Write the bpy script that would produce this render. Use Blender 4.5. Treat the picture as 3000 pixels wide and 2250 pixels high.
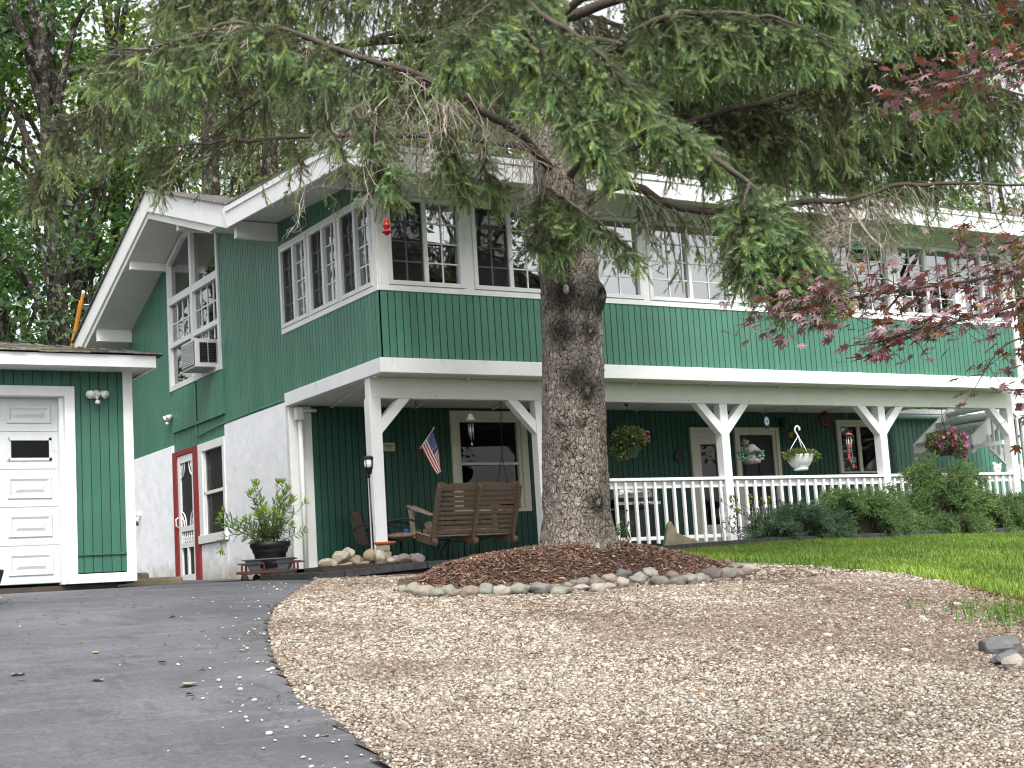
import bpy, bmesh, math, random
import numpy as np
from mathutils import Vector, Matrix, noise
for _o in list(bpy.data.objects): bpy.data.objects.remove(_o)
SC = bpy.context.scene
COL = SC.collection
R = math.radians
# ---------------------------------------------------------------- camera
CAM = np.array([-7.926, -15.856, -0.605])
c_r = (0.85508971, -0.5147421, -0.06214634); c_u = (-0.01977529, -0.15215408, 0.98815893); c_f = (0.51810282, 0.84373557, 0.14028456)
cd = bpy.data.cameras.new('camera'); cam = bpy.data.objects.new('camera', cd); COL.objects.link(cam)
cd.sensor_width = 36.0; cd.lens = 4341.9 / 3000 * 36; cd.clip_start = .1; cd.clip_end = 2000
cam.matrix_world = Matrix(((c_r[0], c_u[0], -c_f[0], CAM[0]), (c_r[1], c_u[1], -c_f[1], CAM[1]), (c_r[2], c_u[2], -c_f[2], CAM[2]), (0, 0, 0, 1)))
cd.dof.use_dof = False
SC.camera = cam
# ---------------------------------------------------------------- sky, sun, exposure
SUN_EL, SUN_AZ = 48, 198          # azimuth clockwise from +Y (house back); the sun stands over the front yard behind cloud
w = bpy.data.worlds.new("World"); SC.world = w; w.use_nodes = True
nt = w.node_tree; bg = nt.nodes['Background']
sky = nt.nodes.new('ShaderNodeTexSky'); sky.sky_type = 'NISHITA'; sky.sun_disc = False
sky.sun_elevation = R(SUN_EL); sky.sun_rotation = R(SUN_AZ); sky.dust_density = 4; sky.air_density = 1.0; sky.ozone_density = 1.0
hs = nt.nodes.new('ShaderNodeHueSaturation'); hs.inputs['Saturation'].default_value = .18; hs.inputs['Value'].default_value = 1.0
nt.links.new(sky.outputs[0], hs.inputs['Color']); nt.links.new(hs.outputs[0], bg.inputs[0])
bg.inputs[1].default_value = .15
sl = bpy.data.lights.new('sun', 'SUN'); sl.energy = 1.5; sl.angle = R(16); sl.color = (1, .97, .92)
so = bpy.data.objects.new('sun', sl); COL.objects.link(so)
az = R(SUN_AZ); sd = Vector((math.sin(az) * math.cos(R(SUN_EL)), math.cos(az) * math.cos(R(SUN_EL)), math.sin(R(SUN_EL))))
so.rotation_euler = sd.to_track_quat('Z', 'Y').to_euler()
SC.view_settings.view_transform = 'Standard'; SC.view_settings.look = 'None'; SC.view_settings.gamma = 1
SC.view_settings.exposure = 1.12
cy = SC.cycles
cy.max_bounces = 6; cy.diffuse_bounces = 3; cy.glossy_bounces = 3; cy.transmission_bounces = 4; cy.transparent_max_bounces = 8
cy.use_denoising = True; cy.denoising_input_passes = 'RGB_ALBEDO_NORMAL'; cy.denoising_prefilter = 'ACCURATE'; cy.filter_width = 1.15; cy.sample_clamp_indirect = 4
# ---------------------------------------------------------------- materials
def nodes_of(name):
    m = bpy.data.materials.new(name); m.use_nodes = True
    return m, m.node_tree, m.node_tree.nodes, m.node_tree.links, m.node_tree.nodes['Principled BSDF']
def coords(N, L, sc=(1, 1, 1)):
    g = N.new('ShaderNodeNewGeometry'); mp = N.new('ShaderNodeMapping'); mp.inputs['Scale'].default_value = sc
    L.new(g.outputs['Position'], mp.inputs[0]); return mp.outputs[0]
def ramp(N, L, fac, stops):
    r = N.new('ShaderNodeValToRGB'); e = r.color_ramp.elements
    while len(e) < len(stops): e.new(.5)
    for k, (p, c) in enumerate(stops): e[k].position = p; e[k].color = (*c, 1)
    L.new(fac, r.inputs[0]); return r.outputs[0]
def noise_n(N, L, vec, scale, detail=4, rough=.6):
    n = N.new('ShaderNodeTexNoise'); n.inputs['Scale'].default_value = scale; n.inputs['Detail'].default_value = detail
    n.inputs['Roughness'].default_value = rough; L.new(vec, n.inputs['Vector']); return n.outputs['Fac']
def add_bump(N, L, P, h, strength, dist, prev=None):
    b = N.new('ShaderNodeBump'); b.inputs['Strength'].default_value = strength; b.inputs['Distance'].default_value = dist
    L.new(h, b.inputs['Height'])
    if prev: L.new(prev, b.inputs['Normal'])
    L.new(b.outputs[0], P.inputs['Normal']); return b.outputs[0]
def mixc(N, L, fac, a, b, mode='MIX'):
    m = N.new('ShaderNodeMix'); m.data_type = 'RGBA'; m.blend_type = mode
    for s, v in ((m.inputs[0], fac), (m.inputs[6], a), (m.inputs[7], b)):
        if hasattr(v, 'is_output'): L.new(v, s)
        else: s.default_value = v if isinstance(v, (int, float)) else (*v, 1)
    return m.outputs[2]
def simple(name, c, rough=.6, var=.12, scale=3., bump=.0, bscale=60., spec=.5, metal=0, dirt=None, stretch=(1, 1, 1)):
    m, t, N, L, P = nodes_of(name)
    v = coords(N, L, stretch); f = noise_n(N, L, v, scale, 6)
    a = tuple(x * (1 - var) for x in c); b = tuple(min(1, x * (1 + var)) for x in c)
    col = ramp(N, L, f, [(.3, a), (.7, b)])
    if dirt:
        f2 = noise_n(N, L, v, dirt[1], 8, .7); f3 = ramp(N, L, f2, [(dirt[2], (0, 0, 0)), (dirt[2] + .12, (1, 1, 1))])
        col = mixc(N, L, f3, col, dirt[0])
    L.new(col, P.inputs['Base Color']); P.inputs['Roughness'].default_value = rough
    P.inputs['Specular IOR Level'].default_value = spec; P.inputs['Metallic'].default_value = metal
    if bump: add_bump(N, L, P, noise_n(N, L, v, bscale, 5), bump, .004)
    return m
M = {}
M['white'] = simple('white_paint', (.73, .74, .745), .5, .05, 2.5, .25, 90, dirt=((.50, .50, .46), 7, .62), stretch=(1, 1, .35))
M['white2'] = simple('white_trim', (.70, .71, .695), .5, .05, 4, .15, 120)
M['vinyl'] = simple('white_vinyl', (.66, .68, .69), .35, .03, 4)
M['cream'] = simple('cream_trim', (.58, .57, .49), .55, .06, 4, .1)
M['soffit'] = simple('soffit_paint', (.60, .61, .58), .7, .05, 2)
def m_siding(name, c, rough, spec):
    m, t, N, L, P = nodes_of(name); v = coords(N, L); sx = N.new('ShaderNodeSeparateXYZ'); L.new(v, sx.inputs[0])
    ad = N.new('ShaderNodeMath'); ad.operation = 'ADD'; L.new(sx.outputs[0], ad.inputs[0]); L.new(sx.outputs[1], ad.inputs[1])
    fl_ = N.new('ShaderNodeMath'); fl_.operation = 'MULTIPLY_ADD'; fl_.inputs[1].default_value = 10.; fl_.inputs[2].default_value = .0; L.new(ad.outputs[0], fl_.inputs[0]); f2 = N.new('ShaderNodeMath'); f2.operation = 'FLOOR'; L.new(fl_.outputs[0], f2.inputs[0])
    wn = N.new('ShaderNodeTexWhiteNoise'); wn.noise_dimensions = '1D'; L.new(f2.outputs[0], wn.inputs['W'])
    b = ramp(N, L, wn.outputs['Value'], [(0, tuple(x * .90 for x in c)), (1, tuple(x * 1.10 for x in c))])
    st = noise_n(N, L, coords(N, L, (9, 9, .5)), 1.6, 6, .65); b = mixc(N, L, ramp(N, L, st, [(.35, (.55, .55, .55)), (.55, (0, 0, 0))]), b, tuple(x * .78 for x in c))
    fd = noise_n(N, L, v, .9, 5, .6); b = mixc(N, L, ramp(N, L, fd, [(.48, (0, 0, 0)), (.75, (.55, .55, .55))]), b, tuple(x * 1.25 + .018 for x in c))
    sp = noise_n(N, L, v, 26, 8, .7); b = mixc(N, L, ramp(N, L, sp, [(.73, (0, 0, 0)), (.80, (.8, .8, .8))]), b, tuple(x * 1.6 + .05 for x in c))
    L.new(b, P.inputs['Base Color']); P.inputs['Roughness'].default_value = rough; P.inputs['Specular IOR Level'].default_value = spec
    add_bump(N, L, P, noise_n(N, L, coords(N, L, (1, 1, .12)), 150, 5), .45, .004); return m
M['green'] = m_siding('green_siding', (.058, .178, .124), .40, .45); M['greenp'] = m_siding('green_siding_shaded', (.014, .070, .048), .5, .4); M['greeng'] = m_siding('green_garage_siding', (.030, .118, .080), .48, .4)  # porch siding: same green paint, darkened to put porch shade into the colour
M['groove'] = simple('dark_groove', (.003, .012, .009), .8, .1)
M['black'] = simple('black_metal', (.012, .012, .013), .4, .2)
M['blackp'] = simple('black_plastic', (.010, .010, .012), .45, .2)
M['screen'] = simple('dark_screen', (.012, .012, .013), .85, .1)
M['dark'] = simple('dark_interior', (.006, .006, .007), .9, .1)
M['door_dark'] = simple('dark_door', (.010, .011, .014), .5, .1)
M['red'] = simple('red_frame', (.24, .018, .022), .55, .1, 5)
M['redglass'] = simple('red_plastic', (.42, .006, .012), .15, .1)
M['redbead'] = simple('red_bead', (.45, .03, .03), .3, .1)
M['terra'] = simple('terracotta', (.45, .12, .05), .7, .15)
M['grey_tub'] = simple('grey_plastic', (.09, .12, .15), .5, .1)
M['rust'] = simple('rusty_metal', (.09, .03, .022), .8, .3, 20)
M['steel'] = simple('brushed_steel', (.55, .55, .55), .3, .1, metal=.9)
M['acgrey'] = simple('ac_metal', (.42, .43, .42), .55, .05)
M['orange'] = simple('orange_fibreglass', (.75, .30, .03), .5, .12, 6)
M['wood'] = simple('weathered_wood', (.115, .075, .048), .8, .35, 14, .5, 80, stretch=(1, 6, 6), dirt=((.30, .27, .22), 20, .6))
M['woodl'] = simple('weathered_arm', (.32, .27, .21), .8, .25, 14, .4, 80)
M['tan'] = simple('tan_sling', (.17, .135, .10), .8, .1, 30)
M['cushion'] = simple('cushion_fabric', (.26, .18, .14), .9, .55, 28)
M['asph_sh'] = simple('shingle', (.13, .12, .115), .9, .35, 18, .6, 60)
M['curtain'] = simple('curtain', (.70, .71, .72), .9, .08, 6)
M['blue'] = simple('blue_plastic', (.02, .12, .45), .4, .1)
M['yellow'] = simple('yellow_glass', (.35, .26, .06), .4, .1)
M['soil'] = simple('soil', (.035, .024, .016), .95, .4, 30, .8, 60)
M['cloth_w'] = simple('flag_white', (.72, .70, .68), .85, .04)
M['cloth_r'] = simple('flag_red', (.42, .02, .04), .85, .08)
M['cloth_b'] = simple('flag_blue', (.03, .045, .22), .85, .08)
M['lensw'] = simple('frosted_lens', (.75, .77, .78), .35, .03)
M['carw'] = simple('car_paint', (.72, .73, .74), .15, .02)
M['tyre'] = simple('rubber', (.015, .015, .016), .8, .2)
M['pinkrock'] = simple('purple_rock', (.20, .165, .16), .85, .3, 9, .6, 40)
M['stone'] = simple('tan_stone', (.30, .27, .21), .85, .35, 8, .6, 40, dirt=((.12, .11, .08), 12, .56))
M['slate'] = simple('grey_slate', (.11, .115, .115), .8, .3, 7, .6, 40)
M['slab'] = simple('flagstone', (.20, .17, .11), .85, .35, 8, .7, 40)
M['block'] = simple('black_block', (.030, .030, .032), .9, .45, 14, 1.0, 70)
def m_glass(name, tint, ior, extra):
    m, t, N, L, P = nodes_of(name)
    tr = N.new('ShaderNodeBsdfTransparent'); tr.inputs[0].default_value = (*tint, 1)
    gl = N.new('ShaderNodeBsdfGlossy'); gl.inputs['Roughness'].default_value = .012
    v = coords(N, L); b = N.new('ShaderNodeBump'); b.inputs['Strength'].default_value = .12; b.inputs['Distance'].default_value = .01
    L.new(noise_n(N, L, v, 1.6, 1), b.inputs['Height']); L.new(b.outputs[0], gl.inputs['Normal'])
    fr = N.new('ShaderNodeFresnel'); fr.inputs[0].default_value = ior
    mx = N.new('ShaderNodeMixShader'); L.new(fr.outputs[0], mx.inputs[0]); L.new(tr.outputs[0], mx.inputs[1]); L.new(gl.outputs[0], mx.inputs[2])
    L.new(mx.outputs[0], N['Material Output'].inputs['Surface']); return m
M['glass'] = m_glass('window_glass', (.75, .78, .77), 5.2, 0)
M['glassc'] = m_glass('clear_glass', (.55, .57, .57), 1.42, 0)
def m_stucco():
    m, t, N, L, P = nodes_of('white_stucco'); v = coords(N, L)
    f = noise_n(N, L, v, 2.2, 7, .65); col = ramp(N, L, f, [(.32, (.74, .755, .79)), (.55, (.82, .83, .85)), (.75, (.86, .86, .865))])
    g = N.new('ShaderNodeNewGeometry'); sx = N.new('ShaderNodeSeparateXYZ'); L.new(g.outputs['Position'], sx.inputs[0])
    md = N.new('ShaderNodeMath'); md.operation = 'MULTIPLY_ADD'; md.inputs[1].default_value = .9; L.new(f, md.inputs[0]); L.new(sx.outputs[2], md.inputs[2])
    r2 = ramp(N, L, md.outputs[0], [(.30, (1, 1, 1)), (.75, (0, 0, 0))])
    col = mixc(N, L, r2, col, (.44, .41, .34))
    L.new(col, P.inputs['Base Color']); P.inputs['Roughness'].default_value = .85
    n1 = add_bump(N, L, P, noise_n(N, L, v, 4, 4, .55), .30, .05); add_bump(N, L, P, noise_n(N, L, v, 30, 4), .18, .006, n1); return m
M['stucco'] = m_stucco()
def m_bark(name, plate, crack, scale, stretch, lichen=None, bump=1.0, knot=False):
    m, t, N, L, P = nodes_of(name)
    g = N.new('ShaderNodeNewGeometry'); n0 = N.new('ShaderNodeTexNoise'); n0.inputs['Scale'].default_value = 7; n0.inputs['Detail'].default_value = 5
    L.new(g.outputs['Position'], n0.inputs['Vector'])
    mx = N.new('ShaderNodeVectorMath'); mx.operation = 'MULTIPLY_ADD'; mx.inputs[1].default_value = (.20, .20, .20)
    L.new(n0.outputs['Color'], mx.inputs[0]); L.new(g.outputs['Position'], mx.inputs[2])
    mp = N.new('ShaderNodeMapping'); mp.inputs['Scale'].default_value = stretch; L.new(mx.outputs[0], mp.inputs[0])
    vo = N.new('ShaderNodeTexVoronoi'); vo.feature = 'DISTANCE_TO_EDGE'; vo.inputs['Scale'].default_value = scale; L.new(mp.outputs[0], vo.inputs['Vector'])
    vc = N.new('ShaderNodeTexVoronoi'); vc.inputs['Scale'].default_value = scale; L.new(mp.outputs[0], vc.inputs['Vector'])
    v2 = N.new('ShaderNodeTexVoronoi'); v2.feature = 'DISTANCE_TO_EDGE'; v2.inputs['Scale'].default_value = scale * 2.3; L.new(mp.outputs[0], v2.inputs['Vector'])
    big = noise_n(N, L, coords(N, L, (1, 1, .7)), 1.7, 4)
    fine = noise_n(N, L, mp.outputs[0], scale * 4, 6, .7)
    p2 = tuple(c * .62 for c in plate); p3 = tuple(min(1, c * 1.35) for c in plate)
    sp = N.new('ShaderNodeSeparateColor'); L.new(vc.outputs['Color'], sp.inputs[0])
    base = ramp(N, L, sp.outputs[0], [(0, p2), (.5, plate), (1, p3)])
    base = mixc(N, L, .55, base, ramp(N, L, fine, [(.3, p2), (.7, p3)]))
    base = mixc(N, L, ramp(N, L, big, [(.36, (1, 1, 1)), (.52, (0, 0, 0))]), base, tuple(c * .58 for c in plate))
    if lichen:
        lf = noise_n(N, L, g.outputs['Position'], 6, 3); base = mixc(N, L, ramp(N, L, lf, [(.56, (0, 0, 0)), (.60, (1, 1, 1))]), base, lichen)
    cr = ramp(N, L, vo.outputs['Distance'], [(.015, (1, 1, 1)), (.085, (0, 0, 0))])
    c2 = ramp(N, L, v2.outputs['Distance'], [(.0, (.6, .6, .6)), (.07, (0, 0, 0))])
    gt = ramp(N, L, noise_n(N, L, g.outputs['Position'], 11, 4), [(.32, (.35, .35, .35)), (.50, (1, 1, 1))])
    cr = mixc(N, L, 1.0, cr, gt, 'MULTIPLY'); g2 = ramp(N, L, noise_n(N, L, g.outputs['Position'], 17, 4), [(.36, (.1, .1, .1)), (.52, (1, 1, 1))]); c2 = mixc(N, L, 1.0, c2, g2, 'MULTIPLY')
    col = mixc(N, L, cr, base, crack); col = mixc(N, L, c2, col, crack)
    if knot:
        a = N.new('ShaderNodeAttribute'); a.attribute_name = 'tint'; col = mixc(N, L, 1.0, col, a.outputs['Color'], 'MULTIPLY')
    L.new(col, P.inputs['Base Color']); P.inputs['Roughness'].default_value = .9; P.inputs['Specular IOR Level'].default_value = .2
    h = ramp(N, L, vo.outputs['Distance'], [(0, (0, 0, 0)), (.18, (1, 1, 1))])
    h2 = ramp(N, L, v2.outputs['Distance'], [(0, (0, 0, 0)), (.15, (1, 1, 1))])
    hh = mixc(N, L, .35, h, h2); n1 = add_bump(N, L, P, hh, bump, .035); add_bump(N, L, P, fine, .6, .012, n1); return m
M['bark'] = m_bark('spruce_bark', (.47, .41, .365), (.050, .034, .027), 24, (1, 1, .50), knot=True)
M['barkd'] = m_bark('dark_bark', (.075, .06, .05), (.012, .01, .008), 14, (1, 1, .3), lichen=(.24, .25, .19))
M['twig'] = simple('twig_bark', (.060, .046, .036), .9, .4, 25, dirt=((.20, .20, .17), 18, .62))
M['twigg'] = simple('pale_dead_twig', (.30, .25, .20), .9, .3, 25, dirt=((.42, .43, .40), 10, .5))
M['stem'] = simple('green_stem', (.12, .13, .06), .8, .3)
def m_leaf(name, trans=.35, tcol=None, rough=.55, spec=.35):
    m, t, N, L, P = nodes_of(name)
    a = N.new('ShaderNodeAttribute'); a.attribute_name = 'tint'
    L.new(a.outputs['Color'], P.inputs['Base Color']); P.inputs['Roughness'].default_value = rough; P.inputs['Specular IOR Level'].default_value = spec
    tl = N.new('ShaderNodeBsdfTranslucent')
    if tcol: L.new(mixc(N, L, 1.0, a.outputs['Color'], tcol, 'MULTIPLY'), tl.inputs[0])
    else: L.new(a.outputs['Color'], tl.inputs[0])
    mx = N.new('ShaderNodeMixShader'); mx.inputs[0].default_value = trans
    L.new(P.outputs[0], mx.inputs[1]); L.new(tl.outputs[0], mx.inputs[2]); L.new(mx.outputs[0], N['Material Output'].inputs['Surface']); return m
M['needle'] = m_leaf('spruce_needle', .38, None, .5, .4)
M['leaf'] = m_leaf('broad_leaf', .45, (1.5, 1.6, .5), .4, .45)
M['maple'] = m_leaf('maple_leaf', .20, (1.5, .75, .5), .36, .6)
M['flower'] = m_leaf('petal', .3, None, .7, .2)
M['blade'] = m_leaf('grass_blade', .4, (1.2, 1.3, .6), .5, .3)
M['grit'] = m_leaf('pebble', 0, None, .65, .4)
# ---------------------------------------------------------------- mesh helpers
LOC = {}
def link(o, parent=None):
    COL.objects.link(o)
    if parent: o.parent = parent
    return o
def tag(o, label=None, cat=None, group=None, kind=None):
    if label: o['label'] = label
    if cat: o['category'] = cat
    if group: o['group'] = group
    if kind: o['kind'] = kind
    return o
def thing(name, label, cat, loc=(0, 0, 0), group=None):
    o = link(bpy.data.objects.new(name, None)); o.location = loc; o.empty_display_size = .1
    LOC[o] = Vector(loc); return tag(o, label, cat, group)
class MB:
    def __init__(s): s.v = []; s.f = []; s.sm = []; s.mi = []
    def add(s, vs, fs, smooth=False, mi=0):
        n = len(s.v); s.v += [tuple(v) for v in vs]; s.f += [tuple(i + n for i in f) for f in fs]; s.sm += [smooth] * len(fs); s.mi += [mi] * len(fs); return s
    def hexa(s, c, mi=0):
        return s.add(c, [(0, 3, 2, 1), (4, 5, 6, 7), (0, 1, 5, 4), (1, 2, 6, 5), (2, 3, 7, 6), (3, 0, 4, 7)], mi=mi)
    def box(s, x0, x1, y0, y1, z0, z1, mi=0):
        return s.hexa([(x0, y0, z0), (x1, y0, z0), (x1, y1, z0), (x0, y1, z0), (x0, y0, z1), (x1, y0, z1), (x1, y1, z1), (x0, y1, z1)], mi)
    def beam(s, a, b, w, h, up=(0, 0, 1), mi=0):
        a = Vector(a); b = Vector(b); d = (b - a).normalized(); x = d.cross(Vector(up))
        if x.length < 1e-4: x = d.cross(Vector((0, 1, 0)))
        x.normalize(); y = x.cross(d).normalized(); x *= w / 2; y *= h / 2
        return s.hexa([a - x - y, a + x - y, a + x + y, a - x + y, b - x - y, b + x - y, b + x + y, b - x + y], mi)
    def prism(s, poly, e, mi=0):
        n = len(poly); e = Vector(e); p = [Vector(q) for q in poly]
        return s.add(p + [q + e for q in p], [tuple(range(n - 1, -1, -1)), tuple(range(n, 2 * n))] + [(i, (i + 1) % n, n + (i + 1) % n, n + i) for i in range(n)], mi=mi)
    def tube(s, pts, rad, n=8, cap=True, mi=0):
        pts = [Vector(p) for p in pts]; k = len(pts); rad = rad if hasattr(rad, '__len__') else [rad] * k
        vs = []; d0 = (pts[1] - pts[0]).normalized(); x = d0.orthogonal().normalized()
        for i, p in enumerate(pts):
            d = (pts[min(i + 1, k - 1)] - pts[max(i - 1, 0)]).normalized(); x = (x - d * x.dot(d)).normalized(); y = d.cross(x)
            vs += [p + (x * math.cos(6.2832 * j / n) + y * math.sin(6.2832 * j / n)) * rad[i] for j in range(n)]
        fs = [(i * n + j, i * n + (j + 1) % n, (i + 1) * n + (j + 1) % n, (i + 1) * n + j) for i in range(k - 1) for j in range(n)]
        if cap: fs += [tuple(range(n - 1, -1, -1)), tuple((k - 1) * n + j for j in range(n))]
        return s.add(vs, fs, True, mi)
    def lathe(s, prof, o=(0, 0, 0), n=20, axis=None, mi=0):
        o = Vector(o); q = Vector((0, 0, 1)).rotation_difference(Vector(axis)) if axis else None
        vs = []
        for r, z in prof:
            for j in range(n):
                v = Vector((r * math.cos(6.2832 * j / n), r * math.sin(6.2832 * j / n), z))
                if q: v = q @ v
                vs.append(o + v)
        k = len(prof); fs = [(i * n + j, i * n + (j + 1) % n, (i + 1) * n + (j + 1) % n, (i + 1) * n + j) for i in range(k - 1) for j in range(n)]
        if prof[0][0] > 1e-4: fs.append(tuple(range(n - 1, -1, -1)))
        if prof[-1][0] > 1e-4: fs.append(tuple((k - 1) * n + j for j in range(n)))
        return s.add(vs, fs, True, mi)
    def ball(s, o, r, n=12, m=8, mi=0):
        r = r if hasattr(r, '__len__') else (r, r, r); vs = []; o = Vector(o)
        for i in range(m + 1):
            a = math.pi * i / m
            for j in range(n):
                b = 6.2832 * j / n; vs.append(o + Vector((r[0] * math.sin(a) * math.cos(b), r[1] * math.sin(a) * math.sin(b), r[2] * math.cos(a))))
        fs = [(i * n + j, (i + 1) * n + j, (i + 1) * n + (j + 1) % n, i * n + (j + 1) % n) for i in range(m) for j in range(n)]
        return s.add(vs, fs, True, mi)
    def fbox(s, F, u0, u1, n0, n1, z0, z1, mi=0):
        O, U, N = F; f = lambda u, n, z: (O[0] + U[0] * u + N[0] * n, O[1] + U[1] * u + N[1] * n, O[2] + z)
        return s.hexa([f(u0, n0, z0), f(u1, n0, z0), f(u1, n1, z0), f(u0, n1, z0), f(u0, n0, z1), f(u1, n0, z1), f(u1, n1, z1), f(u0, n1, z1)], mi)
    def fhex(s, F, pts, n0, n1, mi=0):      # pts: polygon of (u,z)
        O, U, N = F; f = lambda u, n, z: Vector((O[0] + U[0] * u + N[0] * n, O[1] + U[1] * u + N[1] * n, O[2] + z))
        return s.prism([f(u, n0, z) for u, z in pts], f(0, n1, 0) - f(0, n0, 0), mi)
    def build(s, name, mats, parent=None, bevel=0, smooth=None):
        me = bpy.data.meshes.new(name); off = LOC.get(parent, Vector((0, 0, 0))) if parent else Vector((0, 0, 0))
        me.from_pydata([Vector(v) - off for v in s.v], [], s.f)
        for m in (mats if isinstance(mats, (list, tuple)) else [mats]): me.materials.append(m)
        me.polygons.foreach_set('use_smooth', s.sm if smooth is None else [smooth] * len(s.f)); me.polygons.foreach_set('material_index', s.mi)
        bm = bmesh.new(); bm.from_mesh(me); bmesh.ops.recalc_face_normals(bm, faces=bm.faces[:]); bm.to_mesh(me); bm.free()
        o = link(bpy.data.objects.new(name, me), parent); LOC[o] = off.copy()
        if bevel:
            b = o.modifiers.new('bevel', 'BEVEL'); b.width = bevel; b.segments = 2; b.limit_method = 'ANGLE'
        return o
def npmesh(name, V, F, mat, parent=None, tint=None, smooth=False, k=3):
    """V (n,3), F (m,k) arrays -> one mesh object, quickly"""
    me = bpy.data.meshes.new(name); V = np.asarray(V, dtype=np.float32)
    if parent: V = V - np.array(LOC[parent], dtype=np.float32)
    F = np.asarray(F, dtype=np.int32); m = len(F)
    me.vertices.add(len(V)); me.vertices.foreach_set('co', V.ravel())
    me.loops.add(m * k); me.loops.foreach_set('vertex_index', F.ravel())
    me.polygons.add(m); me.polygons.foreach_set('loop_start', np.arange(m, dtype=np.int32) * k)
    try: me.polygons.foreach_set('loop_total', np.full(m, k, dtype=np.int32))
    except Exception: pass
    if tint is not None:
        at = me.attributes.new('tint', 'FLOAT_COLOR', 'POINT'); t = np.ones((len(V), 4), dtype=np.float32); t[:, :3] = tint; at.data.foreach_set('color', t.ravel())
    me.materials.append(mat); me.update(calc_edges=True)
    me.polygons.foreach_set('use_smooth', np.full(m, smooth, dtype=bool))
    o = link(bpy.data.objects.new(name, me), parent); LOC[o] = LOC[parent].copy() if parent else Vector((0, 0, 0)); return o
rng = np.random.default_rng(7)
def inst(tv, tf, O, A, B, C, tint, tvar=None):
    """instances of a template: verts = O + x*A + y*B + z*C"""
    n = len(O); V = O[:, None, :] + tv[None, :, 0:1] * A[:, None, :] + tv[None, :, 1:2] * B[:, None, :] + tv[None, :, 2:3] * C[:, None, :]
    F = tf[None] + (np.arange(n) * len(tv))[:, None, None]
    T = np.repeat(tint[:, None, :], len(tv), 1)
    if tvar is not None: T = T * tvar[None, :, None]
    return V.reshape(-1, 3), F.reshape(-1, tf.shape[1]), T.reshape(-1, 3)
def frames(A, rng=rng):
    A = A / np.linalg.norm(A, axis=1, keepdims=True); r = rng.normal(size=A.shape); B = np.cross(A, r); B /= np.linalg.norm(B, axis=1, keepdims=True); return A, B, np.cross(A, B)
class Soup:
    def __init__(s): s.V = []; s.F = []; s.T = []; s.n = 0
    def add(s, V, F, T): s.V.append(V); s.F.append(F + s.n); s.T.append(T); s.n += len(V)
    def build(s, name, mat, parent=None, smooth=False):
        return npmesh(name, np.concatenate(s.V), np.concatenate(s.F), mat, parent, np.concatenate(s.T), smooth, s.F[0].shape[1])
# ---------------------------------------------------------------- terrain
def sstep(a, b, x):
    t = min(1, max(0, (x - a) / (b - a))); return t * t * (3 - 2 * t)
def g(x, y):
    s = -y - .5; lift = .11 * min(1, max(0, (x - 1) / 4)) * max(0, 1 - max(0, s) / 5)
    if s < 0:
        z = -.31 - s * .032 + lift * max(0, 1 + s / 2)
        if y > 11: z += min(9, (y - 11) * .17)
        return z
    if s > 16: return -.31 - .8 - 1.152 + lift
    return -.31 - .05 * s - .0045 * s * s + lift
def inpoly(x, y, P):
    c = False; n = len(P); j = n - 1
    for i in range(n):
        if (P[i][1] > y) != (P[j][1] > y) and x < (P[j][0] - P[i][0]) * (y - P[i][1]) / (P[j][1] - P[i][1]) + P[i][0]: c = not c
        j = i
    return c
def edist(x, y, P):
    d = 1e9; n = len(P)
    for i in range(n):
        ax, ay = P[i]; bx, by = P[(i + 1) % n]; dx, dy = bx - ax, by - ay; t = ((x - ax) * dx + (y - ay) * dy) / (dx * dx + dy * dy + 1e-9); t = min(1, max(0, t))
        d = min(d, math.hypot(x - ax - t * dx, y - ay - t * dy))
    return d
DRIVE = [(-5.9, -14.5), (-5.5, -11.4), (-5.29, -10.42), (-5.11, -9.63), (-5.02, -8.92), (-4.59, -7.57), (-4.02, -6.07), (-3.5, -4.89), (-2.35, -2.74), (-1.45, -1.1)]
GRAVEL = DRIVE + [(-1.28, -.55), (2.6, -.55), (2.35, -3.2), (2.45, -4.65), (2.4, -5.8), (1.95, -6.8), (1.5, -7.7), (1.35, -8.6), (.8, -9.6), (.2, -10.6), (-.3, -14.5)]
MULCH = [(-1.95, -3.95), (-1.85, -4.55), (-1.35, -4.8), (-1.0, -5.0), (-.5, -5.0), (0, -4.8), (.4, -4.7), (1.2, -4.4), (1.7, -4.3), (2.05, -3.85), (2.15, -3.4), (1.6, -2.75), (.8, -2.3), (-.6, -2.4), (-1.5, -3.1)]
TX, TY = -.06, -4.02
def mound(x, y):
    if not inpoly(x, y, MULCH): return None
    d = edist(x, y, MULCH); h = sstep(-.05, .52, d); top = -.36 + .17 * sstep(1.7, .25, math.hypot((x - TX) * .8, y - TY))
    return (g(x, y) + .03) * (1 - h) + top * h + .02 * noise.noise(Vector((x * 3, y * 3, 0)))
def gravel_z(x, y):
    e = edist(x, y, DRIVE[:]) if x < 0 else 1
    side = min(edist_line(x, y), 1)
    return g(x, y) + .012 + .035 * sstep(0, .35, side) * sstep(-9.5, -4, y) * sstep(-1.6, -3, y) + (.022 * sstep(0, .12, side)) * sstep(-.9, -2, y) + .018 * noise.noise(Vector((x * .9, y * .9, 3))) + .008 * noise.noise(Vector((x * 4, y * 4, 1)))
def edist_line(x, y):
    d = 1e9
    for i in range(len(DRIVE) - 1):
        ax, ay = DRIVE[i]; bx, by = DRIVE[i + 1]; dx, dy = bx - ax, by - ay; t = ((x - ax) * dx + (y - ay) * dy) / (dx * dx + dy * dy); t = min(1, max(0, t))
        d = min(d, math.hypot(x - ax - t * dx, y - ay - t * dy))
    return d
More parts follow.
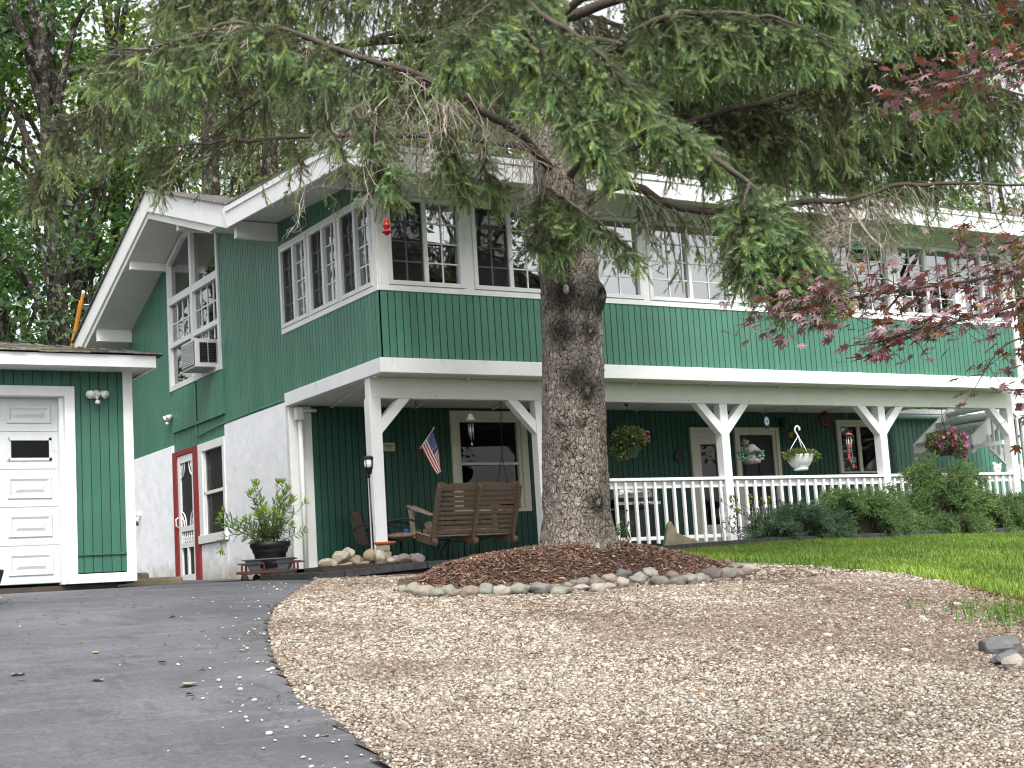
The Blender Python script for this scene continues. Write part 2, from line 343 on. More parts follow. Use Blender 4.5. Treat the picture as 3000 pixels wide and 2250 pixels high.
def sheet(name, x0, x1, y0, y1, st, zf, mat, keep=None, parent=None):
    nx = int(round((x1 - x0) / st)); ny = int(round((y1 - y0) / st)); ids = {}; V = []; F = []
    def vid(i, j):
        if (i, j) not in ids:
            x = x0 + (x1 - x0) * i / nx; y = y0 + (y1 - y0) * j / ny; ids[(i, j)] = len(V); V.append((x, y, zf(x, y)))
        return ids[(i, j)]
    for i in range(nx):
        for j in range(ny):
            cx = x0 + (x1 - x0) * (i + .5) / nx; cyy = y0 + (y1 - y0) * (j + .5) / ny
            if keep and not keep(cx, cyy): continue
            F.append((vid(i, j), vid(i + 1, j), vid(i + 1, j + 1), vid(i, j + 1)))
    return npmesh(name, V, F, mat, parent, smooth=True, k=4)
def m_ground():
    m, t, N, L, P = nodes_of('forest_floor'); v = coords(N, L); f = noise_n(N, L, v, 1.2, 8, .7)
    L.new(ramp(N, L, f, [(.35, (.05, .04, .025)), (.55, (.06, .075, .03)), (.7, (.05, .09, .025))]), P.inputs['Base Color']); P.inputs['Roughness'].default_value = .95
    add_bump(N, L, P, noise_n(N, L, v, 14, 6, .7), .8, .06); return m
def m_asphalt():
    m, t, N, L, P = nodes_of('asphalt'); v = coords(N, L)
    big = noise_n(N, L, v, .55, 6, .6); streak = noise_n(N, L, coords(N, L, (1.2, 5, 1)), 1.3, 6, .65); fine = noise_n(N, L, v, 160, 3)
    c = ramp(N, L, big, [(.3, (.060, .062, .071)), (.5, (.092, .095, .106)), (.62, (.122, .125, .140)), (.75, (.155, .157, .178))])
    c = mixc(N, L, ramp(N, L, streak, [(.50, (0, 0, 0)), (.66, (.6, .6, .6))]), c, (.175, .172, .182)); st2 = noise_n(N, L, coords(N, L, (2.2, .8, 1)), 2.4, 7, .7); c = mixc(N, L, ramp(N, L, st2, [(.36, (.6, .6, .6)), (.47, (0, 0, 0))]), c, (.055, .055, .062))
    mx = N.new('ShaderNodeVectorMath'); mx.operation = 'MULTIPLY_ADD'; mx.inputs[1].default_value = (.9, .9, .9)
    nn = N.new('ShaderNodeTexNoise'); nn.inputs['Scale'].default_value = 1.6; nn.inputs['Detail'].default_value = 5; L.new(v, nn.inputs['Vector']); L.new(nn.outputs['Color'], mx.inputs[0]); L.new(v, mx.inputs[2])
    vo = N.new('ShaderNodeTexVoronoi'); vo.feature = 'DISTANCE_TO_EDGE'; vo.inputs['Scale'].default_value = 1.9; L.new(mx.outputs[0], vo.inputs['Vector'])
    ck = ramp(N, L, vo.outputs['Distance'], [(0, (1, 1, 1)), (.006, (.7, .7, .7)), (.016, (0, 0, 0))]); gate = ramp(N, L, noise_n(N, L, v, .9, 3), [(.50, (0, 0, 0)), (.62, (.85, .85, .85))])
    cg = mixc(N, L, 1.0, ck, gate, 'MULTIPLY'); c = mixc(N, L, cg, c, (.030, .030, .032)); agg = noise_n(N, L, v, 38, 4, .75); c = mixc(N, L, ramp(N, L, agg, [(.38, (.6, .6, .6)), (.5, (0, 0, 0))]), c, (.055, .056, .06)); c = mixc(N, L, ramp(N, L, agg, [(.60, (0, 0, 0)), (.68, (.55, .55, .55))]), c, (.19, .185, .19))
    c = mixc(N, L, ramp(N, L, fine, [(.30, (.55, .55, .55)), (.5, (0, 0, 0))]), c, (.045, .046, .05))
    fn2 = noise_n(N, L, v, 90, 2); c = mixc(N, L, ramp(N, L, fn2, [(.70, (0, 0, 0)), (.76, (.8, .8, .8))]), c, (.30, .29, .28))
    L.new(c, P.inputs['Base Color']); P.inputs['Roughness'].default_value = .72
    n1 = add_bump(N, L, P, fine, .5, .004); add_bump(N, L, P, mixc(N, L, 1, streak, cg, 'SUBTRACT'), .25, .02, n1); return m
def m_gravel():
    m, t, N, L, P = nodes_of('river_gravel'); v = coords(N, L)
    vo = N.new('ShaderNodeTexVoronoi'); vo.inputs['Scale'].default_value = 66; L.new(v, vo.inputs['Vector'])
    sp = N.new('ShaderNodeSeparateColor'); L.new(vo.outputs['Color'], sp.inputs[0])
    c = ramp(N, L, sp.outputs[0], [(0, (.06, .04, .03)), (.22, (.14, .10, .075)), (.45, (.22, .18, .15)), (.7, (.18, .17, .16)), (.9, (.34, .31, .27))])
    d = ramp(N, L, vo.outputs['Distance'], [(.35, (0, 0, 0)), (.62, (1, 1, 1))]); c = mixc(N, L, d, c, (.035, .022, .016))
    big = noise_n(N, L, v, .8, 5, .6); c = mixc(N, L, ramp(N, L, big, [(.46, (0, 0, 0)), (.64, (.6, .6, .6))]), c, (.095, .050, .034))
    L.new(c, P.inputs['Base Color']); P.inputs['Roughness'].default_value = .85
    inv = N.new('ShaderNodeMath'); inv.operation = 'SUBTRACT'; inv.inputs[0].default_value = 1; L.new(vo.outputs['Distance'], inv.inputs[1])
    add_bump(N, L, P, inv.outputs[0], 1.0, .02); return m
def m_lawn():
    m, t, N, L, P = nodes_of('lawn_turf'); v = coords(N, L); f = noise_n(N, L, v, 5, 6, .7)
    L.new(ramp(N, L, f, [(.3, (.035, .085, .015)), (.7, (.075, .16, .025))]), P.inputs['Base Color']); P.inputs['Roughness'].default_value = .9
    add_bump(N, L, P, noise_n(N, L, v, 60, 4), 1, .02); return m
def m_mulch():
    m, t, N, L, P = nodes_of('bark_mulch'); v = coords(N, L); f = noise_n(N, L, v, 60, 5, .8)
    L.new(ramp(N, L, f, [(.3, (.018, .009, .006)), (.55, (.065, .032, .022)), (.75, (.12, .065, .045))]), P.inputs['Base Color']); P.inputs['Roughness'].default_value = .95
    add_bump(N, L, P, f, 1, .04); return m
M['ground'] = m_ground(); M['asphalt'] = m_asphalt(); M['gravel'] = m_gravel(); M['lawn'] = m_lawn(); M['mulch'] = m_mulch()
tag(sheet('ground', -170, 230, -160, 240, 2.0, lambda x, y: g(x, y) - (.05 if (abs(x) < 40 and y < 12 and y > -40) else 0), M['ground']), kind='structure')
PORCHB = lambda x, y: (x > -1.2 and -.55 < y < 2.9) or (x > -.05 and y > -.55) 
tag(sheet('driveway', -16, 1.5, -20, 12, .125, lambda x, y: g(x, y) + .004 + .006 * noise.noise(Vector((x * .7, y * .7, 0))), M['asphalt'],
          lambda x, y: not PORCHB(x, y) and x < .4 - .0 and not (inpoly(x, y, GRAVEL) and edist_line(x, y) > .3) and x < -.0 + (0 if y > 0 else -.8)), kind='structure')
tag(sheet('gravel_bed', -6.2, 2.8, -14.5, -.5, .08, gravel_z, M['gravel'], lambda x, y: inpoly(x, y, GRAVEL)), kind='structure')
def lawn_keep(x, y): return not inpoly(x, y, GRAVEL) and y < -.55 and x > -.9 - .1 and not (x < 2.3 and y > -3) and not inpoly(x, y, MULCH)
def lawn_z(x, y): return g(x, y) + .035 + .02 * noise.noise(Vector((x * .6, y * .6, 9)))
tag(sheet('lawn', -2.0, 22, -15.5, -.5, .15, lawn_z, M['lawn'], lawn_keep), kind='structure')
ms = sheet('mulch_bed', -2.1, 2.5, -5.0, -2.2, .06, lambda x, y: mound(x, y) if mound(x, y) is not None else g(x, y) + .02, M['mulch'], lambda x, y: inpoly(x, y, MULCH))
tag(ms, kind='structure')
bed = MB(); bed.box(-1.12, 12.5, -.52, .25, -.6, -.165); bed.box(-1.12, -.92, .02, 1.4, -.6, -.17)
tag(bed.build('planting_bed', M['soil']), kind='structure')
# ---------------------------------------------------------------- house
FR = ((0, 0, 0), (1, 0, 0), (0, -1, 0)); LF = ((0, 0, 0), (0, 1, 0), (-1, 0, 0)); PW = ((0, 2.9, 0), (1, 0, 0), (0, -1, 0)); GF = ((0, 1.2, 0), (1, 0, 0), (0, -1, 0))
XE = 11.41
house = thing('house', 'green two storey house with white trim, long window band and open porch below', 'house', (0, 0, -.3))
def siding(F, u0, u1, zb, zt, opens=(), pitch=.1, gap=.013, proud=.009, thick=.07):
    m = MB(); zb = zb if callable(zb) else (lambda u, k=zb: k); zt = zt if callable(zt) else (lambda u, k=zt: k)
    bp = set([u0, u1]); k = math.floor(u0 / pitch)
    grooves = []
    while k * pitch < u1:
        a, b = k * pitch, k * pitch + gap; grooves.append((a, b))
        for q in (a, b):
            if u0 < q < u1: bp.add(q)
        k += 1
    for o in opens:
        for q in o[:2]:
            if u0 < q < u1: bp.add(q)
    bp = sorted(bp)
    for a, b in zip(bp[:-1], bp[1:]):
        if b - a < 1e-4: continue
        c = (a + b) / 2; gr = any(x <= c <= y for x, y in grooves); iv = [(zb(c), zt(c), True)]
        for o in opens:
            if o[0] <= c <= o[1]:
                nv = []
                for lo, hi, tp in iv:
                    if o[3] <= lo or o[2] >= hi: nv.append((lo, hi, tp)); continue
                    if o[2] > lo: nv.append((lo, o[2], False))
                    if o[3] < hi: nv.append((o[3], hi, tp))
                iv = nv
        for lo, hi, tp in iv:
            if hi - lo < .003: continue
            if tp: pts = [(a, lo), (b, lo), (b, max(lo + .002, zt(b))), (a, max(lo + .002, zt(a)))]
            else: pts = [(a, lo), (b, lo), (b, hi), (a, hi)]
            m.fhex(F, pts, -thick, 0 if gr else proud, mi=1 if gr else 0)
    return m
def soff_main(y): return 5.70 - (.328 * (6.74 - y) if y < 6.74 else .378 * (y - 6.74))
def soff_front(y): return 4.605 + .05 * y
def soff(y): return soff_front(y) if y < 3.94 else soff_main(y)
ws = siding(FR, 0, XE, 2.30, 3.15); ws.build('siding', [M['green'], M['groove']], house)
siding(LF, 0.0, 10.1, lambda y: 2.30 if y < 2.9 else (2.19 if y < 5.4 else (2.03 if y < 7.79 else 2.15)), lambda y: soff(y) + .02, [(-.1, 3.0, 3.15, 4.37), (5.42, 7.84, 3.06, 5.60)]).build('siding', [M['green'], M['groove']], house)
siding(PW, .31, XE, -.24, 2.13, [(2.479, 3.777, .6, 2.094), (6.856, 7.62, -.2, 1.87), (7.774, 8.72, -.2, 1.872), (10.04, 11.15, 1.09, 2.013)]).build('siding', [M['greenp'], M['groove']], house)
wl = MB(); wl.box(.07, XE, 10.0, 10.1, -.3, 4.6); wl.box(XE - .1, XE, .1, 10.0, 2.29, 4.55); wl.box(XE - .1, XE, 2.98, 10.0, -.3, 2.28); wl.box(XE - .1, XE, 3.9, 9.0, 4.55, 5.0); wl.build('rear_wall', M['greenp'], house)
fl = MB(); fl.box(-.0, XE - .1, .055, 9.95, 2.14, 2.28); fl.build('porch_ceiling', M['soffit'], house)
cb = MB()
for k in range(9): cb.beam((-.0 + k * 1.3, .2, 2.125), (.6 + k * 1.3, 2.85, 2.125), .035, .03)
cb.build('ceiling_batten', M['white2'], house)
pf = MB(); pf.box(-.9, XE, .26, 2.885, -.40, -.22); pf.build('porch_floor', simple('porch_concrete', (.30, .29, .27), .85, .15, 3), house)
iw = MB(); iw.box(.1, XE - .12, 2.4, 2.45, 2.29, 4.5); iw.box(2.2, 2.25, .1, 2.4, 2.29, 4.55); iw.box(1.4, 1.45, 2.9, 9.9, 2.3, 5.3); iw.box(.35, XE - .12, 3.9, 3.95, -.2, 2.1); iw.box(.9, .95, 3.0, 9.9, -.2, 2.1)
iw.build('dark_room_backing', M['dark'], house)  # near-black sheets added behind the windows, unlit rooms put into their colour
# stucco ground floor
st = MB()
st.fhex(LF, [(2.905, -.4), (5.39, -.4), (5.39, 2.207), (2.905, 2.207)], -.12, .028)
st.fhex(LF, [(5.39, -.4), (6.569, -.4), (6.569, .46), (5.39, .46)], -.12, .026)
st.fhex(LF, [(7.79, -.4), (10.1, -.4), (10.1, 2.166), (7.79, 2.166)], -.12, .03)
st.build('stucco_wall', M['stucco'], house, bevel=.012)
cs = MB(); cs.fbox(PW, -.028, .31, -.1, .012, -.32, 2.13); cs.build('corner_board', M['white2'], house, bevel=.006)
# skirt, sill band, corner casing, head trim
sk = MB(); sk.box(-.062, 11.52, -.06, .05, 2.13, 2.313); sk.box(-.062, .05, .05, 2.93, 2.13, 2.313); sk.build('skirt_board', M['white'], house, bevel=.008)
sb = MB(); sb.fbox(FR, 0, XE, -.06, .022, 3.150, 3.225); sb.fbox(LF, .0, 3.03, -.06, .022, 3.150, 3.225); sb.build('sill_band', M['white'], house, bevel=.005)
WF = [(.133, 1.193), (1.342, 2.45), (2.60, 3.974), (4.083, 5.514), (5.681, 7.016), (7.154, 8.666), (8.812, 10.085), (10.2, 11.2)]
cw = MB(); e = [0] + [v for ab in WF for v in ab] + [XE]
for i in range(0, len(e), 2): cw.fbox(FR, e[i], e[i + 1], -.06, .012 if i else .020, 3.225, 4.36)
cw.fbox(FR, 0, XE, -.06, .026, 4.36, 4.42); cw.fbox(FR, 0, XE, -.06, .008, 4.42, 4.62)
WL = [(.11, 1.03), (1.10, 2.01), (2.07, 3.0)]; e = [0.008] + [v for ab in WL for v in ab] + [3.03]
for i in range(0, len(e), 2): cw.fbox(LF, e[i], e[i + 1], -.06, .014, 3.225, 4.36)
cw.fbox(LF, .008, 3.03, -.06, .024, 4.36, 4.40); cw.build('window_casing', M['white2'], house, bevel=.004)
eb = MB(); eb.fbox(FR, XE - .10, XE + .02, -.06, .03, 2.313, 4.6); eb.build('corner_board', M['white2'], house)
m, t, N, L, P = nodes_of('insect_screen'); tr = N.new('ShaderNodeBsdfTransparent'); mx = N.new('ShaderNodeMixShader'); mx.inputs[0].default_value = .38
P.inputs['Base Color'].default_value = (.02, .02, .022, 1); P.inputs['Roughness'].default_value = .9
L.new(tr.outputs[0], mx.inputs[1]); L.new(P.outputs[0], mx.inputs[2]); L.new(mx.outputs[0], N['Material Output'].inputs['Surface']); M['mesh'] = m
def window(F, u0, u1, z0, z1, cols=2, rows=4, screen=-1, curtain=True, mat='vinyl', grid=True, rev=False):
    fr = MB(); b = .055; mid = (u0 + u1) / 2
    fr.fbox(F, u0, u1, -.05, .034, z0, z0 + b); fr.fbox(F, u0, u1, -.05, .034, z1 - b, z1)
    fr.fbox(F, u0, u0 + b, -.05, .034, z0 + b, z1 - b); fr.fbox(F, u1 - b, u1, -.05, .034, z0 + b, z1 - b); fr.fbox(F, mid - .028, mid + .028, -.05, .030, z0 + b, z1 - b)
    f = fr.build('window', M[mat], house, bevel=.003)
    for h in (0, 1):
        a0, a1 = (u0 + b, mid - .028) if h == 0 else (mid + .028, u1 - b)
        MB().fbox(F, a0, a1, -.028, -.024, z0 + b, z1 - b).build('pane', M['glass'], f)
        if grid:
            mu = MB()
            for c in range(1, cols): x = a0 + (a1 - a0) * c / cols; mu.fbox(F, x - .009, x + .009, -.023, -.012, z0 + b, z1 - b)
            for r in range(1, rows): z = z0 + b + (z1 - z0 - 2 * b) * r / rows; mu.fbox(F, a0, a1, -.022, -.013, z - .009, z + .009)
            mu.build('muntin', M['vinyl'], f)
        if h == screen: MB().fbox(F, a0, a1, -.006, -.002, z0 + b, z1 - b).build('insect_screen', M['mesh'], f)
    if curtain:
        cu = MB(); n = 24; hw = .15 * (u1 - u0)
        for sgn in (0, 1):
            cu = MB()
            ua = u0 + b if sgn == 0 else u1 - b - hw
            pts = [(ua + hw * k / n, .018 * math.sin(k * 1.9)) for k in range(n + 1)]
            vs = []
            for u, nn in pts:
                for z in (z0 + .03, z1 - .03): vs.append((F[0][0] + F[1][0] * u + F[2][0] * (-.13 + nn), F[0][1] + F[1][1] * u + F[2][1] * (-.13 + nn), z))
            cu.add(vs, [(2 * k, 2 * k + 2, 2 * k + 3, 2 * k + 1) for k in range(n)], True); cu.build('curtain', M['curtain'], f)
        pass
    return f
for i, (a, b) in enumerate(WF): window(FR, a, b, 3.228, 4.352, screen=0 if i in (0, 1) else -1, curtain=False)
for a, b in WL: window(LF, a, b, 3.228, 4.352, screen=1)
# tall gable window: four lights under the rake
gw = MB()
ty = lambda y: min(5.56, 5.56 - (y - 7.0) * .40) if y > 7.0 else 5.56
gw.fhex(LF, [(7.76, 3.06), (7.84, 3.06), (7.84, ty(7.84)), (7.76, ty(7.76))], -.06, .04)
gw.fbox(LF, 5.42, 5.50, -.06, .04, 3.06, 5.56); gw.fbox(LF, 6.60, 6.70, -.06, .042, 3.13, 5.5)
gw.fbox(LF, 5.50, 7.76, -.06, .038, 3.06, 3.15); gw.fbox(LF, 5.50, 6.60, -.06, .038, 4.50, 4.62); gw.fbox(LF, 6.70, 7.76, -.06, .038, 4.50, 4.62)
gw.fbox(LF, 5.50, 6.60, -.06, .034, 3.78, 3.86); gw.fbox(LF, 6.70, 7.76, -.06, .034, 3.78, 3.86)
gw.fhex(LF, [(7.0, 5.50), (7.84, 5.50 - .336 - .01), (7.84, ty(7.84) + .01), (7.0, 5.57)], -.06, .044); gw.fbox(LF, 5.50, 7.0, -.06, .036, 5.48, 5.56)
gwo = gw.build('window', M['vinyl'], house)
pn = MB(); pn.fhex(LF, [(5.5, 3.15), (7.76, 3.15), (7.76, 5.2), (7.0, 5.5), (5.5, 5.5)], -.03, -.025); pn.build('pane', M['glass'], gwo)
mu = MB()
for a, b in ((5.50, 6.60), (6.70, 7.76)):
    for c in range(1, 4): x = a + (b - a) * c / 4; mu.fbox(LF, x - .010, x + .010, -.024, -.012, 3.86, 4.50)
    mu.fbox(LF, a, b, -.023, -.013, 4.17, 4.19)
for c in range(1, 4): x = 5.5 + 1.1 * c / 4; mu.fbox(LF, x - .008, x + .008, -.024, -.012, 3.6, 3.78)
mu.build('muntin', M['vinyl'], gwo)
cu = MB()
for k in range(2): cu.fbox(LF, 5.52 + k * 1.2, 6.55 + k * 1.2, -.12, -.11, 3.12, 3.80)
cu.build('curtain', simple('cream_curtain', (.42, .39, .33), .9, .1, 9), gwo)
# relief panels under the tall window, cable, drip board
pp = MB()
for a, b in ((5.40, 6.60), (6.64, 7.74)):
    siding(LF, a, b, 2.37, 3.055, pitch=.1, proud=.022)
    for k in range(int((b - a) / .1)): pp.fbox(LF, a + k * .1, a + k * .1 + .09, .0, .030, 2.40, 3.05)
    pp.fbox(LF, a, b, .0, .05, 2.36, 2.40)
pp.fbox(LF, 5.36, 5.40, 0, .045, 2.37, 3.05); pp.build('infill_panel', M['green'], house)
cbm = MB(); cbm.tube([(-.03, 2.95, 2.23), (-.03, 4.2, 2.235), (-.03, 5.5, 2.22), (-.03, 6.2, 2.19), (-.03, 6.5, 2.17), (-.03, 6.62, 2.2), (-.03, 6.63, 2.5), (-.03, 6.62, 3.0)], .012, 6); cbm.build('cable', M['green'], house)
# low side window + screen door
lw = MB()
lw.fbox(LF, 5.39, 6.56, -.06, .045, 1.90, 2.03); lw.fbox(LF, 6.38, 6.56, -.06, .045, .60, 1.90); lw.fbox(LF, 5.39, 5.48, -.06, .045, .60, 1.90); lw.fbox(LF, 5.37, 6.58, -.06, .07, .47, .60); lw.fbox(LF, 5.48, 6.38, -.05, .02, 1.22, 1.27)
lw.fbox(LF, 6.33, 6.38, -.06, .02, .6, 1.9)
lwo = lw.build('window', M['white2'], house, bevel=.004); MB().fbox(LF, 5.48, 6.33, -.035, -.03, .6, 1.9).build('pane', M['glass'], lwo); MB().fbox(LF, 5.48, 6.33, -.012, -.008, .6, 1.9).build('insect_screen', M['mesh'], lwo)
df = MB(); df.fbox(LF, 7.60, 7.79, -.08, .05, -.12, 2.035); df.fbox(LF, 6.57, 6.80, -.08, .05, -.12, 2.035); df.fbox(LF, 6.80, 7.60, -.08, .05, 1.955, 2.035)
do = df.build('screen_door', M['red'], house, bevel=.004)
ds = MB(); a, b = 6.81, 7.59
ds.fbox(LF, a, a + .10, -.02, .03, -.09, 1.945); ds.fbox(LF, b - .10, b, -.02, .03, -.09, 1.945)
ds.fbox(LF, a + .10, b - .10, -.02, .03, 1.83, 1.945); ds.fbox(LF, a + .10, b - .10, -.02, .03, .72, .80); ds.fbox(LF, a + .10, b - .10, -.02, .03, .46, .54); ds.fbox(LF, a + .10, b - .10, -.02, .03, -.09, .03); ds.fbox(LF, 7.17, 7.23, -.02, .03, .03, .46)
for k in range(6):
    u = a + .16 + k * (b - a - .32) / 5; O = (-.005, u, 0)
    ds.lathe([(.006, .54), (.018, .57), (.010, .60), (.020, .63), (.010, .66), (.018, .69), (.006, .72)], O, 8)
ds.build('door_leaf', M['white2'], do)
gb = MB()
for (u, z, sx, sz) in ((a + .10, 1.83, 1, -1), (b - .10, 1.83, -1, -1), (a + .10, .80, 1, 1), (b - .10, .80, -1, 1)):
    gb = MB()
    for r0, r1, ph0, ph1 in ((.17, .19, 0, 1.57), (.09, .105, 0, 1.57)):
        pts = [(-.005, u + sx * r1 * math.cos(t), z + sz * r1 * 1.25 * math.sin(t)) for t in np.linspace(ph0, ph1, 9)]; gb.tube(pts, .012, 6)
    gb.tube([(-.005, u, z), (-.005, u + sx * .07, z + sz * .09), (-.005, u + sx * .03, z + sz * .17), (-.005, u + sx * .10, z + sz * .03)], .011, 6); gb.build('scroll_bracket', M['white2'], do)
MB().fbox(LF, a + .1, b - .1, -.008, -.004, -.05, 1.83).build('insect_screen', simple('door_mesh', (.010, .010, .011), .8, .1), do)
MB().tube([(-.05, 7.56, .80), (-.09, 7.56, .83), (-.09, 7.56, .93), (-.05, 7.56, .96)], .012, 8).build('handle', M['white2'], do)
# porch wall openings
def opening(u0, u1, z0, z1, fw, mat, name='window'):
    m = MB(); m.fbox(PW, u0, u0 + fw, -.06, .05, z0, z1); m.fbox(PW, u1 - fw, u1, -.06, .05, z0, z1); m.fbox(PW, u0 + fw, u1 - fw, -.06, .05, z1 - fw, z1)
    if z0 > 0: m.fbox(PW, u0 + fw, u1 - fw, -.06, .06, z0, z0 + fw * .5)
    m.fbox(PW, u0 + fw, u0 + fw + .05, -.06, .02, z0, z1 - fw); m.fbox(PW, u1 - fw - .05, u1 - fw, -.06, .02, z0, z1 - fw); m.fbox(PW, u0 + fw + .05, u1 - fw - .05, -.06, .02, z1 - fw - .05, z1 - fw)
    return m.build(name, mat, house, bevel=.004)
w1 = opening(2.479, 3.777, .60, 2.094, .11, M['cream']); MB().fbox(PW, 2.63, 3.62, -.045, -.04, .66, 1.95).build('pane', M['glassc'], w1); MB().fbox(PW, 2.63, 3.62, -.03, .0, 1.30, 1.335).build('sash_rail', M['cream'], w1)
d1 = opening(6.856, 7.62, -.21, 1.868, .09, M['cream'], 'door'); q = MB(); q.fbox(PW, 6.99, 7.07, -.05, .0, -.2, 1.73); q.fbox(PW, 7.41, 7.49, -.05, .0, -.2, 1.73); q.fbox(PW, 7.07, 7.41, -.05, .0, 1.60, 1.73); q.fbox(PW, 7.07, 7.41, -.05, .0, -.2, .3); q.build('door_leaf', M['cream'], d1)
MB().fbox(PW, 7.07, 7.41, -.035, -.03, .3, 1.6).build('pane', M['glassc'], d1)
d2 = opening(7.774, 8.722, -.21, 1.872, .07, M['cream'], 'door'); q = MB(); q.fbox(PW, 7.89, 8.61, -.05, -.01, -.2, 1.76)
for z0_, z1_ in ((.1, .7), (.85, 1.6)):
    for u0_ in (7.98, 8.28): q.fbox(PW, u0_, u0_ + .24, -.01, .006, z0_, z1_)
q.build('door_leaf', M['door_dark'], d2)
w3 = opening(10.04, 11.15, 1.09, 2.013, .06, M['cream']); q = MB(); q.fbox(PW, 10.55, 10.62, -.03, .0, 1.12, 1.92); q.build('sash_rail', M['cream'], w3)
MB().fbox(PW, 10.12, 11.08, -.045, -.04, 1.12, 1.92).build('pane', M['glassc'], w3)
q = MB(); vs = [];
for k in range(41): u = 10.12 + .96 * k / 40; vs += [(u, 3.02 + .012 * math.sin(k * 1.7), 1.1), (u, 3.02 + .012 * math.sin(k * 1.7), 1.5 + .05 * math.sin(k * .25))]
q.add(vs, [(2 * k, 2 * k + 2, 2 * k + 3, 2 * k + 1) for k in range(40)], True); q.build('curtain', M['curtain'], w3)
# roofs
rf = MB(); RX0, RX1 = -.68, 11.95
rf.prism([(RX0, -.66, 4.605 - .033), (RX0, 3.94, soff_front(3.94)), (RX0, 3.94, 5.04), (RX0, 3.04, 4.93), (RX0, -.66, 4.747)], (RX1 - RX0, 0, 0))
rf.build('porch_roof', M['soffit'], house)
rm = MB(); rm.prism([(RX0 + .01, 3.94, soff_main(3.94) + .001), (RX0 + .01, 6.74, 5.70), (RX0 + .01, 11.2, soff_main(11.2)), (RX0 + .01, 11.2, 6.12 - .378 * 4.46), (RX0 + .01, 6.74, 6.12), (RX0 + .01, 3.94, 6.12 - .328 * 2.8)], (RX1 - RX0 - .02, 0, 0)); rm.build('main_roof', M['soffit'], house)
sh = MB()
for (ya, za, yb, zb_) in ((3.02, 4.945, 6.78, 6.165), (11.25, 4.47, 6.70, 6.165)):
    n = 26
    for k in range(n):
        t0, t1 = k / n, (k + 1) / n; y0, y1 = ya + (yb - ya) * t0, ya + (yb - ya) * t1; z0, z1 = za + (zb_ - za) * t0, za + (zb_ - za) * t1
        sh.hexa([(-.74, y0, z0), (12.15, y0, z0), (12.15, y1, z1 - .012), (-.74, y1, z1 - .012), (-.74, y0, z0 + .022), (12.15, y0, z0 + .022), (12.15, y1, z1 + .004), (-.74, y1, z1 + .004)])
sh.build('shingles', M['asph_sh'], house)
sh2 = MB(); sh2.hexa([(-.755, -.76, 4.752), (12.15, -.76, 4.752), (12.15, 3.03, 4.95), (-.755, 3.03, 4.95), (-.755, -.76, 4.772), (12.15, -.76, 4.772), (12.15, 3.03, 4.97), (-.755, 3.03, 4.97)]); sh2.build('shingles', M['asph_sh'], house)
fa = MB()
X = -.73
fa.prism([(-.70, 11.2, 4.13), (-.70, 6.70, 5.80), (-.70, 3.14, 4.64), (-.70, 3.14, 4.97), (-.70, 6.74, 6.147), (-.70, 11.2, 4.461)], (.035, 0, 0))
fa.prism([(X, 3.12, 4.645), (X, -.735, 4.447), (X, -.735, 4.75), (X, 3.30, 4.955)], (.035, 0, 0))
fa.prism([(X - .018, 3.14, 4.87), (X - .018, -.755, 4.672), (X - .018, -.755, 4.752), (X - .018, 3.14, 4.95)], (.017, 0, 0))
fa.box(-.69, RX1, -.735, -.70, 4.447, 4.748); fa.box(-.70, RX1, -.753, -.737, 4.672, 4.750); fa.build('fascia', M['white'], house, bevel=.004)
og = MB()
for y, z0, z1 in ((7.95, 5.13, 5.33), (5.5, 5.20, 5.40), (3.1, 4.50, 4.74), (.10, 4.42, 4.58), (9.98, 4.28, 4.50)):
    MB().box(-.62, .0, y - .05, y + .05, z0, z1).build('outrigger_beam', M['white2'], house, bevel=.006)
# porch beam, posts, braces
bmn = MB(); bmn.box(-.02, 11.53, .345, .475, 1.876, 2.139); bmn.build('porch_beam', M['white2'], house, bevel=.008)
scb = MB()
for x in (.9, 3.9, 4.9, 6.0, 7.0, 8.9, 9.7, 10.7): scb.ball((x, .343, 1.915), (.014, .006, .012), 8, 5)
scb.build('screw_plug', M['cream'], house)
PX = [-.02, 2.353, 5.425, 8.502, 11.375]
for i, x in enumerate(PX):
    pb = .11 if i == 0 else -.22; wdt = .14
    p = MB().box(x, x + wdt, .338, .482, pb, 1.876)
    if i == 0: p.box(x - .02, x + .006, .332, .488, pb - .12, 1.876); p.box(x - .004, x + .02, .34, .48, 1.876, 2.138)
    p.build('post', M['white'], house, bevel=.006)
    for s in ((1,) if i == 0 else ((-1,) if i == 4 else (-1, 1))):
        xc = x + wdt / 2; a0 = xc + s * .07; a1 = xc + s * .42
        b0 = MB().prism([(a0, .348, 1.44), (a0, .348, 1.62), (a1 - s * .10, .348, 1.875), (a1 + s * .06, .348, 1.875)] if s > 0 else [(a0, .348, 1.62), (a0, .348, 1.44), (a1 + s * .06, .348, 1.875), (a1 - s * .10, .348, 1.875)], (0, .122, 0))
        b0.build('brace', M['white'], house, bevel=.005)
sf = MB(); rngp = random.Random(3)
for k in range(3):
    z0 = -.2 + k * .10; sf.box(-.04 + rngp.uniform(-.015, .01), .14 + rngp.uniform(-.01, .02), .30, .50, z0, z0 + .102)
o = sf.build('post_footing', M['stone'], house, bevel=.02)
# railing
rl = MB()
spans = [(2.493, 5.425), (5.565, 8.502), (8.642, 11.375)]
for a, b in spans:
    rl.box(a, b, .33, .49, .80, .842); rl.box(a, b, .39, .43, .70, .80); rl.box(a, b, .39, .43, .0, .05)
rl.build('railing', M['white'], house, bevel=.005)
for a, b in spans:
    n = int(round((b - a) / .162))
    for k in range(n):
        x = a + (k + .5) * (b - a) / n
        MB().box(x - .019, x + .019, .348, .386, -.05, .785).build('baluster', M['white'], house)
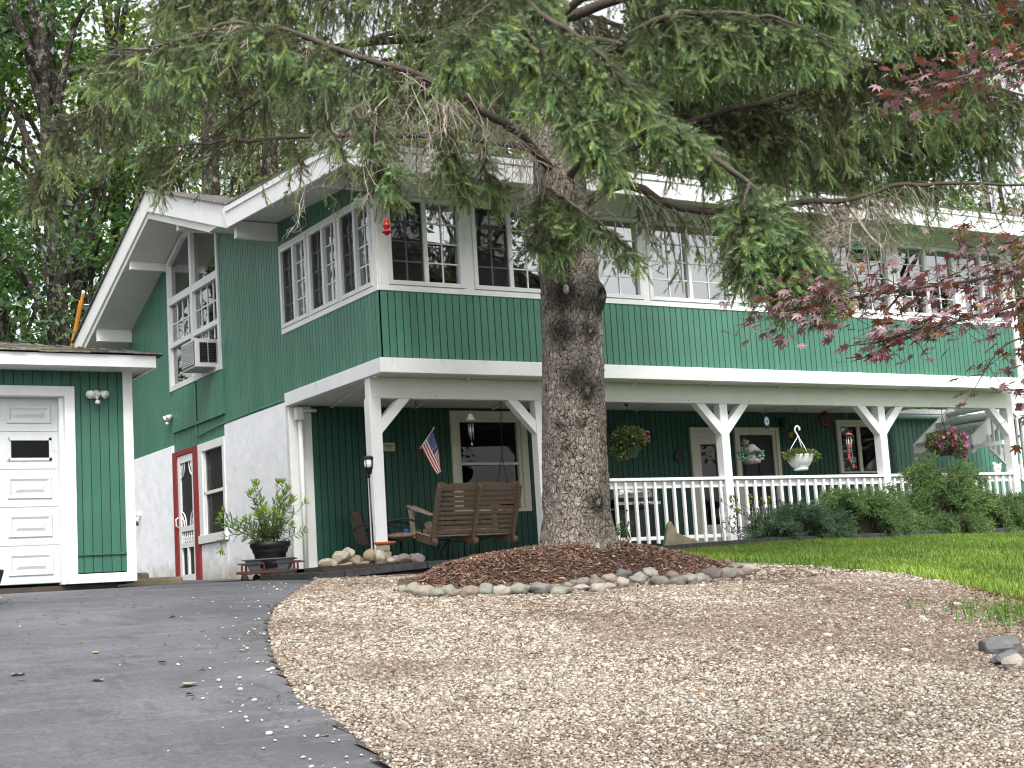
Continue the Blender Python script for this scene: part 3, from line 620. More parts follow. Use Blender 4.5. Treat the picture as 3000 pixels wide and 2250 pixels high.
# downspout at stucco corner
ds_ = MB(); ds_.box(.03, .13, 2.74, 2.84, 1.93, 2.10); ds_.tube([(.10, 2.79, 1.95), (.10, 2.80, -.25)], .033, 12); ds_.tube([(.08, 2.78, 2.06), (.34, 2.79, 2.06)], .025, 10); ds_.build('downspout', M['white2'], house)
# stairs at the right end of the porch
sr = MB()
sl_ = .66
for Y in (1.0, 2.3):
    x0, x1 = 11.25, 13.3; z0 = 1.281 + (x0 - 11.33) * sl_
    sr.prism([(x0, Y, z0 - .0), (x1, Y, z0 + (x1 - x0) * sl_), (x1, Y, z0 + (x1 - x0) * sl_ + .28), (x0, Y, z0 + .28)], (0, .045, 0))
for k in range(8):
    x = 11.30 + k * .27; z = 1.50 + (x - 11.30) * sl_; sr.box(x, x + .29, 1.045, 2.3, z, z + .035); sr.box(x + .25, x + .27, 1.045, 2.3, z + .035, z + .11)
sr.box(10.9 + .35, 11.3, .4, 2.3, 1.30, 1.36)
sr.prism([(11.35, .75, 1.27), (13.0, .75, .03), (13.0, .75, .28), (11.35, .75, 1.50)], (0, .04, 0))
for k in range(13):
    x = 11.42 + k * .12; z = 1.32 - (x - 11.35) * .75; sr.box(x, x + .035, .70, .735, z, z + 1.0)
sr.prism([(11.35, .69, 2.30), (13.0, .69, 1.06), (13.0, .69, 1.13), (11.35, .69, 2.37)], (0, .06, 0))
sr.build('stair', M['white2'], house)
# low wing beyond the porch
wing = thing('shed', 'low green shed with a pale gutter seen beyond the porch stair', 'shed', (13, 4, -.2))
siding(((0, 3.2, 0), (1, 0, 0), (0, -1, 0)), 11.5, 16.5, -.2, 2.10, pitch=.115).build('wall', [M['green'], M['groove']], wing)
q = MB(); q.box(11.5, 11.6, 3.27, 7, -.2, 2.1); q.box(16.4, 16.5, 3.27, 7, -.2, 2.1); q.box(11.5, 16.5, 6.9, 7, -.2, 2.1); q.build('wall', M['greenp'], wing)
MB().hexa([(11.3, 3.0, 2.16), (16.7, 3.0, 2.16), (16.7, 7.2, 2.30), (11.3, 7.2, 2.30), (11.3, 3.0, 2.24), (16.7, 3.0, 2.24), (16.7, 7.2, 2.42), (11.3, 7.2, 2.42)]).build('roof', M['white'], wing)
MB().tube([(11.3, 2.98, 2.10), (16.7, 2.98, 2.10)], .045, 10).build('gutter', simple('pale_gutter', (.30, .48, .46), .4, .05), wing)
# ---------------------------------------------------------------- garage
gar = thing('garage', 'green garage with white panelled door and grey shingle roof at the left edge', 'garage', (-4.5, 1.2, -.2))
GX1 = -2.72
siding(GF, -8.6, GX1 - .09, -.06, 2.33, [(-7.35, -3.40, -.3, 2.07)], pitch=.107, gap=.009).build('wall', [M['greeng'], M['groove']], gar)
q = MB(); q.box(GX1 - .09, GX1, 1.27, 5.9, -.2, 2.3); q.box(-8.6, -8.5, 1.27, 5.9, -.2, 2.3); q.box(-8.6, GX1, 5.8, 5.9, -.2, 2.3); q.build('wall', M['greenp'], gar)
q = MB(); q.box(-8.5, -2.9, 1.3, 5.7, -.45, -.19); q.build('footing', simple('plinth', (.05, .035, .028), .9, .3), gar)
q = MB(); q.fbox(GF, GX1 - .10, GX1 + .012, -.06, .03, -.18, 2.29); q.build('corner_board', M['white'], gar, bevel=.006)
q = MB(); q.fbox(GF, -3.40, GX1 - .10, -.06, .026, -.18, -.075); q.build('base_trim', M['white'], gar, bevel=.006)
q = MB(); q.fbox(GF, -3.50 + .0, -3.385, -.16, .034, -.18, 2.08); q.fbox(GF, -7.4, -3.50, -.16, .034, 1.965, 2.08); q.fbox(GF, -7.45, -7.35, -.16, .034, -.18, 2.08)
q.fbox(GF, -3.545, -3.50, -.20, -.04, -.18, 1.965); q.build('door_casing', M['white'], gar, bevel=.005)
q = MB(); q.fbox(GF, -3.39, GX1 - .10, .012, .034, .135, .155); q.build('hose_strip', M['greeng'], gar)
# sectional door
gd = MB(); DZ = [-.155, .275, .71, 1.14, 1.57, 1.955]; dn = -.13
gd.fbox(GF, -7.35, -3.545, dn - .04, dn, -.155, 1.965)
DM = simple('garage_door_paint', (.50, .525, .54), .45, .04, 3, dirt=((.40, .41, .41), 5, .62)); gdo = gd.build('garage_door', DM, gar)
for r in range(5):
    z0, z1 = DZ[r], DZ[r + 1]
    q = MB(); q.fbox(GF, -7.35, -3.547, dn, dn + .008, z0 + .006, z1 - .006)
    for c in range(6):
        u1 = -3.62 - c * .62; u0 = u1 - .50
        if r == 3:
            q.fbox(GF, u0 + .02, u1, dn + .008, dn + .022, z0 + .10, z0 + .13); q.fbox(GF, u0 + .02, u1, dn + .008, dn + .022, z1 - .10, z1 - .07); q.fbox(GF, u0, u0 + .03, dn + .008, dn + .022, z0 + .10, z1 - .07); q.fbox(GF, u1 - .03, u1, dn + .008, dn + .022, z0 + .10, z1 - .07); continue
        f = lambda u, n, z: (u, 1.2 - n, z); a0, a1, b0, b1 = u0, u1, z0 + .09, z1 - .08; d = dn + .009
        o_ = [f(a0, d, b0), f(a1, d, b0), f(a1, d, b1), f(a0, d, b1)]; i1 = [f(a0 + .02, d - .012 + .012, b0 + .02)]
        ring = [(0, .0), (.012, .016), (.030, .016), (.055, .002), (.075, .002), (.11, .018)]
        vs = []
        for ins, dep in ring: vs += [f(a0 + ins, d + dep, b0 + ins), f(a1 - ins, d + dep, b0 + ins), f(a1 - ins, d + dep, b1 - ins), f(a0 + ins, d + dep, b1 - ins)]
        fs = [(4 * k + j, 4 * k + (j + 1) % 4, 4 * k + 4 + (j + 1) % 4, 4 * k + 4 + j) for k in range(5) for j in range(4)] + [(20, 21, 22, 23)]
        q.add(vs, fs)
    q.build('door_panel', DM, gdo)
q = MB()
for c in range(6): u1 = -3.65 - c * .62; q.fbox(GF, u1 - .42, u1, dn + .009, dn + .013, DZ[3] + .13, DZ[4] - .10)
q.build('door_window', simple('black_pane', (.003, .003, .004), .45, .1, spec=.15), gdo)
# garage roof: low gable facing the house with eave to the front
q = MB()
q.prism([(-9.1, .72, 2.245), (-2.56, .72, 2.245), (-2.56, .72, 2.385), (-9.1, .72, 2.385)], (0, .03, 0))
q.box(-2.575, -2.545, .75, 6.3, 2.245, 2.385); q.build('fascia', M['vinyl'], gar, bevel=.003)
q = MB(); q.box(-9.1, -2.58, .75, 1.2, 2.262, 2.275)
for k in range(13): q.box(-9.05 + k * .5, -9.04 + k * .5, .76, 1.19, 2.256, 2.262)
q.box(-2.72, -2.58, 1.2, 6.3, 2.262, 2.275); q.build('soffit', M['soffit'], gar)
rs = random.Random(5); q = MB()
# hip roof: front slope rises to a ridge, right slope rises to the same ridge
hx, hy, zr = -5.2, 3.4, 3.06
def rz(x, y): return 2.40 + min((y - .70) * .235, (-2.50 - x) * .235, .66)
for c in range(15):
    t0, t1 = c * .2, c * .2 + .215; y0, y1 = .68 + t0, .68 + t1
    xe = -2.50 - t0
    x = -9.2
    while x < xe - .02:
        wd = rs.uniform(.14, .34); x1 = min(x + wd, xe); lift = rs.uniform(.004, .022); zz0 = 2.392 + t0 * .235 + lift; zz1 = 2.385 + t1 * .235; y0j = y0 - rs.uniform(0, .02)
        q.hexa([(x, y0j, zz0 - .012), (x1, y0j, zz0 - .012), (x1, y1, zz1 - .012), (x, y1, zz1 - .012), (x, y0j, zz0 + .006), (x1, y0j, zz0 + .006), (x1, y1, zz1), (x, y1, zz1)], mi=rs.randrange(3)); x = x1
    xs0, xs1 = -2.48 - t0, -2.48 - t1; y = .70 + t0
    while y < 6.3:
        wd = rs.uniform(.14, .34); yb = min(y + wd, 6.35); zz0 = 2.392 + t0 * .235 + rs.uniform(.004, .02); zz1 = 2.385 + t1 * .235
        q.hexa([(xs0, y, zz0 - .012), (xs0, yb, zz0 - .012), (xs1, yb, zz1 - .012), (xs1, y, zz1 - .012), (xs0, y, zz0 + .006), (xs0, yb, zz0 + .006), (xs1, yb, zz1), (xs1, y, zz1)], mi=rs.randrange(3)); y = yb
q.build('shingles', [M['asph_sh'], simple('shingle_moss', (.16, .155, .11), .9, .5, 22, .6, 60), simple('shingle_dark', (.075, .062, .06), .9, .4, 20, .6, 60)], gar)
# ---------------------------------------------------------------- vegetation templates
def needle_template(n, seed, spread=1.0, w=.10):
    """bottle-brush shoot: x along the shoot (0..1), needles reach ~1 in y/z (scaled by needle length)"""
    r = np.random.default_rng(seed); V = []; F = []
    for k in range(n):
        t = (k + r.random()) / n; a = k * 2.4 + r.normal() * .3; ln = r.uniform(.75, 1.1)
        if t > .93: a0 = .35
        else: a0 = r.uniform(.75, 1.0)
        b = np.array([t, 0, 0]); dx = .35 * math.cos(a0) * 0.5
        d = np.array([dx * 1.2, math.cos(a) * math.sin(a0) * ln * spread, math.sin(a) * math.sin(a0) * ln * spread])
        s = np.array([0, -math.sin(a), math.cos(a)]) * w
        V += [b - s, b + s, b + d]; F.append([3 * k, 3 * k + 1, 3 * k + 2])
    V.append([1.0, 0, 0]); return np.array(V, float), np.array(F)
NT = [needle_template(34, s, 1.0, .125) for s in range(3)]
NTB = [needle_template(11, s + 10, 1.0, .34) for s in range(3)]
def unit(v): return v / (np.linalg.norm(v) + 1e-9)
def catmull(P, n):
    P = np.array(P, float); P = np.vstack([2 * P[0] - P[1], P, 2 * P[-1] - P[-2]]); out = []
    m = len(P) - 3
    for i in range(n):
        s = i / (n - 1) * m; k = min(int(s), m - 1); t = s - k; a, b, c, d = P[k:k + 4]
        out.append(.5 * ((2 * b) + (c - a) * t + (2 * a - 5 * b + 4 * c - d) * t * t + (3 * b - a - 3 * c + d) * t ** 3))
    return np.array(out)
GREENS = np.array([(.215, .305, .135), (.180, .270, .150), (.270, .335, .120), (.150, .220, .105)])
BROWNS = np.array([(.205, .190, .100), (.190, .148, .095), (.155, .160, .090)])
DENS = 1.7
def shoots(soup, O, A, ln, nl, tint, tmpl):
    O = np.array(O); A = np.array(A); ln = np.array(ln); nl = np.array(nl); tint = np.array(tint)
    Au, B, C = frames(A); which = rng.integers(0, len(tmpl), len(O))
    for k in range(len(tmpl)):
        i = np.where(which == k)[0]
        if len(i) == 0: continue
        tv, tf = tmpl[k]; soup.add(*inst(tv, tf, O[i], Au[i] * ln[i, None], B[i] * nl[i, None], C[i] * nl[i, None], tint[i]))
def twigs_mesh(lines, n=3):
    """lines: list of (points, r0, r1) -> V,F of thin tapered tubes"""
    V = []; F = []; c = 0
    for P, r0, r1 in lines:
        P = np.asarray(P); k = len(P); D = np.gradient(P, axis=0); D /= np.linalg.norm(D, axis=1, keepdims=True) + 1e-9
        X = np.cross(D, [.3, .5, .81]); X /= np.linalg.norm(X, axis=1, keepdims=True) + 1e-9; Y = np.cross(D, X); rr = np.linspace(r0, r1, k)[:, None]
        for j in range(n): a = 6.2832 * j / n; V.append(P + (X * math.cos(a) + Y * math.sin(a)) * rr)
        for i in range(k - 1):
            for j in range(n):
                a, b = c + j * k + i, c + ((j + 1) % n) * k + i; F.append((a, b, b + 1, a + 1))
        c += n * k
    return np.concatenate(V), np.array(F)
def drape(limb, N_, t0, t1, L0, L1, seed, green=.7, bare=0., tmpl=NT, step=.042, sl=(.11, .20), nl=.033, side=.55, tw=.004, droop=1.0, sub=1.0, fwd=.35):
    """needle clad branchlets hanging from a limb. returns Soup, twig lines"""
    N = int(N_ * DENS); r = np.random.default_rng(seed); G = catmull(limb, 80); soup = Soup(); lines = []
    O = []; A = []; LN = []; NL = []; TI = []
    for k in range(N):
        t = t0 + (t1 - t0) * (k + r.random()) / N; i = min(78, int(t * 79)); p = G[i] * (1 - (t * 79 - i)) + G[i + 1] * (t * 79 - i) if i < 79 else G[79]
        T = unit(G[min(79, i + 2)] - G[max(0, i - 2)]); sd = unit(np.cross(T, [0, 0, 1])) * (1 if r.random() < .5 else -1)
        ln = L0 + (L1 - L0) * ((t - t0) / (t1 - t0 + 1e-6)); ln *= r.uniform(.45, 1.15)
        tend = max(0, (t - t0) / (t1 - t0 + 1e-6)); ln *= 1 - .35 * tend ** 4
        d = unit(T * r.uniform(.1, fwd * 2) + sd * side * r.uniform(.2, 1.3) + np.array([0, 0, -.25 - .5 * r.random()]))
        ns = max(3, int(ln / .06)); q = p.copy(); pts = [q.copy()]; dirs = []
        for s in range(ns):
            d = unit(d + np.array([0, 0, -.16 * droop]) + r.normal(size=3) * .10); q = q + d * ln / ns; pts.append(q.copy()); dirs.append(d.copy())
        pts = np.array(pts); lines.append((pts, tw, tw * .35)); isb = r.random() < bare
        gmix = np.clip(green + r.normal() * .18, 0, 1)
        def put(po, di, li, u, gm):
            gb = np.clip(gm + (u - .5) * .5 + r.normal() * .12, 0, 1)
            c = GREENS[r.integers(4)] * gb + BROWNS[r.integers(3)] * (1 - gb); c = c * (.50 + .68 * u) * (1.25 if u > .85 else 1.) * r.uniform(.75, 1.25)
            O.append(po); A.append(di); LN.append(li); NL.append(nl * r.uniform(.8, 1.2)); TI.append(c)
        tot = 0
        for s in range(ns):
            u = s / ns; seg = pts[s + 1] - pts[s]; sgl = np.linalg.norm(seg)
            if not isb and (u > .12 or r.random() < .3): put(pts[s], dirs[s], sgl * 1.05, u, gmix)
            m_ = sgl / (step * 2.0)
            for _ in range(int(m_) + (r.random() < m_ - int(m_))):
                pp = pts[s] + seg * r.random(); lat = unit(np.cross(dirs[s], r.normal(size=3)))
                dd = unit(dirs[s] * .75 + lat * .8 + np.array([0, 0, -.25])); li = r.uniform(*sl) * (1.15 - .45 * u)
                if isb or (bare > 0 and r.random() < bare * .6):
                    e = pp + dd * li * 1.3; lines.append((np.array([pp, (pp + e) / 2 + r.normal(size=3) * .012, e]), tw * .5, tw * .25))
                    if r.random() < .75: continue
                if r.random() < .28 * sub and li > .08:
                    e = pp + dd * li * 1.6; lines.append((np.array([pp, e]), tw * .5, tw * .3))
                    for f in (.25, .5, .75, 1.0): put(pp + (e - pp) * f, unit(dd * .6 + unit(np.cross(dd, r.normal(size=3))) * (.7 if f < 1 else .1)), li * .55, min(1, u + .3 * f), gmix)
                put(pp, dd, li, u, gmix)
        if not isb: [put(pts[-1], unit(dirs[-1] + r.normal(size=3) * .35), sl[1] * .8, 1, gmix + .2) for _ in range(3)]
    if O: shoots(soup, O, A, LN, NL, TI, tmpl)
    return soup, lines
def limb_mesh(P, r0, r1, n=8):
    G = catmull(P, 26); mb = MB(); rr = [r0 + (r1 - r0) * (k / 25) ** .8 for k in range(26)]
    G = G + np.array([[noise.noise(Vector((k * .6, s, 0))) * .03 for s in (1, 5, 9)] for k in range(26)])
    return mb.tube(G, rr, n)
# ---------------------------------------------------------------- the big spruce in the mulch bed
def bark_trunk(name, cx, cyf, prof, h0, h1, mat, parent, nr=110, nz=240, knots=(), seed=0, rough=.012):
    V = []; F = []; TN = []
    for i in range(nz + 1):
        z = h0 + (h1 - h0) * i / nz; c = cyf(z); rr = prof(z)
        for j in range(nr):
            a = 6.2832 * j / nr; dx, dy = math.cos(a), math.sin(a); p = Vector((dx * rr, dy * rr, z))
            q = Vector((p.x * 9, p.y * 9, z * 5 + seed)); f = noise.noise(q) * .6 + noise.noise(q * 2.3) * .4
            vor = noise.voronoi(Vector((p.x * 16, p.y * 16, z * 9)) + Vector((f, f, f)) * .6)[0]
            ed = min(1, (vor[1] - vor[0]) * 3.2)
            r = rr + rough * f * 1.4 + rough * .8 * ed; dk = 1.0; wob = noise.noise(Vector((dx * 3 + 7, dy * 3, z * 6)))
            fl = max(0, 1 - (z - h0) / .55); r += fl * fl * .05 * (.6 + noise.noise(Vector((dx * 2.2, dy * 2.2, seed)))) * 1.3
            for (kz, ka, kr, kh) in knots:
                da = (a - ka + math.pi) % 6.2832 - math.pi; d2 = ((z - kz) ** 2 + (da * rr) ** 2) ** .5 / kr
                d3 = d2 + wob * .35
                if d3 < 1.25: dk = min(dk, .20 + .80 * max(0, min(1, (d3 - .35) / .9)) ** 1.2 if d3 > .16 else 1.0)
                if d2 < 1: r += kh * (math.cos(d2 * math.pi) * .5 + .5) - (kh * 1.1 if d2 < .22 else 0) * (1 - d2 / .22 if d2 < .22 else 0)
            V.append((c[0] + dx * r, c[1] + dy * r, z)); TN.append((dk * (.92 + .08 * dk), dk, dk * .96))
    for i in range(nz):
        for j in range(nr): a = i * nr + j; b = i * nr + (j + 1) % nr; F.append((a, b, b + nr, a + nr))
    return npmesh(name, V, F, mat, parent, tint=np.array(TN), smooth=True, k=4)
spruce = thing('spruce_tree', 'big spruce with scaly grey bark and drooping limbs, rising from the mulch bed', 'tree', (-.03, -4.0, -.3))
def tcen(z): return (float(np.interp(z, [-.3, .2, .8, 1.5, 2.1, 2.7, 3.2, 14], [-.012, -.012, .018, .06, .09, .085, .055, .06])), -4.0)
def tprof(z): return np.interp(z, [-.4, -.2, .1, .78, 1.4, 2.1, 2.8, 3.4, 4.1, 5.1, 9, 14], [.42, .375, .322, .305, .295, .285, .270, .25, .23, .19, .12, .03])
AC_ = math.atan2(CAM[1] + 4.0, CAM[0] + .03)
knots = [(2.22, AC_ + .95, .24, .11), (2.24, AC_ - .15, .19, .05), (1.86, AC_ - .35, .15, .045), (1.84, AC_ + .65, .14, .03), (1.42, AC_ + .05, .17, .045), (1.28, AC_ + .45, .15, .04), (.95, AC_ - .45, .06, .02), (.97, AC_ + .25, .06, .02), (.75, AC_ - .3, .05, .018), (2.66, AC_ + .2, .10, .03), (.2, AC_ + .6, .12, .03)]
bark_trunk('trunk', 0, tcen, tprof, -.42, 14, M['bark'], spruce, knots=knots, nz=520, nr=120)
kn = MB(); cz = tcen(2.24)
kn.ball((cz[0] + .315 * math.cos(AC_ - .12), cz[1] + .315 * math.sin(AC_ - .12), 2.26), (.032, .032, .05), 10, 8); kn.build('branch_stub', simple('cut_wood', (.30, .27, .24), .9, .4, 30), spruce)
LB = {
'L1':[(-0.74, -4.51, 3.69), (-1.1, -4.54, 3.8), (-1.33, -4.55, 3.98), (-1.85, -4.49, 4.12), (-2.45, -4.39, 4.27), (-2.85, -4.28, 4.42), (-3.15, -4.23, 4.48), (-3.46, -4.04, 4.48), (-3.66, -3.9, 4.41), (-3.99, -3.68, 4.32), (-4.22, -3.43, 4.36)],
'L2':[(-0.48, -4.83, 5.37), (-1.23, -5.54, 4.56), (-1.27, -6.14, 4.03), (-1.17, -6.29, 3.87), (-1.02, -6.46, 3.62), (-0.85, -6.53, 3.43), (-0.7, -6.6, 3.26), (-0.46, -6.6, 3.13), (-0.11, -6.67, 2.92)],
'L3':[(-0.48, -4.93, 5.26), (-1.31, -5.61, 4.58), (-1.84, -5.93, 4.19), (-2.17, -6.16, 3.91), (-2.36, -6.24, 3.7)],
'L3b':[(-0.5, -4.9, 5.14), (-1.31, -5.59, 4.46), (-1.52, -6.08, 3.91), (-1.45, -6.3, 3.56), (-1.31, -6.45, 3.21), (-1.12, -6.52, 2.92)],
'L4':[(-0.28, -5.72, 3.6), (-0.32, -6.44, 3.09), (-0.28, -6.88, 2.73), (-0.22, -7.12, 2.5), (-0.07, -7.29, 2.25), (0.12, -7.36, 1.97), (0.28, -7.42, 1.7)],
'L5':[(0.68, -4.56, 3.71), (1.18, -4.66, 3.93), (1.65, -4.85, 4.08), (2.15, -5.07, 4.2), (3.06, -5.44, 4.51), (3.7, -5.76, 4.8), (4.22, -6.0, 5.01), (4.85, -6.29, 5.19)],
'L6':[(0.46, -4.47, 3.29), (1.05, -4.45, 3.14), (1.67, -4.7, 3.06), (2.32, -4.99, 3.14), (2.7, -5.22, 3.12), (3.06, -5.46, 3.23), (3.41, -5.68, 3.24), (3.94, -6.0, 3.2), (4.47, -6.31, 3.12)],
'L7':[(-0.89, -3.39, 3.96), (-1.64, -2.61, 4.12), (-2.22, -2.03, 4.2), (-2.77, -1.46, 4.26), (-3.18, -1.09, 4.26)],
'L8':[(-1.01, -3.37, 4.95), (-1.72, -2.48, 5.09), (-2.37, -1.73, 5.08), (-3.16, -0.99, 5.03), (-3.53, -0.73, 4.85), (-3.87, -0.49, 4.64), (-4.11, -0.26, 4.1)],
'L9':[(-0.3, -4.5, 3.11), (-0.35, -4.85, 2.89), (-0.25, -5.13, 2.65), (-0.09, -5.3, 2.4)],
'L9b':[(-0.41, -4.45, 3.19), (-0.59, -4.6, 2.87), (-0.72, -4.65, 2.6)],
'L9c':[(-0.35, -4.45, 3.02), (-0.48, -4.7, 2.71), (-0.56, -4.75, 2.49)],
'L12':[(0.18, -5.45, 4.53), (0.6, -5.94, 4.51), (1.06, -6.32, 4.37), (1.34, -6.56, 4.1)],
'L13':[(1.28, -5.19, 5.32), (2.65, -5.67, 5.29), (3.61, -6.12, 5.2), (4.52, -6.55, 5.11)],
'L14':[(1.93, -4.35, 4.98), (3.73, -4.51, 5.03), (5.01, -4.8, 4.86), (6.11, -5.19, 4.59)],
'L15':[(1.7, -3.99, 4.43), (3.24, -3.85, 4.27), (4.51, -4.16, 4.32), (5.67, -4.65, 4.38)],
'L16':[(-1.11, -3.63, 5.47), (-1.9, -2.94, 5.66), (-2.6, -2.41, 5.78), (-3.16, -1.95, 5.8)],
'L19':[(.5, -2.4, 5.75), (1.1, -.9, 5.85), (1.7, .6, 5.5)],
'L20':[(0.0, -2.6, 5.35), (-.1, -1.1, 5.5), (-.3, .3, 5.2)],
'L21':[(1.1, -3.4, 5.5), (2.3, -2.6, 5.7), (3.6, -1.8, 5.3)],
'L17':[(-0.66, -3.44, 4.79), (-1.14, -2.47, 5.03), (-1.59, -1.71, 4.96)],
'L18':[(0.62, -5.5, 5.35), (1.25, -5.96, 5.07), (1.73, -6.32, 4.74)],
}
# name: (r0, r1, N, t0, t1, L0, L1, green, bare, step)
LP = {
'L1': (.05, .010, 84, .34, 1.0, .48, .66, .72, .12, .034), 'L2': (.04, .007, 105, .18, 1.0, .55, .36, .95, .06, .032), 'L3': (.03, .007, 60, .25, 1.0, .6, .5, .95, 0, .032),
'L3b': (.04, .008, 75, .25, 1.0, .55, .50, .95, 0, .032), 'L4': (.040, .007, 52, .58, 1.0, .42, .42, .88, .04, .032), 'L5': (.06, .010, 135, .25, 1.0, .9, .9, .38, .2, .04),
'L6': (.055, .012, 70, .10, 1.0, .7, .55, .35, .62, .05), 'L7': (.04, .010, 32, .2, 1.0, .6, .7, .25, .55, .045), 'L8': (.05, .008, 60, .35, 1.0, .8, .85, .35, .30, .042),
'L9': (.03, .006, 30, .15, 1.0, .32, .26, .85, .05, .03), 'L9b': (.02, .005, 20, .1, 1.0, .30, .24, .7, .1, .03), 'L9c': (.02, .005, 18, .1, 1.0, .26, .2, .9, 0, .03),
'L12': (.045, .008, 90, .1, 1.0, .7, .5, .85, .05, .034), 'L13': (.06, .012, 150, .1, 1.0, .9, .9, .5, .12, .042), 'L14': (.05, .012, 150, .15, 1.0, 1.0, 1.1, .42, .2, .048),
'L15': (.05, .012, 140, .12, 1.0, .8, .9, .32, .3, .048), 'L16': (.05, .010, 110, .1, 1.0, .9, .9, .4, .2, .046), 'L19': (.045, .010, 60, .1, 1.0, .8, .9, .4, .1, .05), 'L20': (.045, .010, 60, .1, 1.0, .8, .9, .4, .1, .05), 'L21': (.045, .010, 60, .1, 1.0, .9, .9, .4, .1, .05),
'L17': (.045, .010, 70, .1, 1.0, .8, .8, .4, .3, .048), 'L18': (.045, .008, 80, .2, 1.0, .6, .5, .85, 0, .036),
}
sd_ = 100
for nm, pts in LB.items():
    r0, r1, N_, t0, t1, L0, L1, gr, ba, st_ = LP[nm]; sd_ += 1
    z0 = pts[0][2] - (.0 if nm in ('L9', 'L9b', 'L9c') else .25); c = tcen(z0)
    full = [(c[0], c[1], z0)] + pts
    br = limb_mesh(full, r0, r1).build('limb', M['twig'], spruce, smooth=True)
    so_, ln_ = drape(full, N_, t0, t1, L0, L1, sd_, gr, ba, step=st_, side=.8 if nm in ('L4',) else .55)
    so_.build('needle_spray', M['needle'], br)
    V, F = twigs_mesh(ln_); npmesh('twig', V, F, M['twigg'] if nm in ('L1', 'L6', 'L2') else M['twig'], br, k=4)
# extra limbs of the same tree: away from the camera and above the frame
for nm, pts, N_, L_, gr in (('e', [(-.22, -7.12, 2.52), (-.36, -7.2, 2.36), (-.42, -7.2, 2.05), (-.38, -7.2, 1.80)], 48, .34, .9), ('f', [(-.22, -7.12, 2.50), (-.16, -7.25, 2.25), (-.14, -7.25, 1.9), (-.10, -7.25, 1.70)], 50, .36, .8), ('g', [(-.28, -6.9, 2.7), (-.05, -7.2, 2.3), (.05, -7.25, 2.0), (.10, -7.3, 1.75)], 44, .32, .9)):
    br = limb_mesh(pts, .016, .005, 6).build('limb', M['twig'], spruce, smooth=True); so_, ln_ = drape(pts, N_, .05, 1, L_, L_ * .9, 800 + ord(nm), gr, .03, step=.03, side=.8)
    so_.build('needle_spray', M['needle'], br); V, F = twigs_mesh(ln_); npmesh('twig', V, F, M['twig'], br, k=4)
rl_ = random.Random(11)
for k in range(20):
    z = 4.9 + k * .30; azm = k * 2.4; 
    dirv = np.array([math.cos(azm), math.sin(azm), 0]); tc = unit(np.array([CAM[0], CAM[1], 0]) + np.array([0, 4, 0]))
    if z < 6.2 and dirv @ tc > -.15:
        dirv = -dirv
    ln = rl_.uniform(3.0, 4.2) * (1 - max(0, z - 6) * .10); c = tcen(z)
    full = [(c[0] + dirv[0] * ln * t, c[1] + dirv[1] * ln * t, z + ln * (.18 * t - .42 * t * t * (1 if z < 6.5 else .7))) for t in (0, .25, .5, .75, 1)]
    br = limb_mesh(full, .05, .01).build('limb', M['twig'], spruce, smooth=True)
    so_, ln_ = drape(full, 28, .2, 1, .75, .75, 300 + k, .35, .3, tmpl=NTB if z > 6 or True else NT, step=.05, nl=.021)
    so_.build('needle_spray', M['needle'], br); V, F = twigs_mesh(ln_); npmesh('twig', V, F, M['twig'], br, k=4)
# dead grey twigs around the upper trunk and trailing over the fascia
dl = []; rr_ = np.random.default_rng(5)
def trail(p, d, ln, n, wob, r0, kids=3, grav=-.1):
    q = np.array(p, float); P = [q.copy()]; d = unit(np.array(d, float))
    for s in range(n): d = unit(d + rr_.normal(size=3) * wob + np.array([0, 0, grav])); q = q + d * ln / n; P.append(q.copy())
    P = np.array(P); dl.append((P, r0, r0 * .4))
    if kids:
        for _ in range(kids):
            i = rr_.integers(1, n); trail(P[i], d + unit(rr_.normal(size=3)) * 1.1, ln * rr_.uniform(.25, .5), max(3, n // 2), wob * 1.2, r0 * .6, kids - 2 if kids > 2 else 0, grav)
for k in range(90):
    z = rr_.uniform(2.75, 4.3); a = AC_ + rr_.uniform(-1.7, 1.7); c = tcen(z); rad = tprof(z)
    trail((c[0] + math.cos(a) * rad, c[1] + math.sin(a) * rad, z), (math.cos(a), math.sin(a), -.5), rr_.uniform(.2, .6), 6, .25, .004, 3, -.25)
for p, d, ln in [((-1.33, -4.55, 3.98), (.3, -.1, -1), 1.0), ((-1.1, -4.54, 3.85), (.5, 0, -.9), .9), ((-1.6, -4.5, 4.05), (-.1, 0, -1), .9), ((-1.0, -4.5, 3.8), (.3, -.2, -1), .8), ((-.8, -4.5, 3.7), (.6, 0, -.6), .7), ((-2.3, -4.4, 4.0), (.1, 0, -1), 1.3), ((-2.4, -4.3, 3.9), (.35, -.2, -1), 1.2), ((-1.9, -4.5, 4.1), (.1, 0, -1), 1.1), ((-1.45, -4.5, 4.0), (.25, 0, -1), 1.0)]:
    for _ in range(4): trail(np.array(p) + rr_.normal(size=3) * .07, np.array(d) + rr_.normal(size=3) * .3, ln * rr_.uniform(.7, 1.1), 12, .16, .006, 6, -.06)
for k in range(26):   # bare fan hanging in front of the right part of the roof edge
    t = rr_.uniform(2.2, 3.2); trail((t, -4.9 - (t - 2.2) * .6, 3.13), (rr_.normal() * .5, rr_.normal() * .3, -1), rr_.uniform(.5, 1.0), 12, .18, .006, 7, -.03)
for P0, P1 in (((2.70, -5.22, 3.12), (3.15, -5.5, 2.45)), ((2.5, -5.1, 3.12), (2.9, -5.2, 2.75))):
    dl.append((catmull([P0, ((P0[0] + P1[0]) / 2 - .05, (P0[1] + P1[1]) / 2, (P0[2] + P1[2]) / 2 - .08), P1], 12), .022, .008))
V, F = twigs_mesh(dl, 4); npmesh('dead_twigs', V, F, M['twigg'], spruce, k=4)
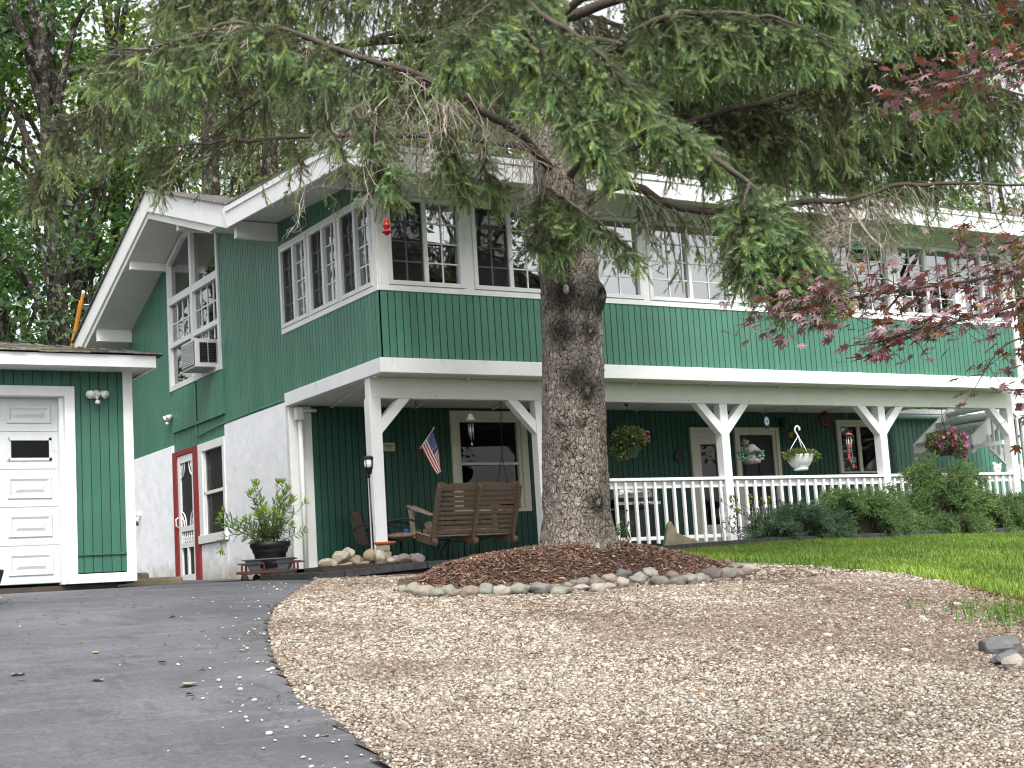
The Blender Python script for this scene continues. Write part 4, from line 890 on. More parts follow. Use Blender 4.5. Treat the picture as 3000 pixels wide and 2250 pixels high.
# hanging green tips over the roof corner and the first windows
for nm, pts, N_, L_, gr in (('a', [(-2.0, -4.5, 3.9), (-2.2, -4.5, 3.7), (-2.15, -4.45, 3.35), (-2.05, -4.5, 3.1)], 22, .42, .75), ('b', [(-1.55, -4.6, 3.8), (-1.6, -4.7, 3.45), (-1.45, -4.7, 3.15)], 26, .42, .6),
                            ('c', [(-2.55, -4.3, 4.1), (-2.6, -4.35, 3.7), (-2.5, -4.4, 3.4)], 6, .35, .45), ('d', [(-1.1, -4.6, 3.6), (-1.25, -4.7, 3.3), (-1.15, -4.7, 3.05)], 12, .32, .5)):
    br = limb_mesh(pts, .012, .004, 6).build('limb', M['twigg'], spruce, smooth=True)
    so_, ln_ = drape(pts, N_, .15, 1, L_, L_ * .8, 700 + ord(nm), gr, .15, step=.032, fwd=.6)
    so_.build('needle_spray', M['needle'], br); V, F = twigs_mesh(ln_); npmesh('twig', V, F, M['twigg'], br, k=4)
# ---------------------------------------------------------------- spruces behind the house
def bg_spruce(x, y, h, label, seed, rad=3.0, lo=.12, nl=42, zb=None, green=.45):
    zb = g(x, y) if zb is None else zb; r = random.Random(seed); t = thing('spruce_tree', label, 'tree', (x, y, zb - .2), 'spruces standing behind the house')
    MB().tube([(x, y, zb - .4), (x, y, zb + h * .3), (x + .1, y, zb + h)], [.30, .24, .03], 16).build('trunk', M['barkd'], t)
    soup = Soup(); lines = []
    for k in range(nl):
        f = lo + (1 - lo) * (k + r.random()) / nl; z = zb + f * h; a = r.uniform(0, 6.28); ln = rad * (1.08 - f) * r.uniform(.75, 1.1)
        P = [(x + math.cos(a) * ln * q, y + math.sin(a) * ln * q, z + ln * (.12 * q - .40 * q * q)) for q in (0, .3, .6, 1)]
        s2, l2 = drape(P, max(8, int(ln * 8)), .2, 1, .8, .8, seed * 50 + k, green, .2, tmpl=NTB, step=.10, sl=(.16, .30), nl=.060, tw=.008, sub=.3)
        for a_, b_, c_ in zip(s2.V, s2.F, s2.T): soup.add(a_, b_ - 0 if False else b_, c_)
        lines.append((np.array(catmull(P, 8)), .035, .01)); lines += l2[::2]
    # offsets inside s2 are local to s2: rebuild indices
    V = []; F = []; T = []; n = 0
    soup.build('crown', M['needle'], t)
    V, F = twigs_mesh(lines); npmesh('limbs', V, F, M['twig'], t, k=4)
class _S(Soup): pass
def _soup_add(s, V, F, T):
    s.V.append(V); s.F.append(F - F.min() + s.n); s.T.append(T); s.n += len(V)
Soup.add = _soup_add
bg_spruce(2.75, 13.2, 17, 'spruce whose lichened trunk rises behind the roof ridge, left of the darker one', 21, 3.6, .30)
bg_spruce(4.6, 14.4, 17, 'dark spruce trunk close right of the bare lichened one behind the ridge', 22, 3.6, .32)
bg_spruce(9.5, 13.5, 15, 'spruce behind the middle of the roof, dense with hanging boughs', 23, 4.0, .16, 40)
bg_spruce(13.5, 11.8, 15, 'spruce behind the right half of the roof with long trailing boughs', 24, 4.2, .14, 44)
bg_spruce(17.8, 10.0, 15, 'spruce standing furthest right behind the long roof', 25, 4.0, .2, 36)
bg_spruce(7.0, 19.0, 18, 'tall spruce further back, seen between the ridge trunks and the middle one', 26, 3.8, .2, 36)
# ---------------------------------------------------------------- broadleaf trees
LT = (np.array([(0, 0, 0), (.5, .32, .10), (1, 0, -.05), (.5, -.32, .10)]), np.array([(0, 1, 2), (0, 2, 3)]))
def leafy(soup, cen, rad, n, size, cols, r, hollow=.45, drop=.25):
    d = r.normal(size=(n, 3)); d /= np.linalg.norm(d, axis=1, keepdims=True); q = hollow + (1 - hollow) * r.random(n) ** .6
    O = np.array(cen) + d * q[:, None] * np.array(rad); A = r.normal(size=(n, 3)) * .7 + d * .5; A[:, 2] -= drop; A, B, C = frames(A, r)
    up = np.array([0, 0, 1.]); B = np.cross(A, up + r.normal(size=(n, 3)) * .45); B /= np.linalg.norm(B, axis=1, keepdims=True) + 1e-9; C = np.cross(A, B)
    sz = size * r.uniform(.7, 1.25, n)[:, None]; ti = cols[r.integers(0, len(cols), n)] * r.uniform(.75, 1.25, (n, 1))
    soup.add(*inst(LT[0], LT[1], O, A * sz, B * sz, C * sz, ti))
GR_D = np.array([(.075, .120, .075), (.095, .150, .088), (.058, .098, .064)]); GR_B = np.array([(.115, .180, .035), (.155, .22, .045), (.080, .135, .032)]); GR_M = np.array([(.045, .12, .032), (.06, .14, .03), (.036, .10, .034)])
def broadleaf(name, x, y, h, label, seed, cols, trunk_r=.22, lean=(0, 0), cr=3.2, nclump=46, per=120, size=.20, zlo=.35, group='broadleaf trees in the woods behind', bark='barkd', zb=None, fork=True):
    r = np.random.default_rng(seed); zb = g(x, y) if zb is None else zb; t = thing(name, label, 'tree', (x, y, zb - .2), group)
    tr = MB(); top = np.array([x + lean[0], y + lean[1], zb + h * .85])
    P = [np.array([x, y, zb - .5]), np.array([x + lean[0] * .2, y + lean[1] * .2, zb + h * .25]), np.array([x + lean[0] * .5 + r.normal() * .2, y + lean[1] * .5, zb + h * .55]), top]
    G = catmull(P, 16); tr.tube(G, list(np.linspace(trunk_r, trunk_r * .22, 16)), 12); soup = Soup(); cl = []
    for k in range(nclump):
        f = r.uniform(zlo, 1); a = r.uniform(0, 6.28); w_ = cr * (1.0 - .55 * abs(f - .6) / .5) * math.sqrt(r.random()); c = np.array([x + lean[0] * f + math.cos(a) * w_, y + lean[1] * f + math.sin(a) * w_, zb + h * f])
        cl.append(c); leafy(soup, c, np.array([1, 1, .6]) * r.uniform(.55, 1.15), int(per * r.uniform(.7, 1.2)), size, cols, r)
    for k in range(0, nclump, 2):
        c = cl[k]; i = min(15, max(3, int((c[2] - zb - .8) / (h * .85) * 15))); b = G[i] - np.array([0, 0, .5]) if i > 4 else G[i]; tr.tube(catmull([G[max(0, i - 2)], (G[i] + c) / 2 + np.array([0, 0, .15]), c], 7), list(np.linspace(trunk_r * .32, .015, 7)), 6)
    tr.build('trunk', M[bark], t); soup.build('crown', M['leaf'], t); return t
broadleaf('maple_tree', -.4, 12.8, 13, 'broadleaf tree at the left edge with a thick dark leaning trunk', 31, GR_D, .30, (-.3, .4), 3.0, 34, 110, .17, .30, zb=.6)
broadleaf('maple_tree', .5, 14.4, 14, 'forked dark trunk just left of the orange ladder, with bright leaves low down', 32, GR_M, .26, (-.9, .4), 2.9, 32, 130, .17, .30, zb=.8)
broadleaf('oak_tree', 1.75, 17.0, 15, 'straight trunk spotted with pale lichen rising behind the ladder', 33, GR_B, .20, (.1, 0), 2.4, 30, 120, .18, .40, zb=1.2)
broadleaf('oak_tree', -2.6, 17.5, 15, 'dark broadleaf tree filling the upper left corner', 34, GR_D, .26, (.5, .2), 3.4, 36, 100, .18, .34, zb=1.2)
broadleaf('maple_tree', 4.6, 21.0, 13, 'yellow green broadleaf tree glowing between the bare trunks behind the ridge', 35, GR_B, .2, (0, 0), 3.2, 44, 130, .20, .2, zb=1.8)
broadleaf('maple_tree', 11.8, 19.0, 12, 'bright green broadleaf tree behind the middle of the roof', 36, GR_B, .2, (0, 0), 3.3, 44, 120, .21, .2, zb=1.6)
broadleaf('maple_tree', 19.0, 14.5, 9, 'pale green broadleaf tree over the far right end of the roof', 37, GR_B, .2, (0, 0), 3.4, 50, 120, .22, .15, zb=1.0)
broadleaf('oak_tree', 23.5, 12.5, 11, 'mid green broadleaf tree beyond the right end of the house', 38, GR_M, .2, (0, 0), 3.2, 40, 120, .22, .15, zb=.8)
broadleaf('oak_tree', 20.8, 18.0, 16, 'tall green broadleaf tree behind the right end of the roof', 42, GR_M, .2, (0, 0), 3.6, 60, 130, .24, .2, zb=1.2)
broadleaf('maple_tree', 26.0, 15.5, 15, 'broadleaf tree furthest to the right beyond the house', 43, GR_B, .2, (0, 0), 3.6, 60, 130, .25, .15, zb=.9)
broadleaf('oak_tree', 14.8, 19.5, 16, 'tall broadleaf tree between the spruces behind the right roof', 44, GR_M, .2, (0, 0), 3.4, 56, 130, .24, .25, zb=1.4)
broadleaf('oak_tree', -3.6, 24.5, 17, 'broadleaf tree deep in the woods at the far left', 39, GR_M, .22, (0, 0), 3.4, 44, 110, .24, .15, zb=2.3)
broadleaf('oak_tree', 1.6, 27.0, 17, 'broadleaf tree deep in the woods beyond the lichened trunk', 40, GR_M, .22, (0, 0), 3.4, 44, 110, .24, .15, zb=2.8)
broadleaf('oak_tree', 16.0, 24.0, 15, 'broadleaf tree deep in the woods beyond the right roof', 41, GR_M, .22, (0, 0), 3.6, 44, 110, .24, .15, zb=2.2)
# trees over the front yard behind the photographer; the windows mirror them
broadleaf('yard_tree', 11.8, -17.8, 14, 'broadleaf yard tree mirrored in the left front windows', 51, GR_D, .25, (0, 0), 2.7, 50, 120, .22, .18, group='yard trees mirrored in the windows')
broadleaf('yard_tree', 25.0, -15.5, 14, 'broadleaf yard tree mirrored in the right front windows', 52, GR_M, .25, (0, 0), 3.4, 50, 110, .24, .18, group='yard trees mirrored in the windows')
broadleaf('yard_tree', -23, 1.0, 13, 'broadleaf yard tree mirrored in the gable windows', 53, GR_D, .25, (0, 0), 3.2, 44, 110, .24, .18, group='yard trees mirrored in the windows')
# far woodland that reads as one mass
r_ = np.random.default_rng(77); soup = Soup(); tr = []
for k in range(620):
    a = r_.uniform(R(-25), R(80)); D = r_.uniform(52, 78); x = CAM[0] + math.sin(a + R(5)) * D; y = CAM[1] + math.cos(a + R(5)) * D; zb = g(x, y)
    if y < 14 and x < 20: continue
    top = 19 * (1 if x > 6 else .62); zc = zb - 1 + r_.uniform(0, 1) ** 1.4 * top
    leafy(soup, (x, y, zc), np.array([2.2, 2.2, 1.5]) * r_.uniform(.7, 1.2), 150, .34, GR_B if r_.random() < .5 else GR_M, r_)
    if k % 5 == 0: tr.append((np.array([(x, y, zb - 1), (x + r_.normal() * .4, y, zb + 6), (x + r_.normal() * .6, y, zb + 14)]), .22, .06))
tag(soup.build('woodland', M['leaf']), 'green woodland rising behind the house', 'woodland', kind='stuff')
V, F = twigs_mesh(tr, 7); tag(npmesh('woodland_trunks', V, F, M['barkd'], k=4), 'slim dark trunks deep in the woodland', 'woodland', kind='stuff')
# ---------------------------------------------------------------- purple Japanese maple at the right edge
def maple_template():
    angs = [-128, -82, -40, 0, 40, 82, 128]; lens = [.38, .66, .88, 1.0, .88, .66, .38]; out = []
    for i, (a, l) in enumerate(zip(angs, lens)):
        a_ = R(a); out.append((math.cos(a_), math.sin(a_), l, a_))
    pts = []
    for i, (cx_, sy_, l, a_) in enumerate(out):
        for (tt, ww) in ((.45, -.13), (.72, -.085), (1.0, 0), (.72, .085), (.45, .13)):
            x = cx_ * l * tt - sy_ * ww; y = sy_ * l * tt + cx_ * ww; pts.append((x, y, -.22 * (tt * l) ** 2))
    V = [(0, 0, .0)] + pts; F = []
    n = len(pts)
    for i in range(n - 1): F.append((0, 1 + i, 2 + i))
    V = np.array(V); V[:, 0] += .12; return V, np.array(F)
MT = maple_template()
jm = thing('japanese_maple', 'purple leaved Japanese maple reaching into the picture from the right edge', 'tree', (-2.2, -12.9, -1.7))
q = MB(); q.tube(catmull([(-2.2, -12.9, -1.9), (-2.3, -12.8, -.9), (-2.35, -12.7, -.2), (-2.6, -12.6, .5), (-2.9, -12.55, 1.1)], 16), list(np.linspace(.07, .03, 16)), 12); q.build('trunk', M['barkd'], jm)
MS = {
'S1': ([(-3.0, -12.52, 1.25), (-3.45, -12.5, 1.22), (-3.74, -12.43, 1.14), (-3.97, -12.4, 1.08), (-4.2, -12.37, 1.01)], 190, .075, .045, 'p'),
'S0': ([(-3.0, -12.45, 1.45), (-3.29, -12.41, 1.47), (-3.53, -12.37, 1.42), (-3.7, -12.27, 1.4)], 26, .04, .02, 'o'),
'S2': ([(-2.9, -12.5, .6), (-3.44, -12.39, .49), (-3.73, -12.32, .41), (-4.01, -12.26, .37), (-4.29, -12.2, .33), (-4.5, -12.18, .29), (-4.6, -12.12, .27)], 420, .085, .05, 'p'),
'S3': ([(-3.2, -12.34, .60), (-3.45, -12.32, .56), (-3.66, -12.3, .54), (-3.84, -12.28, .51)], 150, .085, .06, 'm'),
'S4': ([(-3.2, -12.5, .42), (-3.52, -12.44, .35), (-3.75, -12.4, .28), (-3.98, -12.37, .23), (-4.13, -12.28, .2), (-4.26, -12.25, .16)], 260, .07, .035, 'p'),
'S5': ([(-4.1, -12.27, .19), (-4.2, -12.24, .15), (-4.28, -12.23, .12), (-4.36, -12.24, .10)], 12, .03, .012, 'r'),
'S6': ([(-3.4, -12.5, .25), (-3.6, -12.48, .2), (-3.74, -12.39, .16), (-3.80, -12.35, .10), (-3.83, -12.33, .05)], 50, .05, .05, 'm'),
'S7': ([(-3.2, -12.4, .75), (-3.36, -12.35, .64), (-3.42, -12.26, .46), (-3.43, -12.22, .27), (-3.42, -12.19, .05), (-3.43, -12.18, -.10)], 150, .06, .05, 'p'),
'S10': ([(-4.36, -12.17, .34), (-4.42, -12.17, .29), (-4.45, -12.15, .23)], 13, .04, .02, 'o'),
'S11': ([(-3.3, -12.45, .93), (-3.4, -12.4, .93), (-3.45, -12.38, .92)], 8, .03, .02, 'o'),
'S12': ([(-4.05, -12.2, .36), (-4.12, -12.2, .30), (-4.15, -12.2, .26)], 8, .03, .02, 'o'),
}
CP = np.array([(.230, .140, .158), (.180, .112, .130), (.265, .150, .165)]); CO = np.array([(.19, .080, .028), (.14, .06, .03), (.11, .06, .03)]); CR_ = np.array([(.20, .05, .055), (.16, .045, .05)])
rm_ = np.random.default_rng(9)
for nm, (P, n, sxy, sz_, kind) in MS.items():
    n = int(n * (.8 if nm in ('S7', 'S3') else 1.25)); G = catmull(P, 40); bl = [(np.vstack([[(-2.75, -12.58, .7)], G]) if nm in ('S0', 'S1', 'S2', 'S3', 'S4', 'S6', 'S7') else G, .009 if nm in ('S1', 'S2', 'S4') else .005, .0015)]
    t = rm_.random(n) ** .9; i = (t * 39).astype(int); O = G[i] + rm_.normal(size=(n, 3)) * np.array([sxy, sxy, sz_])
    for j in range(0, n, 3):
        bl.append((np.array([G[i[j]], (G[i[j]] + O[j]) / 2 + rm_.normal(size=3) * .008, O[j]]), .0018, .0008))
    T = unit(np.array(P[-1]) - np.array(P[0])); A = rm_.normal(size=(n, 3)) * .55 + T * .6; A[:, 2] = A[:, 2] * .4 - .18; A /= np.linalg.norm(A, axis=1, keepdims=True)
    U = np.array([0, 0, 1.]) + rm_.normal(size=(n, 3)) * .28; B = np.cross(U, A); B /= np.linalg.norm(B, axis=1, keepdims=True); C = np.cross(A, B)
    sz = rm_.uniform(.025, .043, n)[:, None]
    cols = {'p': np.vstack([CP, CP, CO[:1]]), 'o': CO, 'm': np.vstack([CP, CO]), 'r': CR_}[kind]
    ti = cols[rm_.integers(0, len(cols), n)] * rm_.uniform(.75, 1.25, (n, 1))
    V, F = twigs_mesh(bl, 5); br = npmesh('branch', V, F, M['twig'], jm, k=4)
    s_ = Soup(); s_.add(*inst(MT[0], MT[1], O, A * sz, B * sz, C * sz, ti)); s_.build('leaf_spray', M['maple'], br)
# rest of that tree, outside the picture
s_ = Soup(); n = 1500; O = np.array([-2.1, -12.7, 1.0]) + rm_.normal(size=(n, 3)) * np.array([.45, .45, .5]); A, B, C = frames(rm_.normal(size=(n, 3)) * np.array([1, 1, .4]), rm_)
B = np.cross(np.array([0, 0, 1.]) + rm_.normal(size=(n, 3)) * .3, A); B /= np.linalg.norm(B, axis=1, keepdims=True); C = np.cross(A, B); sz = rm_.uniform(.024, .04, n)[:, None]
s_.add(*inst(MT[0], MT[1], O, A * sz, B * sz, C * sz, CP[rm_.integers(0, 3, n)])); s_.build('crown', M['maple'], jm)
def pix_ground(u, v, zf=lambda x, y: g(x, y)):
    d = np.array(c_f) + (u - 1500) / 4341.9 * np.array(c_r) - (v - 1125) / 4341.9 * np.array(c_u); t = 4.
    while t < 40:
        p = CAM + d * t
        if p[2] < zf(p[0], p[1]): return p, t
        t += .02
    return p, t
# ---------------------------------------------------------------- loose ground cover
def ico():
    p = (1 + 5 ** .5) / 2; v = np.array([(-1, p, 0), (1, p, 0), (-1, -p, 0), (1, -p, 0), (0, -1, p), (0, 1, p), (0, -1, -p), (0, 1, -p), (p, 0, -1), (p, 0, 1), (-p, 0, -1), (-p, 0, 1)]) / math.sqrt(1 + p * p)
    f = np.array([(0, 11, 5), (0, 5, 1), (0, 1, 7), (0, 7, 10), (0, 10, 11), (1, 5, 9), (5, 11, 4), (11, 10, 2), (10, 7, 6), (7, 1, 8), (3, 9, 4), (3, 4, 2), (3, 2, 6), (3, 6, 8), (3, 8, 9), (4, 9, 5), (2, 4, 11), (6, 2, 10), (8, 6, 7), (9, 8, 1)]); return v, f
IV, IF = ico()
def yaw_frames(n, r, tilt=.25):
    a = r.uniform(0, 6.28, n); A = np.stack([np.cos(a), np.sin(a), r.normal(size=n) * tilt], 1); A /= np.linalg.norm(A, axis=1, keepdims=True)
    U = np.array([0, 0, 1.]) + r.normal(size=(n, 3)) * tilt; B = np.cross(U, A); B /= np.linalg.norm(B, axis=1, keepdims=True); return A, B, np.cross(A, B)
r_ = np.random.default_rng(3)
PEB = np.array([(.37, .32, .26), (.27, .23, .185), (.42, .385, .345), (.24, .205, .175), (.31, .24, .18), (.48, .44, .385), (.19, .145, .11), (.31, .28, .25), (.54, .495, .42), (.26, .185, .135), (.17, .13, .10)])
def vpoly(X, Y, P):
    c = np.zeros(len(X), bool); j = len(P) - 1
    for i in range(len(P)):
        yi, yj, xi, xj = P[i][1], P[j][1], P[i][0], P[j][0]
        if yi != yj: c ^= ((yi > Y) != (yj > Y)) & (X < (xj - xi) * (Y - yi) / (yj - yi) + xi)
        j = i
    return c
def vvis(X, Y, Z, m=.04):
    d = np.column_stack([X, Y, Z]) - CAM; z = d @ np.array(c_f); return (z > 1) & (abs(d @ np.array(c_r) / z * 4341.9 / 1500) < 1 + m) & (abs(d @ np.array(c_u) / z * 4341.9 / 1125) < 1 + m), z
def vg(X, Y): s = -Y - .5; return -.31 - .05 * s - .0045 * s * s
P_ = []; tot = 0
while tot < 215000:
    X = r_.uniform(-6.2, 2.6, 60000); Y = r_.uniform(-13.5, -.6, 60000); ok, z = vvis(X, Y, vg(X, Y)); k_ = ok & (r_.random(60000) < np.minimum(1, 7.0 / z) ** 1.25) & vpoly(X, Y, GRAVEL) & ~vpoly(X, Y, MULCH)
    P_.append(np.column_stack([X, Y, z])[k_]); tot += k_.sum()
P_ = np.concatenate(P_)[:215000]
P_ = np.array(P_); n = len(P_); zz = np.array([gravel_z(a, b) for a, b in P_[:, :2]]); A, B, C = yaw_frames(n, r_, .3)
sz = r_.lognormal(-5.25, .40, n)[:, None] * (1 + .05 * np.maximum(0, P_[:, 2:3] - 7)); O = np.column_stack([P_[:, :2], zz + sz[:, 0] * .25])
patch = np.array([noise.noise(Vector((a * .55, b * .55, 4))) + .5 * noise.noise(Vector((a * 1.7, b * 1.7, 8))) for a, b in P_[:, :2]])
PG = [(pix_ground(u, v)[0], w__) for u, v, w__ in ((2450, 1900, 1.3), (2700, 1760, 1.2), (1750, 1830, .7), (2250, 1800, .9), (1400, 1790, .5), (2850, 1850, 1.0))]
for q_, w__ in PG: patch += .42 * np.exp(-((P_[:, 0] - q_[0]) ** 2 + (P_[:, 1] - q_[1]) ** 2) / (2 * (w__ * .7) ** 2))
br_ = np.clip((patch + .05 + .10 * (P_[:, 0] + 1.5) / 3 + .35 * np.clip((P_[:, 1] + 6.5) / 3, 0, 1) - .10) * 2.2, 0, 1)[:, None] * (r_.random((n, 1)) < .75)
ti = PEB[r_.integers(0, len(PEB), n)] * np.array([.95, .96, .93]) * r_.uniform(.7, 1.2, (n, 1)) * (1 - br_ * .72) + np.array([.140, .095, .068]) * br_ * .72
s_ = Soup(); s_.add(*inst(IV, IF, O, A * sz * r_.uniform(.9, 1.5, (n, 1)), B * sz, C * sz * .62, ti)); tag(s_.build('gravel', M['grit'], smooth=True), 'loose tan and grey river gravel covering the parking area', 'gravel', kind='stuff')
# crumbs of gravel strayed onto the asphalt
Q = []
while len(Q) < 170:
    i = r_.integers(0, len(DRIVE) - 1); t = r_.random(); x = DRIVE[i][0] * (1 - t) + DRIVE[i + 1][0] * t - abs(r_.normal()) * .28; y = DRIVE[i][1] * (1 - t) + DRIVE[i + 1][1] * t + r_.normal() * .25
    if r_.random() < .18: x = r_.uniform(-9, -3); y = r_.uniform(-10.5, 0)
    if not inpoly(x, y, GRAVEL) and x < -1.2: Q.append((x, y))
Q = np.array(Q); n = len(Q); A, B, C = yaw_frames(n, r_); sz = r_.lognormal(-5.0, .4, n)[:, None]; O = np.column_stack([Q, [g(a, b) + .012 for a, b in Q]])
s_ = Soup(); s_.add(*inst(IV, IF, O, A * sz * 1.3, B * sz, C * sz * .6, PEB[[0, 2, 5, 8]][r_.integers(0, 4, n)] * 1.15)); tag(s_.build('stray_gravel', M['grit'], smooth=True), 'pale pebbles strayed over the edge of the asphalt drive', 'gravel', kind='stuff')
# bark chips
CH = (np.array([(-.5, -.5, 0), (.5, -.4, 0), (.55, .5, 0), (-.5, .4, 0), (-.45, -.4, 1), (.5, -.3, 1), (.5, .4, 1), (-.4, .4, 1)]), np.array([(0, 1, 5), (0, 5, 4), (1, 2, 6), (1, 6, 5), (2, 3, 7), (2, 7, 6), (3, 0, 4), (3, 4, 7), (4, 5, 6), (4, 6, 7)]))
Q = []
while len(Q) < 17000:
    x = r_.uniform(-2.0, 2.45); y = r_.uniform(-5, -2.25)
    z = mound(x, y)
    if z is not None: Q.append((x, y, z + r_.uniform(-.004, .014)))
for _ in range(380):
    x = r_.uniform(-2.3, 2.3); y = r_.uniform(-5.6, -4.4)
    if not inpoly(x, y, MULCH): Q.append((x, y, gravel_z(x, y) + .012))
EP = [(2.6, -2.9), (2.35, -3.2), (2.45, -4.65), (2.4, -5.8), (1.95, -6.8), (1.5, -7.7), (1.35, -8.6), (.8, -9.6)]
for _ in range(1500):
    i = r_.integers(0, len(EP) - 1); t = r_.random(); x = EP[i][0] * (1 - t) + EP[i + 1][0] * t + r_.normal() * .06; y = EP[i][1] * (1 - t) + EP[i + 1][1] * t + r_.normal() * .05; Q.append((x, y, g(x, y) + .035 + r_.uniform(0, .012)))
Q = np.array(Q); n = len(Q); A, B, C = yaw_frames(n, r_, .45); L_ = r_.uniform(.018, .060, n)[:, None]
MC = np.array([(.115, .060, .040), (.080, .042, .030), (.155, .085, .058), (.21, .135, .092), (.055, .028, .021), (.13, .068, .044)]); ti = MC[r_.integers(0, 6, n)] * r_.uniform(.7, 1.3, (n, 1)); ti[r_.random(n) < .012] = (.42, .33, .24)
s_ = Soup(); s_.add(*inst(*CH, Q, A * L_, B * r_.uniform(.008, .022, (n, 1)), C * r_.uniform(.004, .010, (n, 1)), ti)); tag(s_.build('mulch', M['grit']), 'reddish brown bark mulch heaped around the spruce trunk', 'mulch', kind='stuff')
Q = []
while len(Q) < 4600:
    x = r_.normal() * 2.2 - 1.0; y = r_.normal() * 2.4 - 6.5
    if noise.noise(Vector((x * .8, y * .8, 6))) + r_.normal() * .25 < .05: continue
    if inpoly(x, y, GRAVEL) and not inpoly(x, y, MULCH): Q.append((x, y, gravel_z(x, y) + .016))
    elif x < -3 and y < 2 and r_.random() < .3: Q.append((x, y, g(x, y) + .010))
Q = np.array(Q); n = len(Q); A, B, C = yaw_frames(n, r_, .15); L_ = r_.uniform(.012, .055, n)[:, None]; ti = np.array([(.12, .065, .04), (.08, .045, .03), (.20, .13, .075), (.05, .032, .025)])[r_.integers(0, 4, n)]
s_ = Soup(); s_.add(*inst(*CH, Q, A * L_, B * r_.uniform(.002, .007, (n, 1)), C * .003, ti)); tag(s_.build('needle_litter', M['grit']), 'brown needles and bark bits littering the gravel and drive', 'litter', kind='stuff')
# grass
GB = (np.array([(0, -1, 0), (0, 1, 0), (.25, .7, .55), (.25, -.7, .55), (.7, 0, 1.0)]), np.array([(0, 1, 2), (0, 2, 3), (3, 2, 4)]))
Q = []; tot = 0
while tot < 64000:
    X = r_.uniform(-1.0, 16, 40000); Y = r_.uniform(-10, -.62, 40000); ok, z = vvis(X, Y, vg(X, Y) + .1); k_ = ok & ~vpoly(X, Y, GRAVEL) & ~vpoly(X, Y, MULCH) & (X > -.9) & ~((X < 2.3) & (Y > -3))
    Q.append(np.column_stack([X, Y])[k_]); tot += k_.sum()
Q = np.concatenate(Q)[:64000]
Q = np.array(Q); n = len(Q); pat = np.array([noise.noise(Vector((a * .9, b * .9, 2))) for a, b in Q]); edge = np.array([edist(a, b, GRAVEL) for a, b in Q])
O = np.column_stack([Q, [lawn_z(a, b) for a, b in Q]]); A, B, C = yaw_frames(n, r_, .0); h = r_.uniform(.035, .075, n) * (1 + .5 * pat); h[edge < .35] *= 1.2
U = np.array([0, 0, 1.]); col = np.array([(.13, .215, .040), (.165, .255, .050), (.11, .185, .038), (.22, .29, .07)])[r_.integers(0, 4, n)] * (1.1 + .55 * pat[:, None]) * r_.uniform(.7, 1.25, (n, 1)); col[r_.random(n) < .05] = (.26, .24, .10); col[edge < .5] = col[edge < .5] * 1.15 + np.array([.03, .03, 0])
s_ = Soup(); s_.add(*inst(*GB, O, A * h[:, None] * .8, B * .0035 * (1 + .06 * 10), np.tile(U, (n, 1)) * h[:, None], col)); 
Q2 = []
for _ in range(700):   # coarse tufts hanging over the gravel edge and weeds by the rocks
    if r_.random() < .45: x, y = 2.35 + r_.normal() * .06, r_.uniform(-5.2, -3.3)
    else: x, y = r_.normal() * .35 + .75 - .1, r_.normal() * .4 - 8.8
    Q2.append((x, y))
Q2 = np.array(Q2); n = len(Q2); O = np.column_stack([Q2, [lawn_z(a, b) for a, b in Q2]]); A, B, C = yaw_frames(n, r_, 0); h = r_.uniform(.05, .14, n)[:, None]
s_.add(*inst(*GB, O, A * h * .9, B * .006, np.tile(U, (n, 1)) * h, np.array([(.12, .24, .04), (.08, .18, .03)])[r_.integers(0, 2, n)])); tag(s_.build('grass', M['blade']), 'bright green lawn grass between the gravel and the low block wall', 'grass', kind='stuff')
# low weeds by the slate rocks at the right edge
Q = np.column_stack([r_.normal(size=1500) * .22 - .15 + np.linspace(0, 1.2, 1500), r_.normal(size=1500) * .16 - 9.7 + np.linspace(0, 1.5, 1500)]); n = len(Q)
O = np.column_stack([Q, [lawn_z(a, b) + r_.uniform(.01, .12) for a, b in Q]]); A, B, C = yaw_frames(n, r_, .4); sz = r_.uniform(.012, .035, n)[:, None]
s_ = Soup(); s_.add(*inst(LT[0], LT[1], O, A * sz, B * sz, C * sz, GR_B[r_.integers(0, 3, n)] * .9)); tag(s_.build('ground_cover', M['leaf']), 'small leafy ground cover beside the slate rocks at the right edge', 'ground cover', kind='stuff')
# ---------------------------------------------------------------- stones
def stone_mesh(name, c, r3, mat, seed, yaw=0., jag=.18, flat=.0, parent=None, sub=3, bev=False):
    bm = bmesh.new(); bmesh.ops.create_icosphere(bm, subdivisions=sub, radius=1); rr = random.Random(seed); cy_, sy_ = math.cos(yaw), math.sin(yaw)
    planes = [(Vector((rr.gauss(0, 1), rr.gauss(0, 1), rr.gauss(0, 1))).normalized(), rr.uniform(.62, .92)) for _ in range(9)] if flat else []
    for v in bm.verts:
        p = v.co.copy(); p *= 1 + jag * noise.noise(p * 1.3 + Vector((seed * 3.1, 0, 0))) + jag * .4 * noise.noise(p * 3.5 + Vector((0, seed, 0)))
        for nn, d in planes:
            k = p.dot(nn)
            if k > d: p -= nn * (k - d) * flat
        p = Vector((p.x * r3[0], p.y * r3[1], p.z * r3[2])); v.co = Vector((p.x * cy_ - p.y * sy_, p.x * sy_ + p.y * cy_, p.z)) + Vector(c)
    me = bpy.data.meshes.new(name); bm.to_mesh(me); bm.free(); me.materials.append(mat)
    me.polygons.foreach_set('use_smooth', [not flat] * len(me.polygons)); o = link(bpy.data.objects.new(name, me), parent); LOC[o] = Vector((0, 0, 0)); return o
